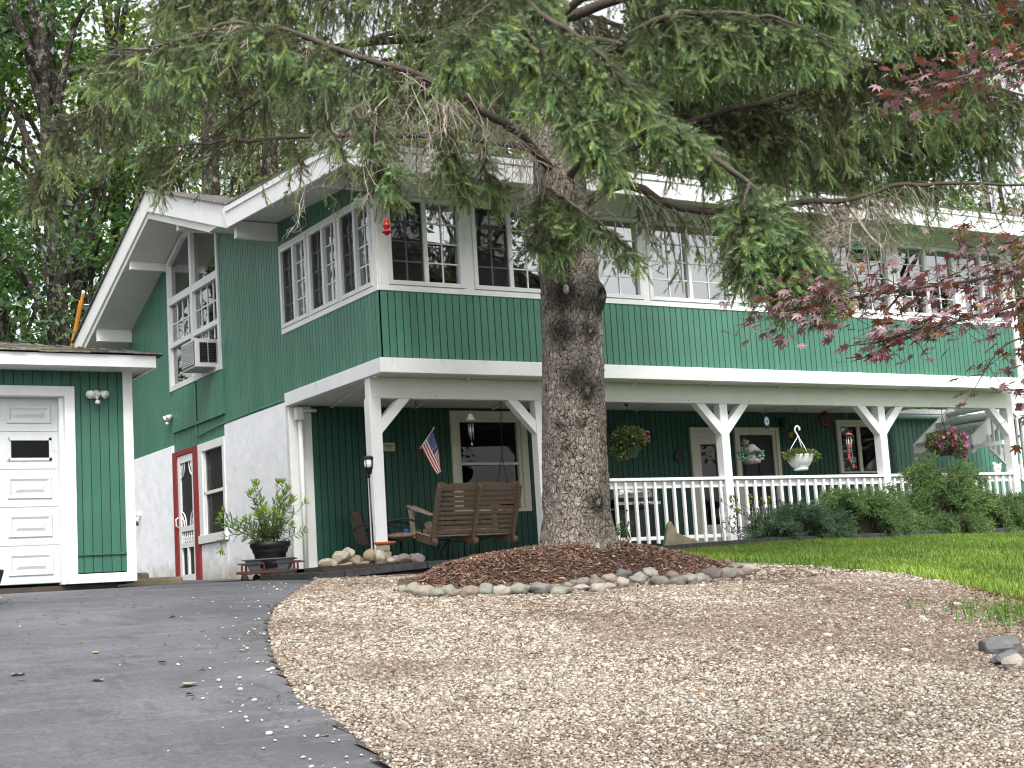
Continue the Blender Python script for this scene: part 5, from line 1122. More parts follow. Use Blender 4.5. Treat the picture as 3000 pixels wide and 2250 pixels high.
RING = [(-1.93, -4.04), (-1.91, -4.36), (-1.87, -4.55), (-1.79, -4.76), (-1.66, -4.75), (-1.40, -4.58), (-1.38, -4.80), (-1.18, -4.78), (-1.02, -4.85), (-1.0, -5.15), (-0.36, -4.41), (-0.74, -5.07), (-0.25, -4.39), (-0.13, -4.41), (-0.6, -5.13), (-0.39, -5.0), (0.15, -4.23), (-0.09, -4.79), (0.6, -3.82), (1.08, -3.37), (0.37, -4.41), (0.92, -3.85), (0.32, -4.8), (0.78, -4.38), (0.44, -4.92), (0.78, -4.82), (1.29, -4.36), (1.49, -4.51), (1.62, -4.44), (2.0, -4.09), (2.05, -3.81), (-1.43, -3.39)]
RPX = [(150,330,24,18),(205,325,38,26),(258,343,60,28),(335,345,50,24),(395,340,42,28),(440,350,30,18),(510,343,42,28),(598,330,38,28),(680,337,42,26),(778,330,52,26),(888,327,56,28),(1000,337,50,20),(1040,310,22,10),(1110,322,46,16),(1072,292,20,14),(1125,288,34,20),(1190,288,32,28),(1200,323,36,22),(1262,312,34,16),(1265,272,40,24),(1335,295,38,26),(1335,250,44,26),(1405,228,34,26),(1425,270,48,24),(1487,242,40,26),(1540,283,44,24),(1605,258,38,22),(1640,283,44,24),(1690,277,44,24),(1757,270,46,22),(1820,243,50,28),(1905,243,40,26),(1960,240,40,22),(1990,236,30,20),(2025,217,34,22),(1950,208,32,14),(235,297,42,12)]
SCOL = [(.19, .18, .135), (.24, .215, .18), (.14, .13, .115), (.21, .165, .135), (.17, .18, .145), (.27, .245, .21), (.10, .097, .095), (.16, .135, .12)]
SM = [simple('cobble_%s' % n_, c_, .75, .28, 9, .5, 50, dirt=((.12, .11, .08), 10, .62)) for n_, c_ in zip(('olive', 'buff', 'umber', 'rose', 'moss', 'pale', 'slate', 'mauve'), SCOL)]
SN = ['olive grey', 'buff', 'brown grey', 'rosy', 'moss grey', 'pale', 'dark slate', 'mauve grey']
place = ['at the left tip of the stone ring', 'second from the left tip of the stone ring', 'third from the left tip of the ring, leaning', 'left part of the ring, fourth along', 'left part of the ring, between two long cobbles', 'small, tucked before the rosy cobble at the left', 'with an orange face in the left part of the ring', 'round, just right of the orange faced one', 'pale, next right of the round one', 'long, beside a gap left of the big flat cobble', 'biggest flat one below the trunk left', 'low, below the trunk', 'tiny yellowish, on the mulch below the trunk', 'long low one below the trunk', 'small, behind the front row below the trunk', 'upper row, below the trunk right side', 'upright, where the ring turns upward', 'front row, wedge shaped below the turn', 'small oval, front row right of the wedge', 'upper row, slanting over the small oval', 'egg shaped, front row before the dark slate one', 'darkest, in the upper row', 'topmost of the ring', 'broad light, under the topmost', 'right of the topmost, tilted', 'front row, right of the broad light one', 'half buried behind the front row at the right', 'rough, in the right front row', 'tilted slab in the right front row', 'smooth, in the right front row', 'large, near the right end beside the lawn', 'round, near the right end', 'flat, third from the right end', 'small, second from the right end', 'last at the right end by the lawn', 'back row near the lawn', 'flat dark, behind the left tip']
rnd = random.Random(8)
for i, (px, py, w_, h_) in enumerate(RPX):
    base = pix_ground(1100 + px / 1.8433, 1550 + (py + h_ - 2) / 1.8433, lambda x, y: max(gravel_z(x, y), g(x, y) + .02)); p, t = base; s = t / 4341.9
    hw = w_ / 1.8433 * s * 1.18; hh = max(.030, h_ / 1.8433 * s * 1.35); ci = [4, 0, 1, 4, 0, 2, 3, 4, 5, 4, 2, 4, 3, 5, 2, 7, 7, 5, 1, 3, 1, 6, 7, 4, 5, 2, 3, 2, 1, 5, 7, 1, 3, 2, 1, 2, 6][i]
    fwdx, fwdy = .52, .85; dep = hw * rnd.uniform(.65, .85); z = p[2] + hh * .72
    if py < 300 and 1000 < px < 1500: z = p[2] + hh * .7
    o = stone_mesh('cobble', (p[0] + fwdx * dep * .6, p[1] + fwdy * dep * .6, z), (hw, dep, hh), SM[ci], 20 + i, yaw=-.54 + rnd.uniform(-.35, .35), jag=.34)
    tag(o, '%s cobble, %s' % (SN[ci], place[i]), 'cobble', 'cobbles edging the mulch bed')
# block retaining wall with cap course
rw = thing('retaining_wall', 'low wall of black split face blocks edging the porch bed', 'wall', (4, -.6, -.3))
def topz(x): return float(np.interp(x, [-1.3, .3, 1.6, 3, 5.2, 8, 12], [-.238, -.158, -.150, -.122, -.070, -.072, -.082]))
x = -1.22; rnd = random.Random(4); k = 0
while x < 12.0:
    L_ = rnd.uniform(.26, .46); x1 = x + L_; y0 = -.62 + rnd.uniform(-.006, .006); z1, z2 = topz(x), topz(x1); h_ = .082
    MB().hexa([(x + .003, y0, z1 - h_), (x1 - .003, y0, z2 - h_), (x1 - .003, y0 + .22, z2 - h_), (x + .003, y0 + .22, z1 - h_), (x + .003, y0 + .012, z1), (x1 - .003, y0 + .012, z2), (x1 - .003, y0 + .22, z2), (x + .003, y0 + .22, z1)]).build('cap_block', M['block'], rw, bevel=.008); x = x1
q = MB()
for j in range(5): y0 = -.38 + j * .36; q.box(-1.22 + .03 * j, -1.02 + .03 * j, y0, y0 + .352, -.32, -.222 + .012 * j)
q.build('cap_block', M['block'], rw, bevel=.008)
x = -1.10
while x < 12.0:
    L_ = rnd.uniform(.34, .44); xm = x + L_ / 2; zt = topz(xm) - .086
    o = stone_mesh('wall_block', (xm, -.50 + rnd.uniform(-.01, .01), zt - .055), (L_ * .50, .10, .062), M['block'], 300 + int(x * 10), jag=.10, sub=2); o.parent = rw; o.data.transform(Matrix.Translation(-LOC[rw])); x += L_
q = MB(); q.box(-1.0, 12, -.45, -.41, -.6, -.17); q.box(-1.0, 12, -.47, -.44, -.6, -.20); q.build('backing', M['soil'], rw)
# rocks on the bed at the porch corner
RK = [(.0, .0)]
rocks = [(960, 1650, 30, 16, 'stone', 'tan wedge rock lowest at the left end of the corner pile'), (1000, 1632, 34, 22, 'stone', 'yellowish rock on the left of the corner pile'), (1018, 1622, 22, 18, 'stone', 'upright yellowish rock crowning the left of the pile'), (1045, 1644, 30, 20, 'slab', 'mossy rock in the middle of the corner pile'), (1085, 1630, 24, 22, 'slab', 'grey pointed rock leaning before the post footing'), (1112, 1640, 28, 26, 'stone', 'pale blocky rock right under the corner post'), (1140, 1650, 26, 12, 'stone', 'flat pale rock right of the corner post'), (1010, 1658, 26, 8, 'stone', 'low white rock at the front of the corner pile'), (1070, 1655, 22, 8, 'slab', 'thin flat rock at the foot of the corner pile'),
         (1156, 1640, 18, 14, 'pinkrock', 'small purple rock at the left of the purple group'), (1182, 1643, 27, 18, 'pinkrock', 'largest purple rock below the bench swing'), (1205, 1632, 18, 12, 'pinkrock', 'purple rock behind the largest one'), (1222, 1637, 22, 18, 'pinkrock', 'leaning purple slab at the right of the group'), (975, 1657, 20, 10, 'stone', 'small tan rock second from the left of the corner pile')]
for i, (u, v, w_, h_, mt, lb) in enumerate(rocks):
    d = np.array(c_f) + (u - 1500) / 4341.9 * np.array(c_r) - (v - 1125) / 4341.9 * np.array(c_u); Y = -.28 if i not in (2, 3, 11) else -.12; t = (Y - CAM[1]) / d[1]; p = CAM + d * t; s = t / 4341.9
    z = max(p[2], -.165 + h_ * s * .6)
    tag(stone_mesh('rock', (p[0], p[1], z), (w_ * s, w_ * s * .8, h_ * s), M[mt], 60 + i, yaw=i * 1.3, jag=.2, flat=.92, sub=3), lb, 'rock', 'rocks piled on the porch bed')
q = MB(); q.prism([(3.78, -.30, -.16), (4.40, -.30, -.16), (4.36, -.30, -.06), (4.12, -.30, .02), (4.02, -.30, .06), (3.93, -.30, .22), (3.88, -.30, .17)], (.05, .12, 0)); tag(q.build('flagstone', M['slab'], bevel=.012), 'brown triangular flagstone standing against the railing', 'rock')
q = MB(); q.lathe([(.0, .0), (.105, .0), (.135, .03), (.128, .035), (.10, .012), (0, .012)], (-.17, -.16, .06), 24); tag(q.build('saucer', M['terra']), 'orange terracotta saucer lying on the corner rock pile', 'saucer')
for (u, v, w_, h_, lb, sd2, fl) in ((2955, 1905, 75, 42, 'large dark slate rock at the right edge above the pale one', 5, .9), (2975, 1935, 55, 26, 'flat slate slab under the large dark slate rock', 6, .9), (2992, 1948, 36, 26, 'pale grey boulder low at the right edge', 7, .6)):
    p, t = pix_ground(u, v, lambda x, y: g(x, y) + .06); s = t / 4341.9
    tag(stone_mesh('rock', (p[0], p[1] + .05, p[2] + h_ * s * .2), (w_ * s, w_ * s * .8, h_ * s), M['slate'] if sd2 < 7 else SM[5], sd2, yaw=-.4, jag=.22, flat=fl), lb, 'rock', 'rocks at the right edge')
# stone steps squeezed between garage and house
stp = thing('stone_steps', 'rough stone steps between the garage and the stucco wall', 'steps', (-2.1, 3.0, -.25))
for (x0, x1, y0, y1, z0, z1) in ((-2.62, -1.62, 2.75, 3.5, -.34, -.11), (-2.62, -1.95, 3.1, 3.9, -.2, -.03), (-2.62, -2.32, 3.3, 4.0, -.1, .15)):
    MB().box(x0, x1, y0, y1, z0, z1).build('step', M['slab'], stp, bevel=.035)
# ---------------------------------------------------------------- things on the side wall and garage
def flood(x, y, z, N, lab, white=True, s=1.):
    t = thing('floodlight', lab, 'floodlight', (x, y, z), None); N = Vector(N); Sd = N.cross(Vector((0, 0, 1))); m_ = M['white2']; o = Vector((x, y, z))
    MB().lathe([(.001, .045), (.035, .04), (.052, .015), (.055, 0)], o, 16, N).build('mount', m_, t)
    for sg in (-1, 1):
        c = o + N * .06 * s + Sd * sg * .075 * s - Vector((0, 0, .0)); ax = (N * 1.0 + Sd * sg * .5 + Vector((0, 0, -.55))).normalized()
        q = MB(); q.tube([o + N * .03, c], .013, 8); q.lathe([(.02, -.05), (.03, -.03), (.046, .02), (.050, .04)], c, 16, ax, 0); q.build('lamp_head', m_, t)
        MB().lathe([(.044, .030), (.0005, .032)], c, 16, ax).build('lens', M['acgrey'], t)
    q = MB(); q.tube([o + N * .03, o + N * .06 - Vector((0, 0, .07))], .012, 8); q.ball(o + N * .07 - Vector((0, 0, .10)), (.032, .032, .026), 10, 6); q.build('sensor', m_, t); return t
flood(-3.14, 1.17, 1.99, (0, -1, 0), 'white twin floodlight on the green garage wall')
flood(-.02, 7.85, 2.64, (-1, 0, 0), 'twin floodlight with sensor on the green side wall of the house')
t = thing('spigot', 'white covered hose tap on the stucco wall beside the garage', 'tap', (-.03, 9.6, 1.15)); q = MB(); q.ball((-.07, 9.6, 1.18), (.04, .045, .06), 10, 8); q.tube([(-.03, 9.6, 1.16), (-.10, 9.6, 1.10), (-.10, 9.6, 1.04)], .018, 8); q.build('valve', M['white'], t); MB().tube([(-.10, 9.6, 1.05), (-.10, 9.6, .98)], .022, 8).build('spout', M['blackp'], t)
t = thing('scroll_hook', 'small grey scroll bracket above the corner windows', 'bracket', (-.03, 2.2, 4.46)); q = MB()
q.tube([(-.06, 2.33, 4.53), (-.09, 2.36, 4.50), (-.08, 2.40, 4.47), (-.05, 2.42, 4.45), (-.03, 2.3, 4.44), (-.03, 2.0, 4.46), (-.05, 1.96, 4.52), (-.08, 1.95, 4.55), (-.09, 1.99, 4.56)], .009, 6); q.build('hook', M['steel'], t)
# window air conditioner
ac = thing('air_conditioner', 'beige window air conditioner sticking out of the tall gable window', 'air conditioner', (-.2, 6.0, 3.1))
MB().box(-.36, .05, 5.62, 6.24, 3.12, 3.56).build('casing', M['acgrey'], ac, bevel=.012)
q = MB(); q.box(-.372, -.36, 5.65, 6.21, 3.16, 3.53); q.build('grille_backing', M['dark'], ac)
q = MB()
for k in range(12): z = 3.17 + k * .031; q.box(-.382, -.372, 5.65, 6.21, z, z + .008)
for k in range(14): y = 5.66 + k * .041; q.box(-.380, -.373, y, y + .006, 3.16, 3.53)
q.build('grille', M['acgrey'], ac)
for a, b in ((-.29, -.17), (-.15, -.03)):
    q = MB(); q.box(a, b, 5.607, 5.62, 3.20, 3.50); q.build('side_vent', M['dark'], ac)
    q = MB(); [q.box(a, b, 5.601, 5.607, 3.21 + k * .024, 3.218 + k * .024) for k in range(12)]; q.build('louver', M['black'], ac)
# ladder
ld = thing('ladder', 'orange extension ladder leaning on the rear eave above the garage roof', 'ladder', (-.5, 11.9, 4.0))
A0, A1 = Vector((-.60, 12.55, 3.6)), Vector((-.50, 11.25, 5.42)); off = Vector((.32, .02, .0))
for kx in (0, 1):
    q = MB(); q.beam(A0 + off * kx, A1 + off * kx, .03, .085); q.build('rail', M['orange'], ld)
    q = MB(); q.beam(A0 + off * kx + Vector((0, 0, .0)) + Vector((0, .05, 0)), A0.lerp(A1, .93) + off * kx + Vector((0, .09, .02)), .028, .06); q.build('rail', M['orange'], ld)
    MB().beam(A1 + off * kx, A1 + off * kx + (A1 - A0).normalized() * .05, .035, .09).build('end_cap', M['white2'], ld)
for k in range(6): c = A0.lerp(A1, .15 + k * .15); MB().tube([c, c + off], .016, 8).build('rung', M['steel'], ld)
# ---------------------------------------------------------------- planter
PC = (-.76, 1.95)
ct = thing('plant_cart', 'rusty wheeled cart carrying the grey tub by the stucco corner', 'cart', (PC[0], PC[1], -.26))
ax_ = Vector((.86, -.51, 0)); pe_ = Vector((.51, .86, 0)); pc = Vector((PC[0], PC[1], 0))
def W(a, b, z): return pc + ax_ * a + pe_ * b + Vector((0, 0, z))
q = MB()
for b in (-.16, .16): q.beam(W(-.40, b, -.13), W(.38, b, -.13), .03, .035); q.beam(W(-.38, b, -.02), W(.42, b, -.02), .02, .02)
for a in (-.37, .35): q.beam(W(a, -.17, -.13), W(a, .17, -.13), .03, .03)
for a in (-.33, -.05, .33):
    for b in (-.16, .16): q.beam(W(a, b, -.13), W(a, b, -.01), .02, .02, up=(1, 0, 0))
q.build('frame', M['rust'], ct)
for a, b in ((-.30, -.15), (-.20, .15), (.26, -.15), (.36, .15)):
    w_ = MB(); w_.lathe([(.012, -.016), (.045, -.016), (.050, 0), (.045, .016), (.012, .016)], W(a, b, -.20), 18, pe_); w_.build('wheel', M['tyre'], ct)
    MB().beam(W(a, b - .02, -.20), W(a, b - .02, -.13), .012, .02, up=(1, 0, 0)).build('caster_fork', M['rust'], ct)
tb = MB(); 
for (h0, h1, z) in ((.27, .14, -.115),): pass
def rect_loft(mb, secs):
    vs = []
    for a, b, z in secs: vs += [W(-a, -b, z), W(a, -b, z), W(a, b, z), W(-a, b, z)]
    k = len(secs); fs = [(4 * i + j, 4 * i + (j + 1) % 4, 4 * i + 4 + (j + 1) % 4, 4 * i + 4 + j) for i in range(k - 1) for j in range(4)] + [(3, 2, 1, 0)]
    return mb.add(vs, fs)
rect_loft(tb, [(.24, .12, -.112), (.29, .16, .015), (.325, .19, .02), (.325, .19, .035), (.28, .15, .033), (.23, .11, -.09)]); tag(tb.build('tub', M['grey_tub'], bevel=.006), 'blue grey rectangular tub between the cart and the black pot', 'tub')
pt = thing('plant_pot', 'black plastic pot standing in the grey tub', 'plant pot', (PC[0], PC[1], .0))
MB().lathe([(.02, -.08), (.175, -.08), (.19, .02), (.205, .10), (.222, .115), (.222, .125), (.235, .17), (.252, .18), (.255, .24), (.243, .245), (.235, .20), (.0, .195)], (PC[0] + .01, PC[1], 0), 36).build('pot', M['blackp'], pt)
MB().lathe([(.232, .20), (.0, .215)], (PC[0] + .01, PC[1], 0), 24).build('soil', M['soil'], pt)
def stem_plant(name, label, cat, loc, stems, mat, cols, r, L=.1, W_=.022, per=26, start=.15, rs=.006, group=None, tips=True, droop=.1):
    t = thing(name, label, cat, loc, group); tw_ = []; O = []; A = []; SZ = []; TI = []
    for P in stems:
        G = catmull(P, 20); tw_.append((G, rs, rs * .5))
        for k in range(per):
            f = start + (1 - start) * (k + .5) / per; i = min(18, int(f * 19)); T = unit(G[i + 1] - G[i]); a = k * 2.4; lat = unit(np.cross(T, [math.cos(a), math.sin(a), .2]))
            O.append(G[i]); A.append(unit(T * (.25 + .5 * f) + lat * .9 + np.array([0, 0, -droop]))); SZ.append(L * r.uniform(.7, 1.15) * (1 - .3 * f)); TI.append(cols[0] * (1 - f) + cols[1] * f)
        if tips:
            for k in range(9): a = k * .7; T = unit(G[19] - G[17]); lat = unit(np.cross(T, [math.cos(a), math.sin(a), .3])); O.append(G[19]); A.append(unit(T * 1.0 + lat * .75)); SZ.append(L * .75); TI.append(cols[2])
    O = np.array(O); A = np.array(A); n = len(O); B = np.cross(A, np.array([0, 0, 1.]) + r.normal(size=(n, 3)) * .3); B /= np.linalg.norm(B, axis=1, keepdims=True) + 1e-9; C = np.cross(A, B); SZ = np.array(SZ)[:, None]
    V, F = twigs_mesh(tw_, 6); npmesh('stem', V, F, M[mat], t, k=4)
    LV = np.array([(0, 0, 0), (.35, .5, .02), (.75, .38, -.03), (1, 0, -.10), (.75, -.38, -.03), (.35, -.5, .02)]); LFa = np.array([(0, 1, 5), (1, 2, 5), (2, 4, 5), (2, 3, 4)])
    s_ = Soup(); s_.add(*inst(LV, LFa, O, A * SZ, B * W_ * (SZ / L), C * SZ, np.array(TI) * r.uniform(.8, 1.2, (n, 1)))); s_.build('foliage', M['leaf'], t); return t
ro = np.random.default_rng(12); ol = []
for k in range(34):
    a = k * 2.4; sp = ro.uniform(.15, .66); h = ro.uniform(.25, .78) * (1.15 - .55 * sp / .58); dx = math.cos(a) * sp; 
    ol.append([(PC[0] + math.cos(a) * .06, PC[1] + math.sin(a) * .06, .20), (PC[0] + dx * .5, PC[1] + math.sin(a) * sp * .35, .20 + h * .55), (PC[0] + dx, PC[1] + math.sin(a) * sp * .75, .22 + h)])
ol += [[(PC[0] - .1, PC[1], .2), (PC[0] - .3, PC[1] - .05, .35), (PC[0] - .62, PC[1] - .1, .32), (PC[0] - .68, PC[1] - .12, .18)], [(PC[0] + .1, PC[1], .2), (PC[0] + .2, PC[1], .6), (PC[0] + .22, PC[1], .98)], [(PC[0] - .05, PC[1], .2), (PC[0] - .13, PC[1], .6), (PC[0] - .16, PC[1], .98)]]
stem_plant('oleander', 'leafy oleander with long narrow leaves growing in the black pot', 'plant', (PC[0], PC[1], .2), ol, 'stem', (np.array((.13, .19, .10)), np.array((.18, .28, .13)), np.array((.28, .40, .10))), ro, L=.135, W_=.032, per=22)
# shrubs on the porch bed
ru = np.random.default_rng(15)
stem_plant('young_shrub', 'small bright green shrub before the railing right of the spruce', 'shrub', (3.1, -.25, -.16), [[(3.1 + ru.normal() * .03, -.25, -.16), (3.1 + ru.normal() * .12, -.25 + ru.normal() * .06, .05), (3.1 + ru.normal() * .22, -.28, ru.uniform(.1, .38))] for _ in range(14)], 'twig', (np.array((.07, .16, .03)), np.array((.11, .22, .04)), np.array((.16, .30, .05))), ru, L=.05, W_=.022, per=16, group=None)
stem_plant('rhododendron', 'leggy rhododendron with yellow green leaves before the middle porch post', 'shrub', (5.45, -.3, -.15), [[(5.4 + ru.normal() * .06, -.3, -.15), (5.35 + ru.normal() * .2, -.3 + ru.normal() * .06, .12), (5.3 + ru.normal() * .32, -.32, ru.uniform(.2, .52))] for _ in range(20)], 'twig', (np.array((.05, .11, .03)), np.array((.11, .18, .04)), np.array((.20, .27, .05))), ru, L=.075, W_=.034, per=12, group=None)
q = MB()
for k in range(15): x = 4.75 + k * .06; q.tube([(x, -.34, -.14), (x, -.34, .36)], .0022, 4)
for k in range(9): z = -.12 + k * .06; q.tube([(4.72, -.34, z), (5.65, -.34, z)], .0022, 4)
q.tube([(4.72, -.34, -.16), (4.72, -.34, .38)], .006, 6); tag(q.build('wire_fence', M['steel']), 'thin wire mesh guard around the rhododendron', 'fence')
def juniper(label, pos, reach, h, seed, n, cols, hi=1.0):
    r = np.random.default_rng(seed); x, y = pos; t = thing('juniper', label, 'shrub', (x, y, -.17), 'junipers in front of the railing'); tw_ = []; O = []; A = []; LN = []; TI = []
    for k in range(n):
        a = r.uniform(0, 6.28); el = r.uniform(.1, 1.25) * hi; rr = 1.3 * reach * r.uniform(.45, 1.08); dx, dy = math.cos(a), math.sin(a) * .42
        dz = h * math.sin(el) * r.uniform(.7, 1.1); L_ = rr * math.cos(el * .85)
        P = [(x + dx * .05, y + dy * .05, -.2), (x + dx * L_ * .45, y + dy * L_ * .45, dz * .62 - .1), (x + dx * L_ * .8, y + dy * L_ * .8, dz * .95 - .12), (x + dx * L_, y + dy * L_, dz - .17 + r.uniform(-.05, .03))]
        G = catmull(P, 14); tw_.append((G, .012, .003))
        for i in range(4, 14):
            T = unit(G[min(13, i + 1)] - G[i - 1])
            for _ in range(4):
                d = unit(T * 1.1 + r.normal(size=3) * .5 + np.array([0, 0, -.05])); O.append(G[i] + r.normal(size=3) * .02); A.append(d); LN.append(r.uniform(.10, .20))
                u = i / 13; c = cols[0] * (1 - u) + cols[1] * u; TI.append(c * r.uniform(.6, 1.45)); 
                e = O[-1] + d * LN[-1] * .8
                for __ in range(2): O.append(O[-1 - __] + d * LN[-1] * .45); A.append(unit(d + r.normal(size=3) * .6)); LN.append(r.uniform(.05, .10)); TI.append(TI[-1] * r.uniform(.9, 1.2))
    s_ = Soup(); shoots(s_, O, A, LN, [.024] * len(O), TI, NTJ); V, F = twigs_mesh(tw_, 5); npmesh('stem', V, F, M['twig'], t, k=4); s_.build('foliage', M['needle'], t)
NTJ = [needle_template(11, s + 40, .7, .24) for s in range(3)]
JC = (np.array((.040, .065, .025)), np.array((.155, .250, .085))); JD = (np.array((.030, .055, .035)), np.array((.110, .190, .105)))
juniper('dark blue green juniper leftmost along the railing', (6.15, -.32), .85, .50, 1, 70, JD, .9)
juniper('green juniper left of the tall one, hiding the balusters', (7.4, -.25), .95, .74, 2, 110, JC)
juniper('tallest spreading juniper, rising above the handrail', (9.15, -.22), .78, 1.12, 3, 110, JC, 1.05)
juniper('low sprawling juniper branch dipping over the block wall', (8.95, -.62), .42, .34, 4, 34, JC, .6)
juniper('bushy juniper right of the tallest', (10.2, -.25), .95, .54, 5, 110, JC)
juniper('low juniper at the right end of the bed', (11.5, -.35), .8, .34, 6, 80, JC)
# ---------------------------------------------------------------- bench swing
sw = thing('bench_swing', 'weathered wooden bench swing hanging on chains, seen from behind', 'porch swing', (1.67, 1.1, .2))
def bk(t, n=0): return Vector((0, .99 - .25 * t - n * .93, .20 + .64 * t - n * .36))     # point on the back plane, n towards the camera
SX0, SX1 = 1.06, 2.28
for k in range(9):
    t0 = .02 + k * .093; t1 = t0 + .062; q = MB(); a, b = bk(t0), bk(t1); c, d = bk(t1, -.02), bk(t0, -.02)
    q.prism([(SX0, a.y, a.z), (SX0, b.y, b.z), (SX0, c.y, c.z), (SX0, d.y, d.z)], (SX1 - SX0, 0, 0)); q.build('back_slat', M['wood'], sw, bevel=.003)
q = MB(); pr = [(0, 1.0), (.03, 1.03), (.08, 1.03), (.13, .99), (.18, .99), (.24, 1.01), (.98, 1.01), (1.04, .99), (1.09, .99), (1.14, 1.03), (1.19, 1.03), (1.22, 1.0), (1.22, .865), (0, .865)]
q.prism([Vector((SX0 + u, 0, 0)) + bk(t) for u, t in pr], bk(0, -.02) - bk(0)); q.build('top_rail', M['wood'], sw, bevel=.003)
for x in (SX0 - .01, 1.645, SX1 - .035):
    q = MB(); a, b = bk(-.06), bk(1.0); c, d = bk(.97, .075), bk(-.06, .06); q.prism([(x, a.y, a.z), (x, b.y, b.z), (x, c.y, c.z), (x, d.y, d.z)], (.045, 0, 0)); q.build('back_frame', M['wood'], sw, bevel=.004)
    q = MB(); q.prism([(x, .90, .10), (x, .93, .07), (x, 1.5, .19), (x, 1.54, .24), (x, 1.5, .27), (x, .90, .16)], (.045, 0, 0)); q.lathe([(.0, -.03), (.045, -.03), (.045, .03), (0, .03)], (x + .022, .92, .115), 14, (1, 0, 0)); q.build('seat_frame', M['wood'], sw)
for k in range(7):
    y = 1.02 + k * .078; z = .185 + (y - 1.0) * .2; q = MB(); q.hexa([(SX0, y, z), (SX1, y, z), (SX1, y + .06, z + .012), (SX0, y + .06, z + .012), (SX0, y, z + .02), (SX1, y, z + .02), (SX1, y + .06, z + .032), (SX0, y + .06, z + .032)]); q.build('seat_slat', M['woodl'], sw)
for x in (SX0 - .02, SX1 + .01):
    q = MB(); q.prism([(x - .04, .90, .455), (x + .03, .90, .455), (x + .06, 1.25, .545), (x + .06, 1.5, .61), (x + .01, 1.57, .625), (x - .05, 1.5, .61), (x - .07, 1.25, .545)], (0, 0, .022)); q.build('arm', M['woodl'], sw, bevel=.003)
    q = MB(); q.prism([(x - .02, 1.40, .2), (x - .02, 1.48, .22), (x - .02, 1.50, .50), (x - .02, 1.53, .59), (x - .02, 1.36, .55), (x - .02, 1.42, .48)], (.04, 0, 0)); q.build('arm_post', M['woodl'], sw, bevel=.003)
def chain(mb, P, Q, r=.011, gap=.030):
    P = Vector(P); Q = Vector(Q); d = (Q - P); n = max(2, int(d.length / gap)); d.normalize(); x = d.orthogonal().normalized(); y = d.cross(x)
    for k in range(n):
        c = P + (Q - P) * ((k + .5) / n); a = x if k % 2 else y; pts = [c + d * (math.cos(t) * gap * .72) + a * (math.sin(t) * r) for t in [6.2832 * j / 8 for j in range(9)]]; mb.tube(pts, .0026, 4, cap=False)
for xh, xs, xa in ((.87, .90, SX0 - .02), (2.14, 2.17, SX1 + .01)):
    q = MB(); chain(q, (xh, .85, 1.95), (xs, .95, 1.22)); chain(q, (xs, .95, 1.22), (xa, 1.46, .60)); chain(q, (xs, .95, 1.22), (xa, .96, .48)); q.tube([(xh, .85, 2.13), (xh, .85, 1.99)], .006, 6); q.lathe([(.008, 1.93), (.012, 1.96), (.008, 2.0)], (xh, .85, 0), 8); q.build('chain', M['steel'] if False else M['black'], sw)
def pillow(name, c, sz, rot, mat, lab, cat='cushion'):
    bm = bmesh.new(); bmesh.ops.create_icosphere(bm, subdivisions=3, radius=1)
    for v in bm.verts: p = v.co; f = lambda a: math.copysign(abs(a) ** .6, a); v.co = Vector((f(p.x) * sz[0], f(p.y) * sz[1], p.z * sz[2] * (1 - .35 * max(abs(p.x), abs(p.y)) ** 2)))
    me = bpy.data.meshes.new(name); bm.to_mesh(me); bm.free(); me.materials.append(mat); me.polygons.foreach_set('use_smooth', [True] * len(me.polygons)); o = link(bpy.data.objects.new(name, me)); o.location = c; o.rotation_euler = rot; return tag(o, lab, cat)
pillow('cushion', (1.17, 1.12, .30), (.09, .15, .07), (.5, .3, .2), M['cushion'], 'brown patterned cushion on the left end of the bench swing')
pillow('drawstring_bag', (1.0, 1.55, .30), (.035, .04, .035), (0, 0, .3), M['blue'], 'small blue bag poking up behind the swing seat', 'bag')
# ---------------------------------------------------------------- flag
fg = thing('flag', 'small stars and stripes flag on a pale staff tied to the left swing chain', 'flag', (.95, .98, 1.28))
MB().tube([(.915, .96, 1.245), (.97, .97, 1.345)], .007, 8).build('staff_holder', M['black'], fg); MB().tube([(.955, .965, 1.32), (1.165, .965, 1.575)], .007, 8).tube([(1.165, .965, 1.575), (1.178, .965, 1.60)], .010, 8).build('staff', M['cloth_w'], fg)
hb, htp, fb, ft = np.array([.975, .96, 1.335]), np.array([1.155, .96, 1.555]), np.array([1.185, .93, .985]), np.array([1.255, .97, 1.06]); NU, NV = 39, 26; vs = []
for i in range(NU + 1):
    for j in range(NV + 1):
        u, v = i / NU, j / NV; p = (hb * (1 - u) + htp * u) * (1 - v) + (fb * (1 - u) + ft * u) * v; p = p + np.array([.03 * math.sin(v * 3.1) * u, .035 * math.sin(u * 7 + v * 1.5) * v, -.02 * math.sin(v * 3.14)]); vs.append(p)
fs = []; mi = []
for i in range(NU):
    for j in range(NV): a = i * (NV + 1) + j; fs.append((a, a + 1, a + NV + 2, a + NV + 1)); mi.append(2 if (i >= NU * 6 / 13 and j < NV * .4) else (0 if (i // 3) % 2 == 0 else 1))
q = MB(); q.add(vs, fs, True); q.mi = mi; q.build('cloth', [M['cloth_r'], M['cloth_w'], M['cloth_b']], fg)
q = MB(); V_ = np.array(vs).reshape(NU + 1, NV + 1, 3)
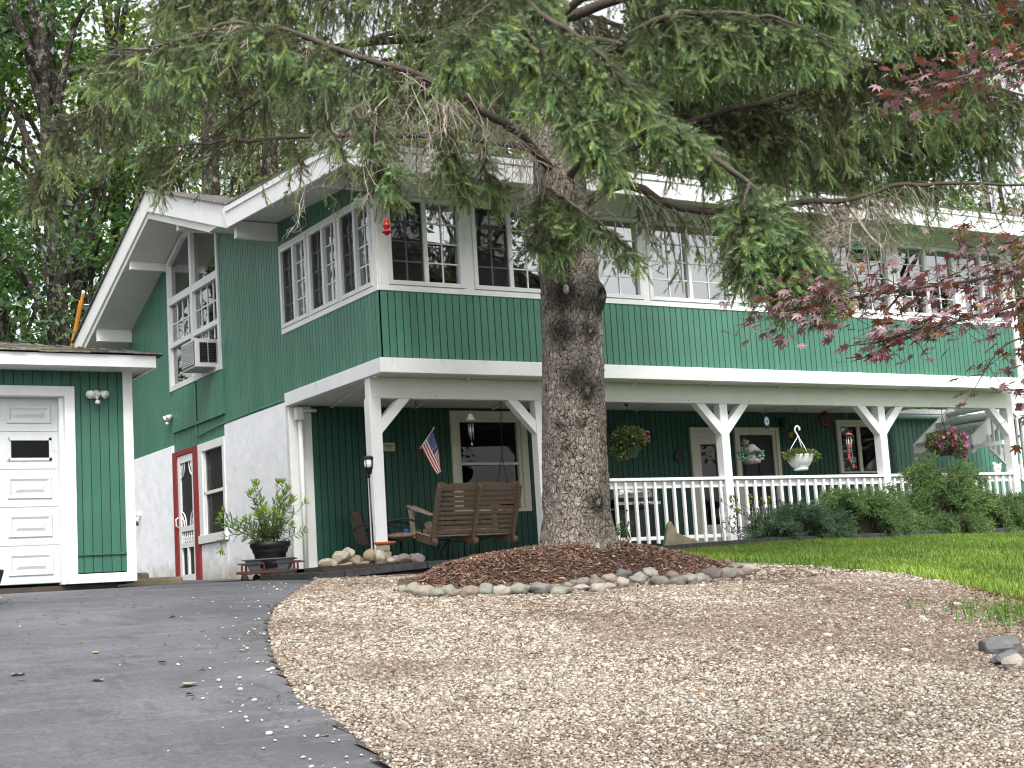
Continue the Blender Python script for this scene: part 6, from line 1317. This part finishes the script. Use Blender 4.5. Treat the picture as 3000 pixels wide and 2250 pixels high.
for a in range(9):
    for b in range(6 if a % 2 == 0 else 5):
        i = int(NU * (6.45 / 13) + a * 2.2); j = (1 + b * 1.75 if a % 2 == 0 else 1.9 + b * 1.75); i = min(i, NU - 1); j = int(min(j, 9)); c = V_[i, j] + np.array([0, -.004, 0]); s_ = .0045
        for sg in (-1, 1): q.add([c + np.array([-s_, sg * .004 + .0, 0]), c + np.array([0, sg * .004, -s_]), c + np.array([s_, sg * .004, 0]), c + np.array([0, sg * .004, s_])], [(0, 1, 2, 3)])
q.build('star', M['cloth_w'], fg)
# ---------------------------------------------------------------- patio chairs
def chair(x, y, ang, lab, cush):
    t = thing('patio_chair', lab, 'chair', (x, y, -.22), 'patio chairs on the porch'); ca, sa = math.cos(ang), math.sin(ang)
    def T(a, b, z): return (x + ca * a - sa * b, y + sa * a + ca * b, -.22 + z)     # a = forward
    for s in (-1, 1):
        q = MB(); q.tube([T(.26, .25 * s, 0), T(.24, .25 * s, .43)], .014, 8); q.tube([T(-.30, .25 * s, 0), T(-.22, .25 * s, .40), T(-.30, .24 * s, .86)], .014, 8); q.build('leg', M['black'], t)
        MB().tube(catmull([T(-.26, .27 * s, .60), T(-.12, .28 * s, .66), (T(.10, .28 * s, .66)), T(.24, .28 * s, .58), T(.26, .27 * s, .43)], 14), .014, 8).build('arm', M['black'], t)
    q = MB(); vs = [];
    for k, (a, z) in enumerate([(.26, .43), (.05, .41), (-.20, .39)]):
        for b in (-.24, .24): vs.append(T(a, b, z))
    q.add(vs, [(0, 1, 3, 2), (2, 3, 5, 4)]); q.build('seat', M['tan'], t)
    q = MB(); vs = [];
    for k, (a, z) in enumerate([(-.20, .40), (-.26, .62), (-.30, .86)]):
        for b in (-.235, .235): vs.append(T(a, b, z))
    if cush != 2: q.add(vs, [(0, 1, 3, 2), (2, 3, 5, 4)]); q.build('backrest', M['tan'], t)
    q = MB(); q.tube([T(.26, -.25, .42), T(.26, .25, .42)], .012, 8); q.tube([T(-.22, -.25, .40), T(-.22, .25, .40)], .012, 8); q.build('seat_frame', M['black'], t)
    if cush: pillow('cushion', T(.02, 0, .46), (.22, .22, .05), (0, 0, ang), M['cushion'], 'brown leaf patterned cushion on the %s patio chair' % ('near left' if cush == 1 else 'middle'))
chair(.95, 2.30, -.75, 'tan sling patio chair with curved black arms, partly behind the corner post', 0)
chair(.92, 1.62, -.3, 'patio chair with a patterned cushion left of the bench swing', 1)
chair(2.32, 2.15, -1.57, 'patio chair with a cushion seen beneath the bench swing', 2)
t = thing('side_table', 'small black iron table with curved legs under the swing seat', 'table', (1.7, 2.0, -.22)); MB().lathe([(0, .40), (.20, .40), (.20, .42), (0, .42)], (1.7, 2.0, -.22), 20).build('table_top', M['black'], t)
for k in range(3): a = k * 2.09; MB().tube(catmull([(1.7 + .18 * math.cos(a), 2.0 + .18 * math.sin(a), .18), (1.7 + .04 * math.cos(a), 2.0 + .04 * math.sin(a), .0), (1.7 + .22 * math.cos(a), 2.0 + .22 * math.sin(a), -.22)], 8), .011, 6).build('leg', M['black'], t)
# ---------------------------------------------------------------- solar torch
t = thing('solar_torch', 'tall black solar torch light leaning at the corner post', 'garden light', (-.36, -.25, -.17)); MB().tube([(-.36, -.25, -.17), (-.375, -.25, .86)], .010, 8).build('pole', M['black'], t)
MB().lathe([(.012, .84), (.02, .85), (.014, .875), (.03, .885), (.048, .955), (.052, .96)], (-.376, -.25, 0), 18).build('cup', M['blackp'], t); MB().lathe([(.043, .96), (.049, 1.0), (.045, 1.055)], (-.376, -.25, 0), 18).build('shade', M['lensw'], t)
q = MB(); q.lathe([(.046, 1.055), (.062, 1.06), (.062, 1.085), (.03, 1.10), (0, 1.10)], (-.376, -.25, 0), 18)
for k in range(5): a = k * 1.257; q.tube([(-.376 + .053 * math.cos(a), -.25 + .053 * math.sin(a), .95), (-.376 + .058 * math.cos(a), -.25 + .058 * math.sin(a), 1.01), (-.376 + .055 * math.cos(a), -.25 + .055 * math.sin(a), 1.07)], .005, 5)
q.build('cap', M['blackp'], t)
# ---------------------------------------------------------------- hanging baskets and ornaments
rb = np.random.default_rng(31)
def puff(parent, name, c, rad, n, size, cols, mat, flower=False):
    s_ = Soup(); d = rb.normal(size=(n, 3)); d /= np.linalg.norm(d, axis=1, keepdims=True); O = np.array(c) + d * np.array(rad) * (.45 + .6 * rb.random((n, 1)) ** .6); O[:, 2] += .0
    A = d + rb.normal(size=(n, 3)) * .6 - np.array([0, 0, .3]); A, B, C = frames(A, rb); sz = size * rb.uniform(.7, 1.3, n)[:, None]; ti = cols[rb.integers(0, len(cols), n)] * rb.uniform(.75, 1.25, (n, 1))
    if flower:
        A, B, C = frames(d + rb.normal(size=(n, 3)) * .4 + np.array([0, -.5, .1]), rb); FV = [(0.25, 0, 0)] + [(0.02 if k % 2 == 0 else .10, math.cos(k * .628) * (.5 if k % 2 == 0 else .38), math.sin(k * .628) * (.5 if k % 2 == 0 else .38)) for k in range(10)]; FV = np.array(FV); FV[0] = (-.15, 0, 0)
        FF = np.array([(0, 1 + k, 1 + (k + 1) % 10) for k in range(10)]); tv = np.ones(11); tv[0] = .55; s_.add(*inst(FV, FF, O, A * sz, B * sz, C * sz, ti, tv))
    else: s_.add(*inst(LT[0], LT[1], O, A * sz, B * sz * 1.3, C * sz, ti))
    return s_.build(name, mat, parent)
PK = np.array([(.42, .06, .25), (.50, .10, .32), (.36, .04, .20), (.55, .22, .42)]); GL = np.array([(.07, .12, .035), (.11, .15, .05), (.05, .09, .03), (.10, .09, .04)])
b1 = thing('hanging_basket', 'hanging basket of trailing petunias just right of the spruce trunk', 'hanging basket', (3.93, .5, 1.2), 'hanging baskets under the porch beam'); MB().lathe([(.0, 1.14), (.10, 1.14), (.15, 1.30), (.16, 1.30), (.16, 1.32), (0, 1.31)], (3.93, .5, 0), 20).build('pot', M['greenp'], b1)
q = MB(); q.tube([(3.93, .5, 2.13), (3.93, .5, 1.75)], .004, 5)
for k in range(3): a = k * 2.09; q.tube([(3.93, .5, 1.75), (3.93 + .15 * math.cos(a), .5 + .15 * math.sin(a), 1.32)], .003, 4)
q.lathe([(.012, 1.84), (.035, 1.87), (.012, 1.90)], (3.93, .5, 0), 10); q.build('hanger', M['black'], b1)
puff(b1, 'foliage', (3.93, .5, 1.40), (.25, .22, .15), 1500, .042, GL, M['leaf']); puff(b1, 'foliage', (3.78, .5, 1.25), (.12, .14, .14), 420, .040, GL, M['leaf']); puff(b1, 'flowers', (4.12, .48, 1.42), (.12, .12, .13), 26, .06, PK, M['flower'], True); puff(b1, 'flowers', (3.9, .5, 1.38), (.26, .23, .15), 40, .035, np.array([(.30, .16, .20), (.35, .30, .22)]), M['flower'], True)
b2 = thing('hanging_basket', 'white hanging bowl with short trailing leaves between the middle porch posts', 'hanging basket', (6.9, .4, .92), 'hanging baskets under the porch beam')
MB().lathe([(.0, .92), (.10, .92), (.11, .945), (.098, .955), (.135, .99), (.175, 1.05), (.197, 1.12), (.203, 1.145), (.193, 1.145), (.19, 1.12), (0, 1.11)], (6.9, .4, 0), 32).build('pot', M['vinyl'], b2)
q = MB()
for k in range(3): a = k * 2.09 + 2.6; q.tube([(6.9, .4, 1.42), (6.9 + .10 * math.cos(a), .4 + .10 * math.sin(a), 1.28), (6.9 + .19 * math.cos(a), .4 + .19 * math.sin(a), 1.13)], .007, 6)
q.tube(catmull([(6.9, .4, 1.40), (6.89, .4, 1.44), (6.85, .4, 1.50), (6.86, .4, 1.55), (6.90, .4, 1.57), (6.94, .4, 1.54), (6.93, .4, 1.51)], 20), [.012] * 12 + [.016] * 8, 8); q.ball((6.9, .4, 1.41), (.028, .015, .022), 8, 6); q.build('hanger', M['white'], b2)
MB().tube([(6.9, .4, 2.13), (6.9, .4, 1.56)], .0035, 5).build('hook_wire', M['black'], b2)
puff(b2, 'foliage', (6.9, .4, 1.17), (.24, .22, .06), 620, .040, GL * 1.3, M['leaf']); puff(b2, 'foliage', (7.12, .36, 1.12), (.11, .08, .07), 150, .038, GL * 1.3, M['leaf']); puff(b2, 'foliage', (6.65, .36, 1.12), (.08, .06, .05), 90, .034, GL * 1.3, M['leaf'])
b3 = thing('hanging_basket', 'hanging basket full of bright pink petunias in the last porch bay', 'hanging basket', (9.94, .4, 1.15), 'hanging baskets under the porch beam'); MB().lathe([(.0, 1.12), (.11, 1.12), (.16, 1.26), (.17, 1.27), (0, 1.26)], (9.96, .4, 0), 20).build('pot', M['blackp'], b3)
q = MB(); q.tube([(9.94, .4, 2.13), (9.94, .4, 1.72)], .005, 5); q.tube(catmull([(9.94, .4, 1.72), (9.97, .4, 1.69), (9.94, .4, 1.66), (9.91, .4, 1.69), (9.94, .4, 1.72)], 12), .006, 5)
for k in range(3): a = k * 2.09 + .4; q.tube([(9.94, .4, 1.66), (9.94 + .16 * math.cos(a), .4 + .16 * math.sin(a), 1.28)], .004, 4)
q.build('hanger', M['black'], b3)
puff(b3, 'foliage', (9.94, .4, 1.33), (.32, .26, .17), 1700, .038, GL, M['leaf']); puff(b3, 'flowers', (9.98, .34, 1.36), (.33, .26, .18), 120, .068, PK * 1.15, M['flower'], True); puff(b3, 'flowers', (10.25, .36, 1.22), (.14, .14, .16), 22, .065, PK * 1.15, M['flower'], True); puff(b3, 'foliage', (10.24, .4, 1.24), (.13, .14, .16), 340, .036, GL, M['leaf'])
b4 = thing('birdhouse_ornament', 'little grey birdhouse wrapped in frosted ivy hanging before the dark door', 'ornament', (6.15, .6, 1.0)); q = MB(); q.lathe([(.0, 1.04), (.12, 1.05), (.14, 1.10), (.07, 1.12), (.07, 1.22), (.0, 1.22)], (6.16, .6, 0), 18); q.lathe([(.13, 1.21), (.11, 1.25), (.04, 1.32), (0, 1.335)], (6.18, .6, 0), 18); q.build('house', M['rust'] if False else simple('grey_thatch', (.16, .13, .14), .9, .4, 30), b4)
MB().tube([(6.17, .6, 2.13), (6.17, .6, 1.33)], .003, 4).build('wire', M['black'], b4); puff(b4, 'leaves', (6.13, .58, 1.17), (.20, .12, .10), 240, .04, np.array([(.13, .26, .22), (.22, .34, .30), (.05, .12, .09)]), M['leaf']); puff(b4, 'leaves', (6.03, .58, 1.30), (.05, .05, .10), 50, .035, np.array([(.16, .2, .18), (.2, .26, .24)]), M['leaf'])
t = thing('suncatcher', 'oval blue and white stained suncatcher under the porch ceiling', 'ornament', (6.5, .6, 1.7)); q = MB(); q.lathe([(0, -.004), (1, -.004), (1, .004), (0, .004)], (0, 0, 0), 24); q.v = [(6.5 + v[0] * .046, .6 + v[2], 1.665 + v[1] * .068) for v in q.v]; q.build('pane', simple('pale_blue_glass', (.45, .62, .85), .2, .35, 40), t)
q = MB(); pts = [(6.5 + .05 * math.cos(a), .6, 1.665 + .072 * math.sin(a)) for a in np.linspace(0, 6.2832, 25)]; q.tube(pts, .006, 6, cap=False); q.tube([(6.5, .6, 2.13), (6.5, .6, 1.73)], .002, 4); q.tube(catmull([(6.46, .6, 1.55), (6.49, .6, 1.58), (6.52, .6, 1.55), (6.55, .6, 1.58), (6.58, .6, 1.60)], 12), .008, 5); q.build('frame', M['black'], t)
q = MB(); 
for sg in (-1, 1): q.prism([(6.5, .592, 1.665), (6.5 + sg * .020, .592, 1.682), (6.5 + sg * .018, .592, 1.663), (6.5 + sg * .013, .592, 1.65)], (0, -.003, 0))
q.build('butterfly', M['red'], t)
t = thing('wreath', 'round dark red berry wreath hanging under the porch ceiling', 'wreath', (7.65, .6, 1.7)); s_ = Soup(); n = 900; a = rb.uniform(0, 6.28, n); O = np.column_stack([7.65 + (.088 + rb.normal(size=n) * .015) * np.cos(a), .6 + rb.normal(size=n) * .018, 1.70 + (.088 + rb.normal(size=n) * .015) * np.sin(a)])
D_ = np.column_stack([np.cos(a), rb.normal(size=n) * .7, np.sin(a)]); A, B, C = frames(D_, rb); s_.add(*inst(LT[0], LT[1], O, A * .03, B * .025, C * .03, np.array([(.10, .012, .014), (.05, .010, .010), (.16, .02, .02), (.03, .03, .02)])[rb.integers(0, 4, n)])); s_.build('leaves', M['leaf'], t); q = MB(); q.tube([(7.65, .6, 2.13), (7.65, .6, 1.79)], .002, 4); q.tube([(7.65 + .085 * math.cos(a_), .6, 1.70 + .085 * math.sin(a_)) for a_ in np.linspace(0, 6.2832, 21)], .010, 6, cap=False); q.build('ring', M['twig'], t)
t = thing('wind_chime', 'red glass drop wind chime with orange top in front of the right porch window', 'wind chime', (8.0, .5, 1.2), 'wind chimes under the porch ceiling'); MB().lathe([(0, 1.455), (.055, 1.455), (.06, 1.465), (.03, 1.485), (0, 1.49)], (8.0, .5, 0), 16).build('cap', M['terra'], t)
q = MB(); q.tube([(8.0, .5, 2.13), (8.0, .5, 1.48)], .002, 4)
for k in range(5): a = k * 1.257; q.tube([(8 + .035 * math.cos(a), .5 + .035 * math.sin(a), 1.455), (8 + .035 * math.cos(a), .5 + .035 * math.sin(a), 1.10)], .003, 5)
q.tube([(8.0, .5, 1.455), (8.01, .5, .97)], .002, 4); q.build('rods', M['steel'], t)
q = MB()
for x, z in ((8.04, 1.38), (8.045, 1.35), (8.01, 1.31), (8.02, 1.27), (7.965, 1.22), (7.975, 1.19), (7.96, 1.15), (7.955, 1.11), (8.0, 1.06), (8.04, 1.0), (8.03, .97)): q.ball((x, .49, z), (.016, .014, .020), 8, 6)
q.build('beads', M['redbead'], t)
t = thing('wind_chime', 'pale shell wind chime hanging before the porch window', 'wind chime', (1.52, .6, 1.4), 'wind chimes under the porch ceiling'); MB().lathe([(0, 1.64), (.05, 1.64), (.055, 1.66), (.035, 1.70), (.03, 1.72), (0, 1.735)], (1.52, .6, 0), 16).build('cap', M['cream'], t); q = MB(); q.tube([(1.52, .6, 2.13), (1.52, .6, 1.73)], .002, 4)
for k in range(5): a = k * 1.257; q.tube([(1.52 + .03 * math.cos(a), .6 + .03 * math.sin(a), 1.60), (1.52 + .03 * math.cos(a), .6 + .03 * math.sin(a), 1.40 + .02 * (k % 3))], .006, 6)
q.tube([(1.52, .6, 1.64), (1.52, .6, 1.34)], .002, 4); q.ball((1.52, .6, 1.335), (.014, .008, .022), 8, 6); q.build('rods', M['steel'], t)
# wall lantern, round plaque, sign
t = thing('wall_lantern', 'black wall lantern with yellow glass beside the dark porch door', 'wall lamp', (8.86, 2.87, 1.85)); q = MB(); q.lathe([(.03, 1.90), (.05, 1.92), (.06, 1.98), (.04, 2.02), (0, 2.03)], (8.82, 2.84, 0), 12); q.tube(catmull([(8.82, 2.86, 1.86), (8.80, 2.74, 1.98), (8.85, 2.70, 1.90), (8.87, 2.72, 1.82)], 12), .012, 6); q.lathe([(.0, 1.83), (.05, 1.81), (.055, 1.79), (.0, 1.79)], (8.87, 2.74, 0), 12); q.lathe([(.0, 1.66), (.035, 1.66), (.04, 1.68), (0, 1.68)], (8.87, 2.74, 0), 12); q.build('bracket', M['black'], t); MB().lathe([(.035, 1.68), (.045, 1.79)], (8.87, 2.74, 0), 12).build('glass', M['yellow'], t)
t = thing('round_plaque', 'round brown plaque with a dark animal shape left of the porch doors', 'plaque', (6.62, 2.87, 1.4)); q = MB(); q.lathe([(0, 0), (.088, 0), (.088, .015), (0, .015)], (6.60, 2.875, 1.40), 28, (0, -1, 0)); q.build('disc', simple('plaque_tan', (.13, .085, .04), .7, .3, 20), t)
q = MB(); q.prism([(6.54, 2.858, 1.385), (6.66, 2.858, 1.385), (6.66, 2.858, 1.41), (6.645, 2.858, 1.425), (6.57, 2.858, 1.43), (6.55, 2.858, 1.44), (6.535, 2.858, 1.42)], (0, -.004, 0)); q.lathe([(.084, .0), (.094, .0), (.094, .012), (.084, .012)], (6.60, 2.862, 1.40), 28, (0, -1, 0)); q.build('relief', M['black'], t)
t = thing('sign', 'small cream notice plate on the green porch wall behind the corner post', 'sign', (1.46, 2.88, 1.56)); MB().box(1.36, 1.562, 2.872, 2.888, 1.505, 1.625).build('plate', simple('cream_plate', (.42, .40, .30), .7, .1, 20), t); q = MB()
for z, a, b in ((1.585, 1.38, 1.54), (1.562, 1.42, 1.51), (1.545, 1.44, 1.50)): q.box(a, b, 2.869, 2.872, z, z + .008)
q.build('lettering', M['dark'], t)
# hummingbird feeder on a black twig, lantern under the eave
t = thing('hummingbird_feeder', 'red glass hummingbird feeder hanging at the corner of the upper windows', 'bird feeder', (-.29, -.88, 3.6)); FC = (-.30, -.88, 0)
MB().lathe([(0, 3.60), (.022, 3.60), (.025, 3.615), (.055, 3.628), (.062, 3.640), (.03, 3.652), (.018, 3.665), (.022, 3.675), (.044, 3.70), (.046, 3.72), (.030, 3.74), (.026, 3.75), (.030, 3.762), (.028, 3.785), (.012, 3.795), (0, 3.80)], FC, 24).build('bottle', M['redglass'], t); MB().tube([(-.30, -.88, 3.80), (-.30, -.86, 4.46)], .003, 5).build('wire', M['black'], t)
t = thing('hanging_lantern', 'dark topped glass lantern hanging before the right upper windows', 'lantern', (7.55, -.5, 3.95)); MB().lathe([(.05, 4.11), (.14, 4.04), (.15, 4.02), (.10, 4.02), (0, 4.02)], (7.54, -.5, 0), 20).build('cap', M['greenp'], t); MB().lathe([(.10, 3.90), (.105, 4.02)], (7.54, -.5, 0), 20).build('glass', M['glassc'], t); q = MB(); q.lathe([(0, 3.88), (.11, 3.88), (.11, 3.90), (0, 3.90)], (7.54, -.5, 0), 20); q.tube([(7.54, -.5, 4.11), (7.54, -.5, 4.57)], .004, 5); q.build('base', M['black'], t); MB().lathe([(0, 3.90), (.06, 3.90), (.05, 3.99), (0, 3.99)], (7.54, -.5, 0), 14).build('seed', M['cream'], t)
# grill and tools behind the railing
t = thing('grill', 'steel barbecue grill behind the railing right of the spruce', 'grill', (4.38, 1.25, -.22)); q = MB(); q.lathe([(0, -.30), (.18, -.30), (.20, -.27), (.20, .27), (.18, .30), (0, .30)], (4.38, 1.25, .66), 20, (1, 0, 0)); q.build('lid', M['steel'], t); q = MB(); q.box(4.08, 4.68, 1.05, 1.45, .48, .64); q.build('firebox', M['blackp'], t, bevel=.02); MB().tube([(4.16, 1.02, .69), (4.60, 1.02, .69)], .012, 8).build('handle', M['steel'], t)
q = MB(); q.box(4.0, 4.78, 1.02, 1.04, .53, .57)
for k in range(4): q.lathe([(.0, 0), (.022, 0), (.018, .03), (0, .03)], (4.18 + k * .13, 1.02, .55), 10, (0, -1, 0))
q.build('control_panel', M['steel'], t); q = MB(); q.box(4.10, 4.66, 1.08, 1.42, -.20, .48); q.build('cabinet', M['blackp'], t, bevel=.01); q = MB(); q.box(3.75, 4.07, 1.08, 1.42, .60, .62); q.box(4.69, 5.0, 1.08, 1.42, .60, .62); q.build('side_shelf', M['blackp'], t, bevel=.008)
# white ceramic ornament on the handrail
t = thing('ceramic_ornament', 'round white ceramic bird ornament on the handrail by the last post', 'ornament', (11.08, .41, .842)); q = MB(); q.ball((11.08, .41, .915), (.075, .06, .072), 16, 12); q.ball((11.02, .41, .985), (.032, .028, .03), 12, 8); q.lathe([(.0, .853), (.045, .853), (.05, .865), (.03, .88)], (11.08, .41, -.01), 14); q.build('body', M['vinyl'], t); q = MB(); q.beam((11.13, .41, .95), (11.18, .41, .99), .03, .015); q.beam((11.035, .35, .92), (11.10, .345, .94), .01, .045); q.build('wing', M['vinyl'], t)
# fallen leaves on the drive
LFV = np.array([(0, 0, .004), (.3, .38, .02), (.55, .22, .01), (.8, .30, .03), (1, 0, .012), (.8, -.30, .03), (.55, -.22, .01), (.3, -.38, .02)]); LC = M['fallen'] = simple('dry_leaf', (.42, .33, .20), .8, .3, 40); LG = simple('green_fallen_leaf', (.25, .42, .10), .7, .2, 40); LDK = simple('brown_leaf', (.10, .06, .04), .8, .3, 40)
fl = [(28, 1980, .085, LC, 'tan curled fallen leaf nearest the left edge of the drive'), (300, 1994, .085, LC, 'yellow brown fallen leaf on the drive right of the tan curled one'), (570, 2002, .12, LC, 'largest pale curled leaf in the middle of the drive'), (697, 1906, .06, LC, 'flat straw coloured leaf fragment near the gravel edge'), (280, 1913, .06, LG, 'green fallen leaf on the drive'), (570, 2033, .045, LDK, 'small brown curled leaf under the largest pale one'), (465, 1941, .06, LDK, 'dark rotted leaf in the middle of the drive'), (495, 1808, .08, LC, 'straw coloured leaf lying near the garage end of the drive'), (967, 2155, .04, LG, 'tiny bright green leaf near the gravel edge at the bottom'), (592, 1957, .04, LG, 'yellow green round leaf on the drive left of the straw fragment'), (1562, 1672, .09, LG, 'bright green leaf lying on the mulch below the trunk')]
for i, (u, v, s_, mt, lb) in enumerate(fl):
    zf = (lambda x, y: (mound(x, y) or g(x, y)) + .02) if i == 10 else (lambda x, y: g(x, y) + .012); p, tt = pix_ground(u, v, zf); a = i * 1.9; q = MB(); f1 = []
    for z_ in (0, .003):
        for X_, Y_, Z_ in LFV: f1.append((p[0] + (math.cos(a) * X_ - math.sin(a) * Y_) * s_, p[1] + (math.sin(a) * X_ + math.cos(a) * Y_) * s_, p[2] + Z_ * s_ * 6 * (.5 + .5 * math.sin(i + X_ * 4)) + z_))
    n = 8; q.add(f1, [(0, k, k + 1) for k in range(1, 7)] + [(8, 9 + k, 8 + k) for k in range(1, 7)], True); tag(q.build('fallen_leaf', mt), lb, 'leaf', 'fallen leaves')
# ---------------------------------------------------------------- white car whose nose just enters the frame at the left
cr = Vector((.857, -.515, 0)); cf2 = Vector((.515, .857, 0)); dq = np.array(c_f) + (0 - 1500) / 4341.9 * np.array(c_r) - (1700 - 1125) / 4341.9 * np.array(c_u)
c0 = Vector(CAM + dq * 11.2) + cf2 * .9; c0.z = 0; c0 -= cr * .525; gz = g(c0.x - 1, c0.y)
car = thing('parked_car', 'white car whose rounded end just shows at the left edge before the garage', 'car', (c0.x - 2, c0.y + 1, gz))
def K(L_, W_, h): p = c0 - cr * L_ + cf2 * W_; return (p.x, p.y, gz + h)
prof_ = [(.06, .30), (.0, .50), (.02, .72), (.12, .88), (.95, 1.0), (1.6, 1.36), (2.9, 1.38), (3.6, 1.02), (4.2, .92), (4.3, .5), (4.25, .3)]
vs = []; n = len(prof_); st_ = [(-.90, .22), (-.86, .08), (-.55, .0), (0, -.03), (.55, 0), (.86, .08), (.90, .22)]
for W_, ins in st_:
    for L_, h in prof_:
        lat = W_ * (1 - .16 * max(0, (h - 1.0) / .38)); e = ins * (1 - L_ / 2.1); vs.append(K(L_ + e, lat, h))
q = MB(); m_ = len(st_); q.add(vs, [(a * n + i, a * n + (i + 1) % n, (a + 1) * n + (i + 1) % n, (a + 1) * n + i) for a in range(m_ - 1) for i in range(n)] + [tuple(range(n)), tuple(range(m_ * n - 1, (m_ - 1) * n - 1, -1))], True); q.build('body', M['carw'], car)
for W_ in (-.80, .80):
    for L_ in (.85, 3.45):
        c = Vector(K(L_, W_, .325)); wo = MB().lathe([(.16, -.10), (.30, -.10), (.325, -.07), (.325, .07), (.30, .10), (.16, .10)], c, 28, cf2).build('wheel', M['tyre'], car); MB().lathe([(0, -.09), (.16, -.09), (.18, -.06), (.18, .06), (.16, .09), (0, .09)], c, 20, cf2).build('rim', M['steel'], wo)
q = MB(); q.hexa([K(.5, -.8, .18), K(.06, -.8, .18), K(.06, .8, .18), K(.5, .8, .18), K(.5, -.84, .36), K(.02, -.84, .36), K(.02, .84, .36), K(.5, .84, .36)]); q.build('bumper', M['blackp'], car, bevel=.02)
q = MB(); q.hexa([K(1.0, -.74, 1.01), K(1.0, .74, 1.01), K(1.58, .66, 1.35), K(1.58, -.66, 1.35), K(.98, -.74, 1.03), K(.98, .74, 1.03), K(1.56, .66, 1.37), K(1.56, -.66, 1.37)]); q.build('windscreen', M['blackp'], car)
for W_ in (-.64, .64): MB().ball(K(.16, W_, .68), (.07, .10, .05), 14, 8).build('headlight', M['glassc'], car)
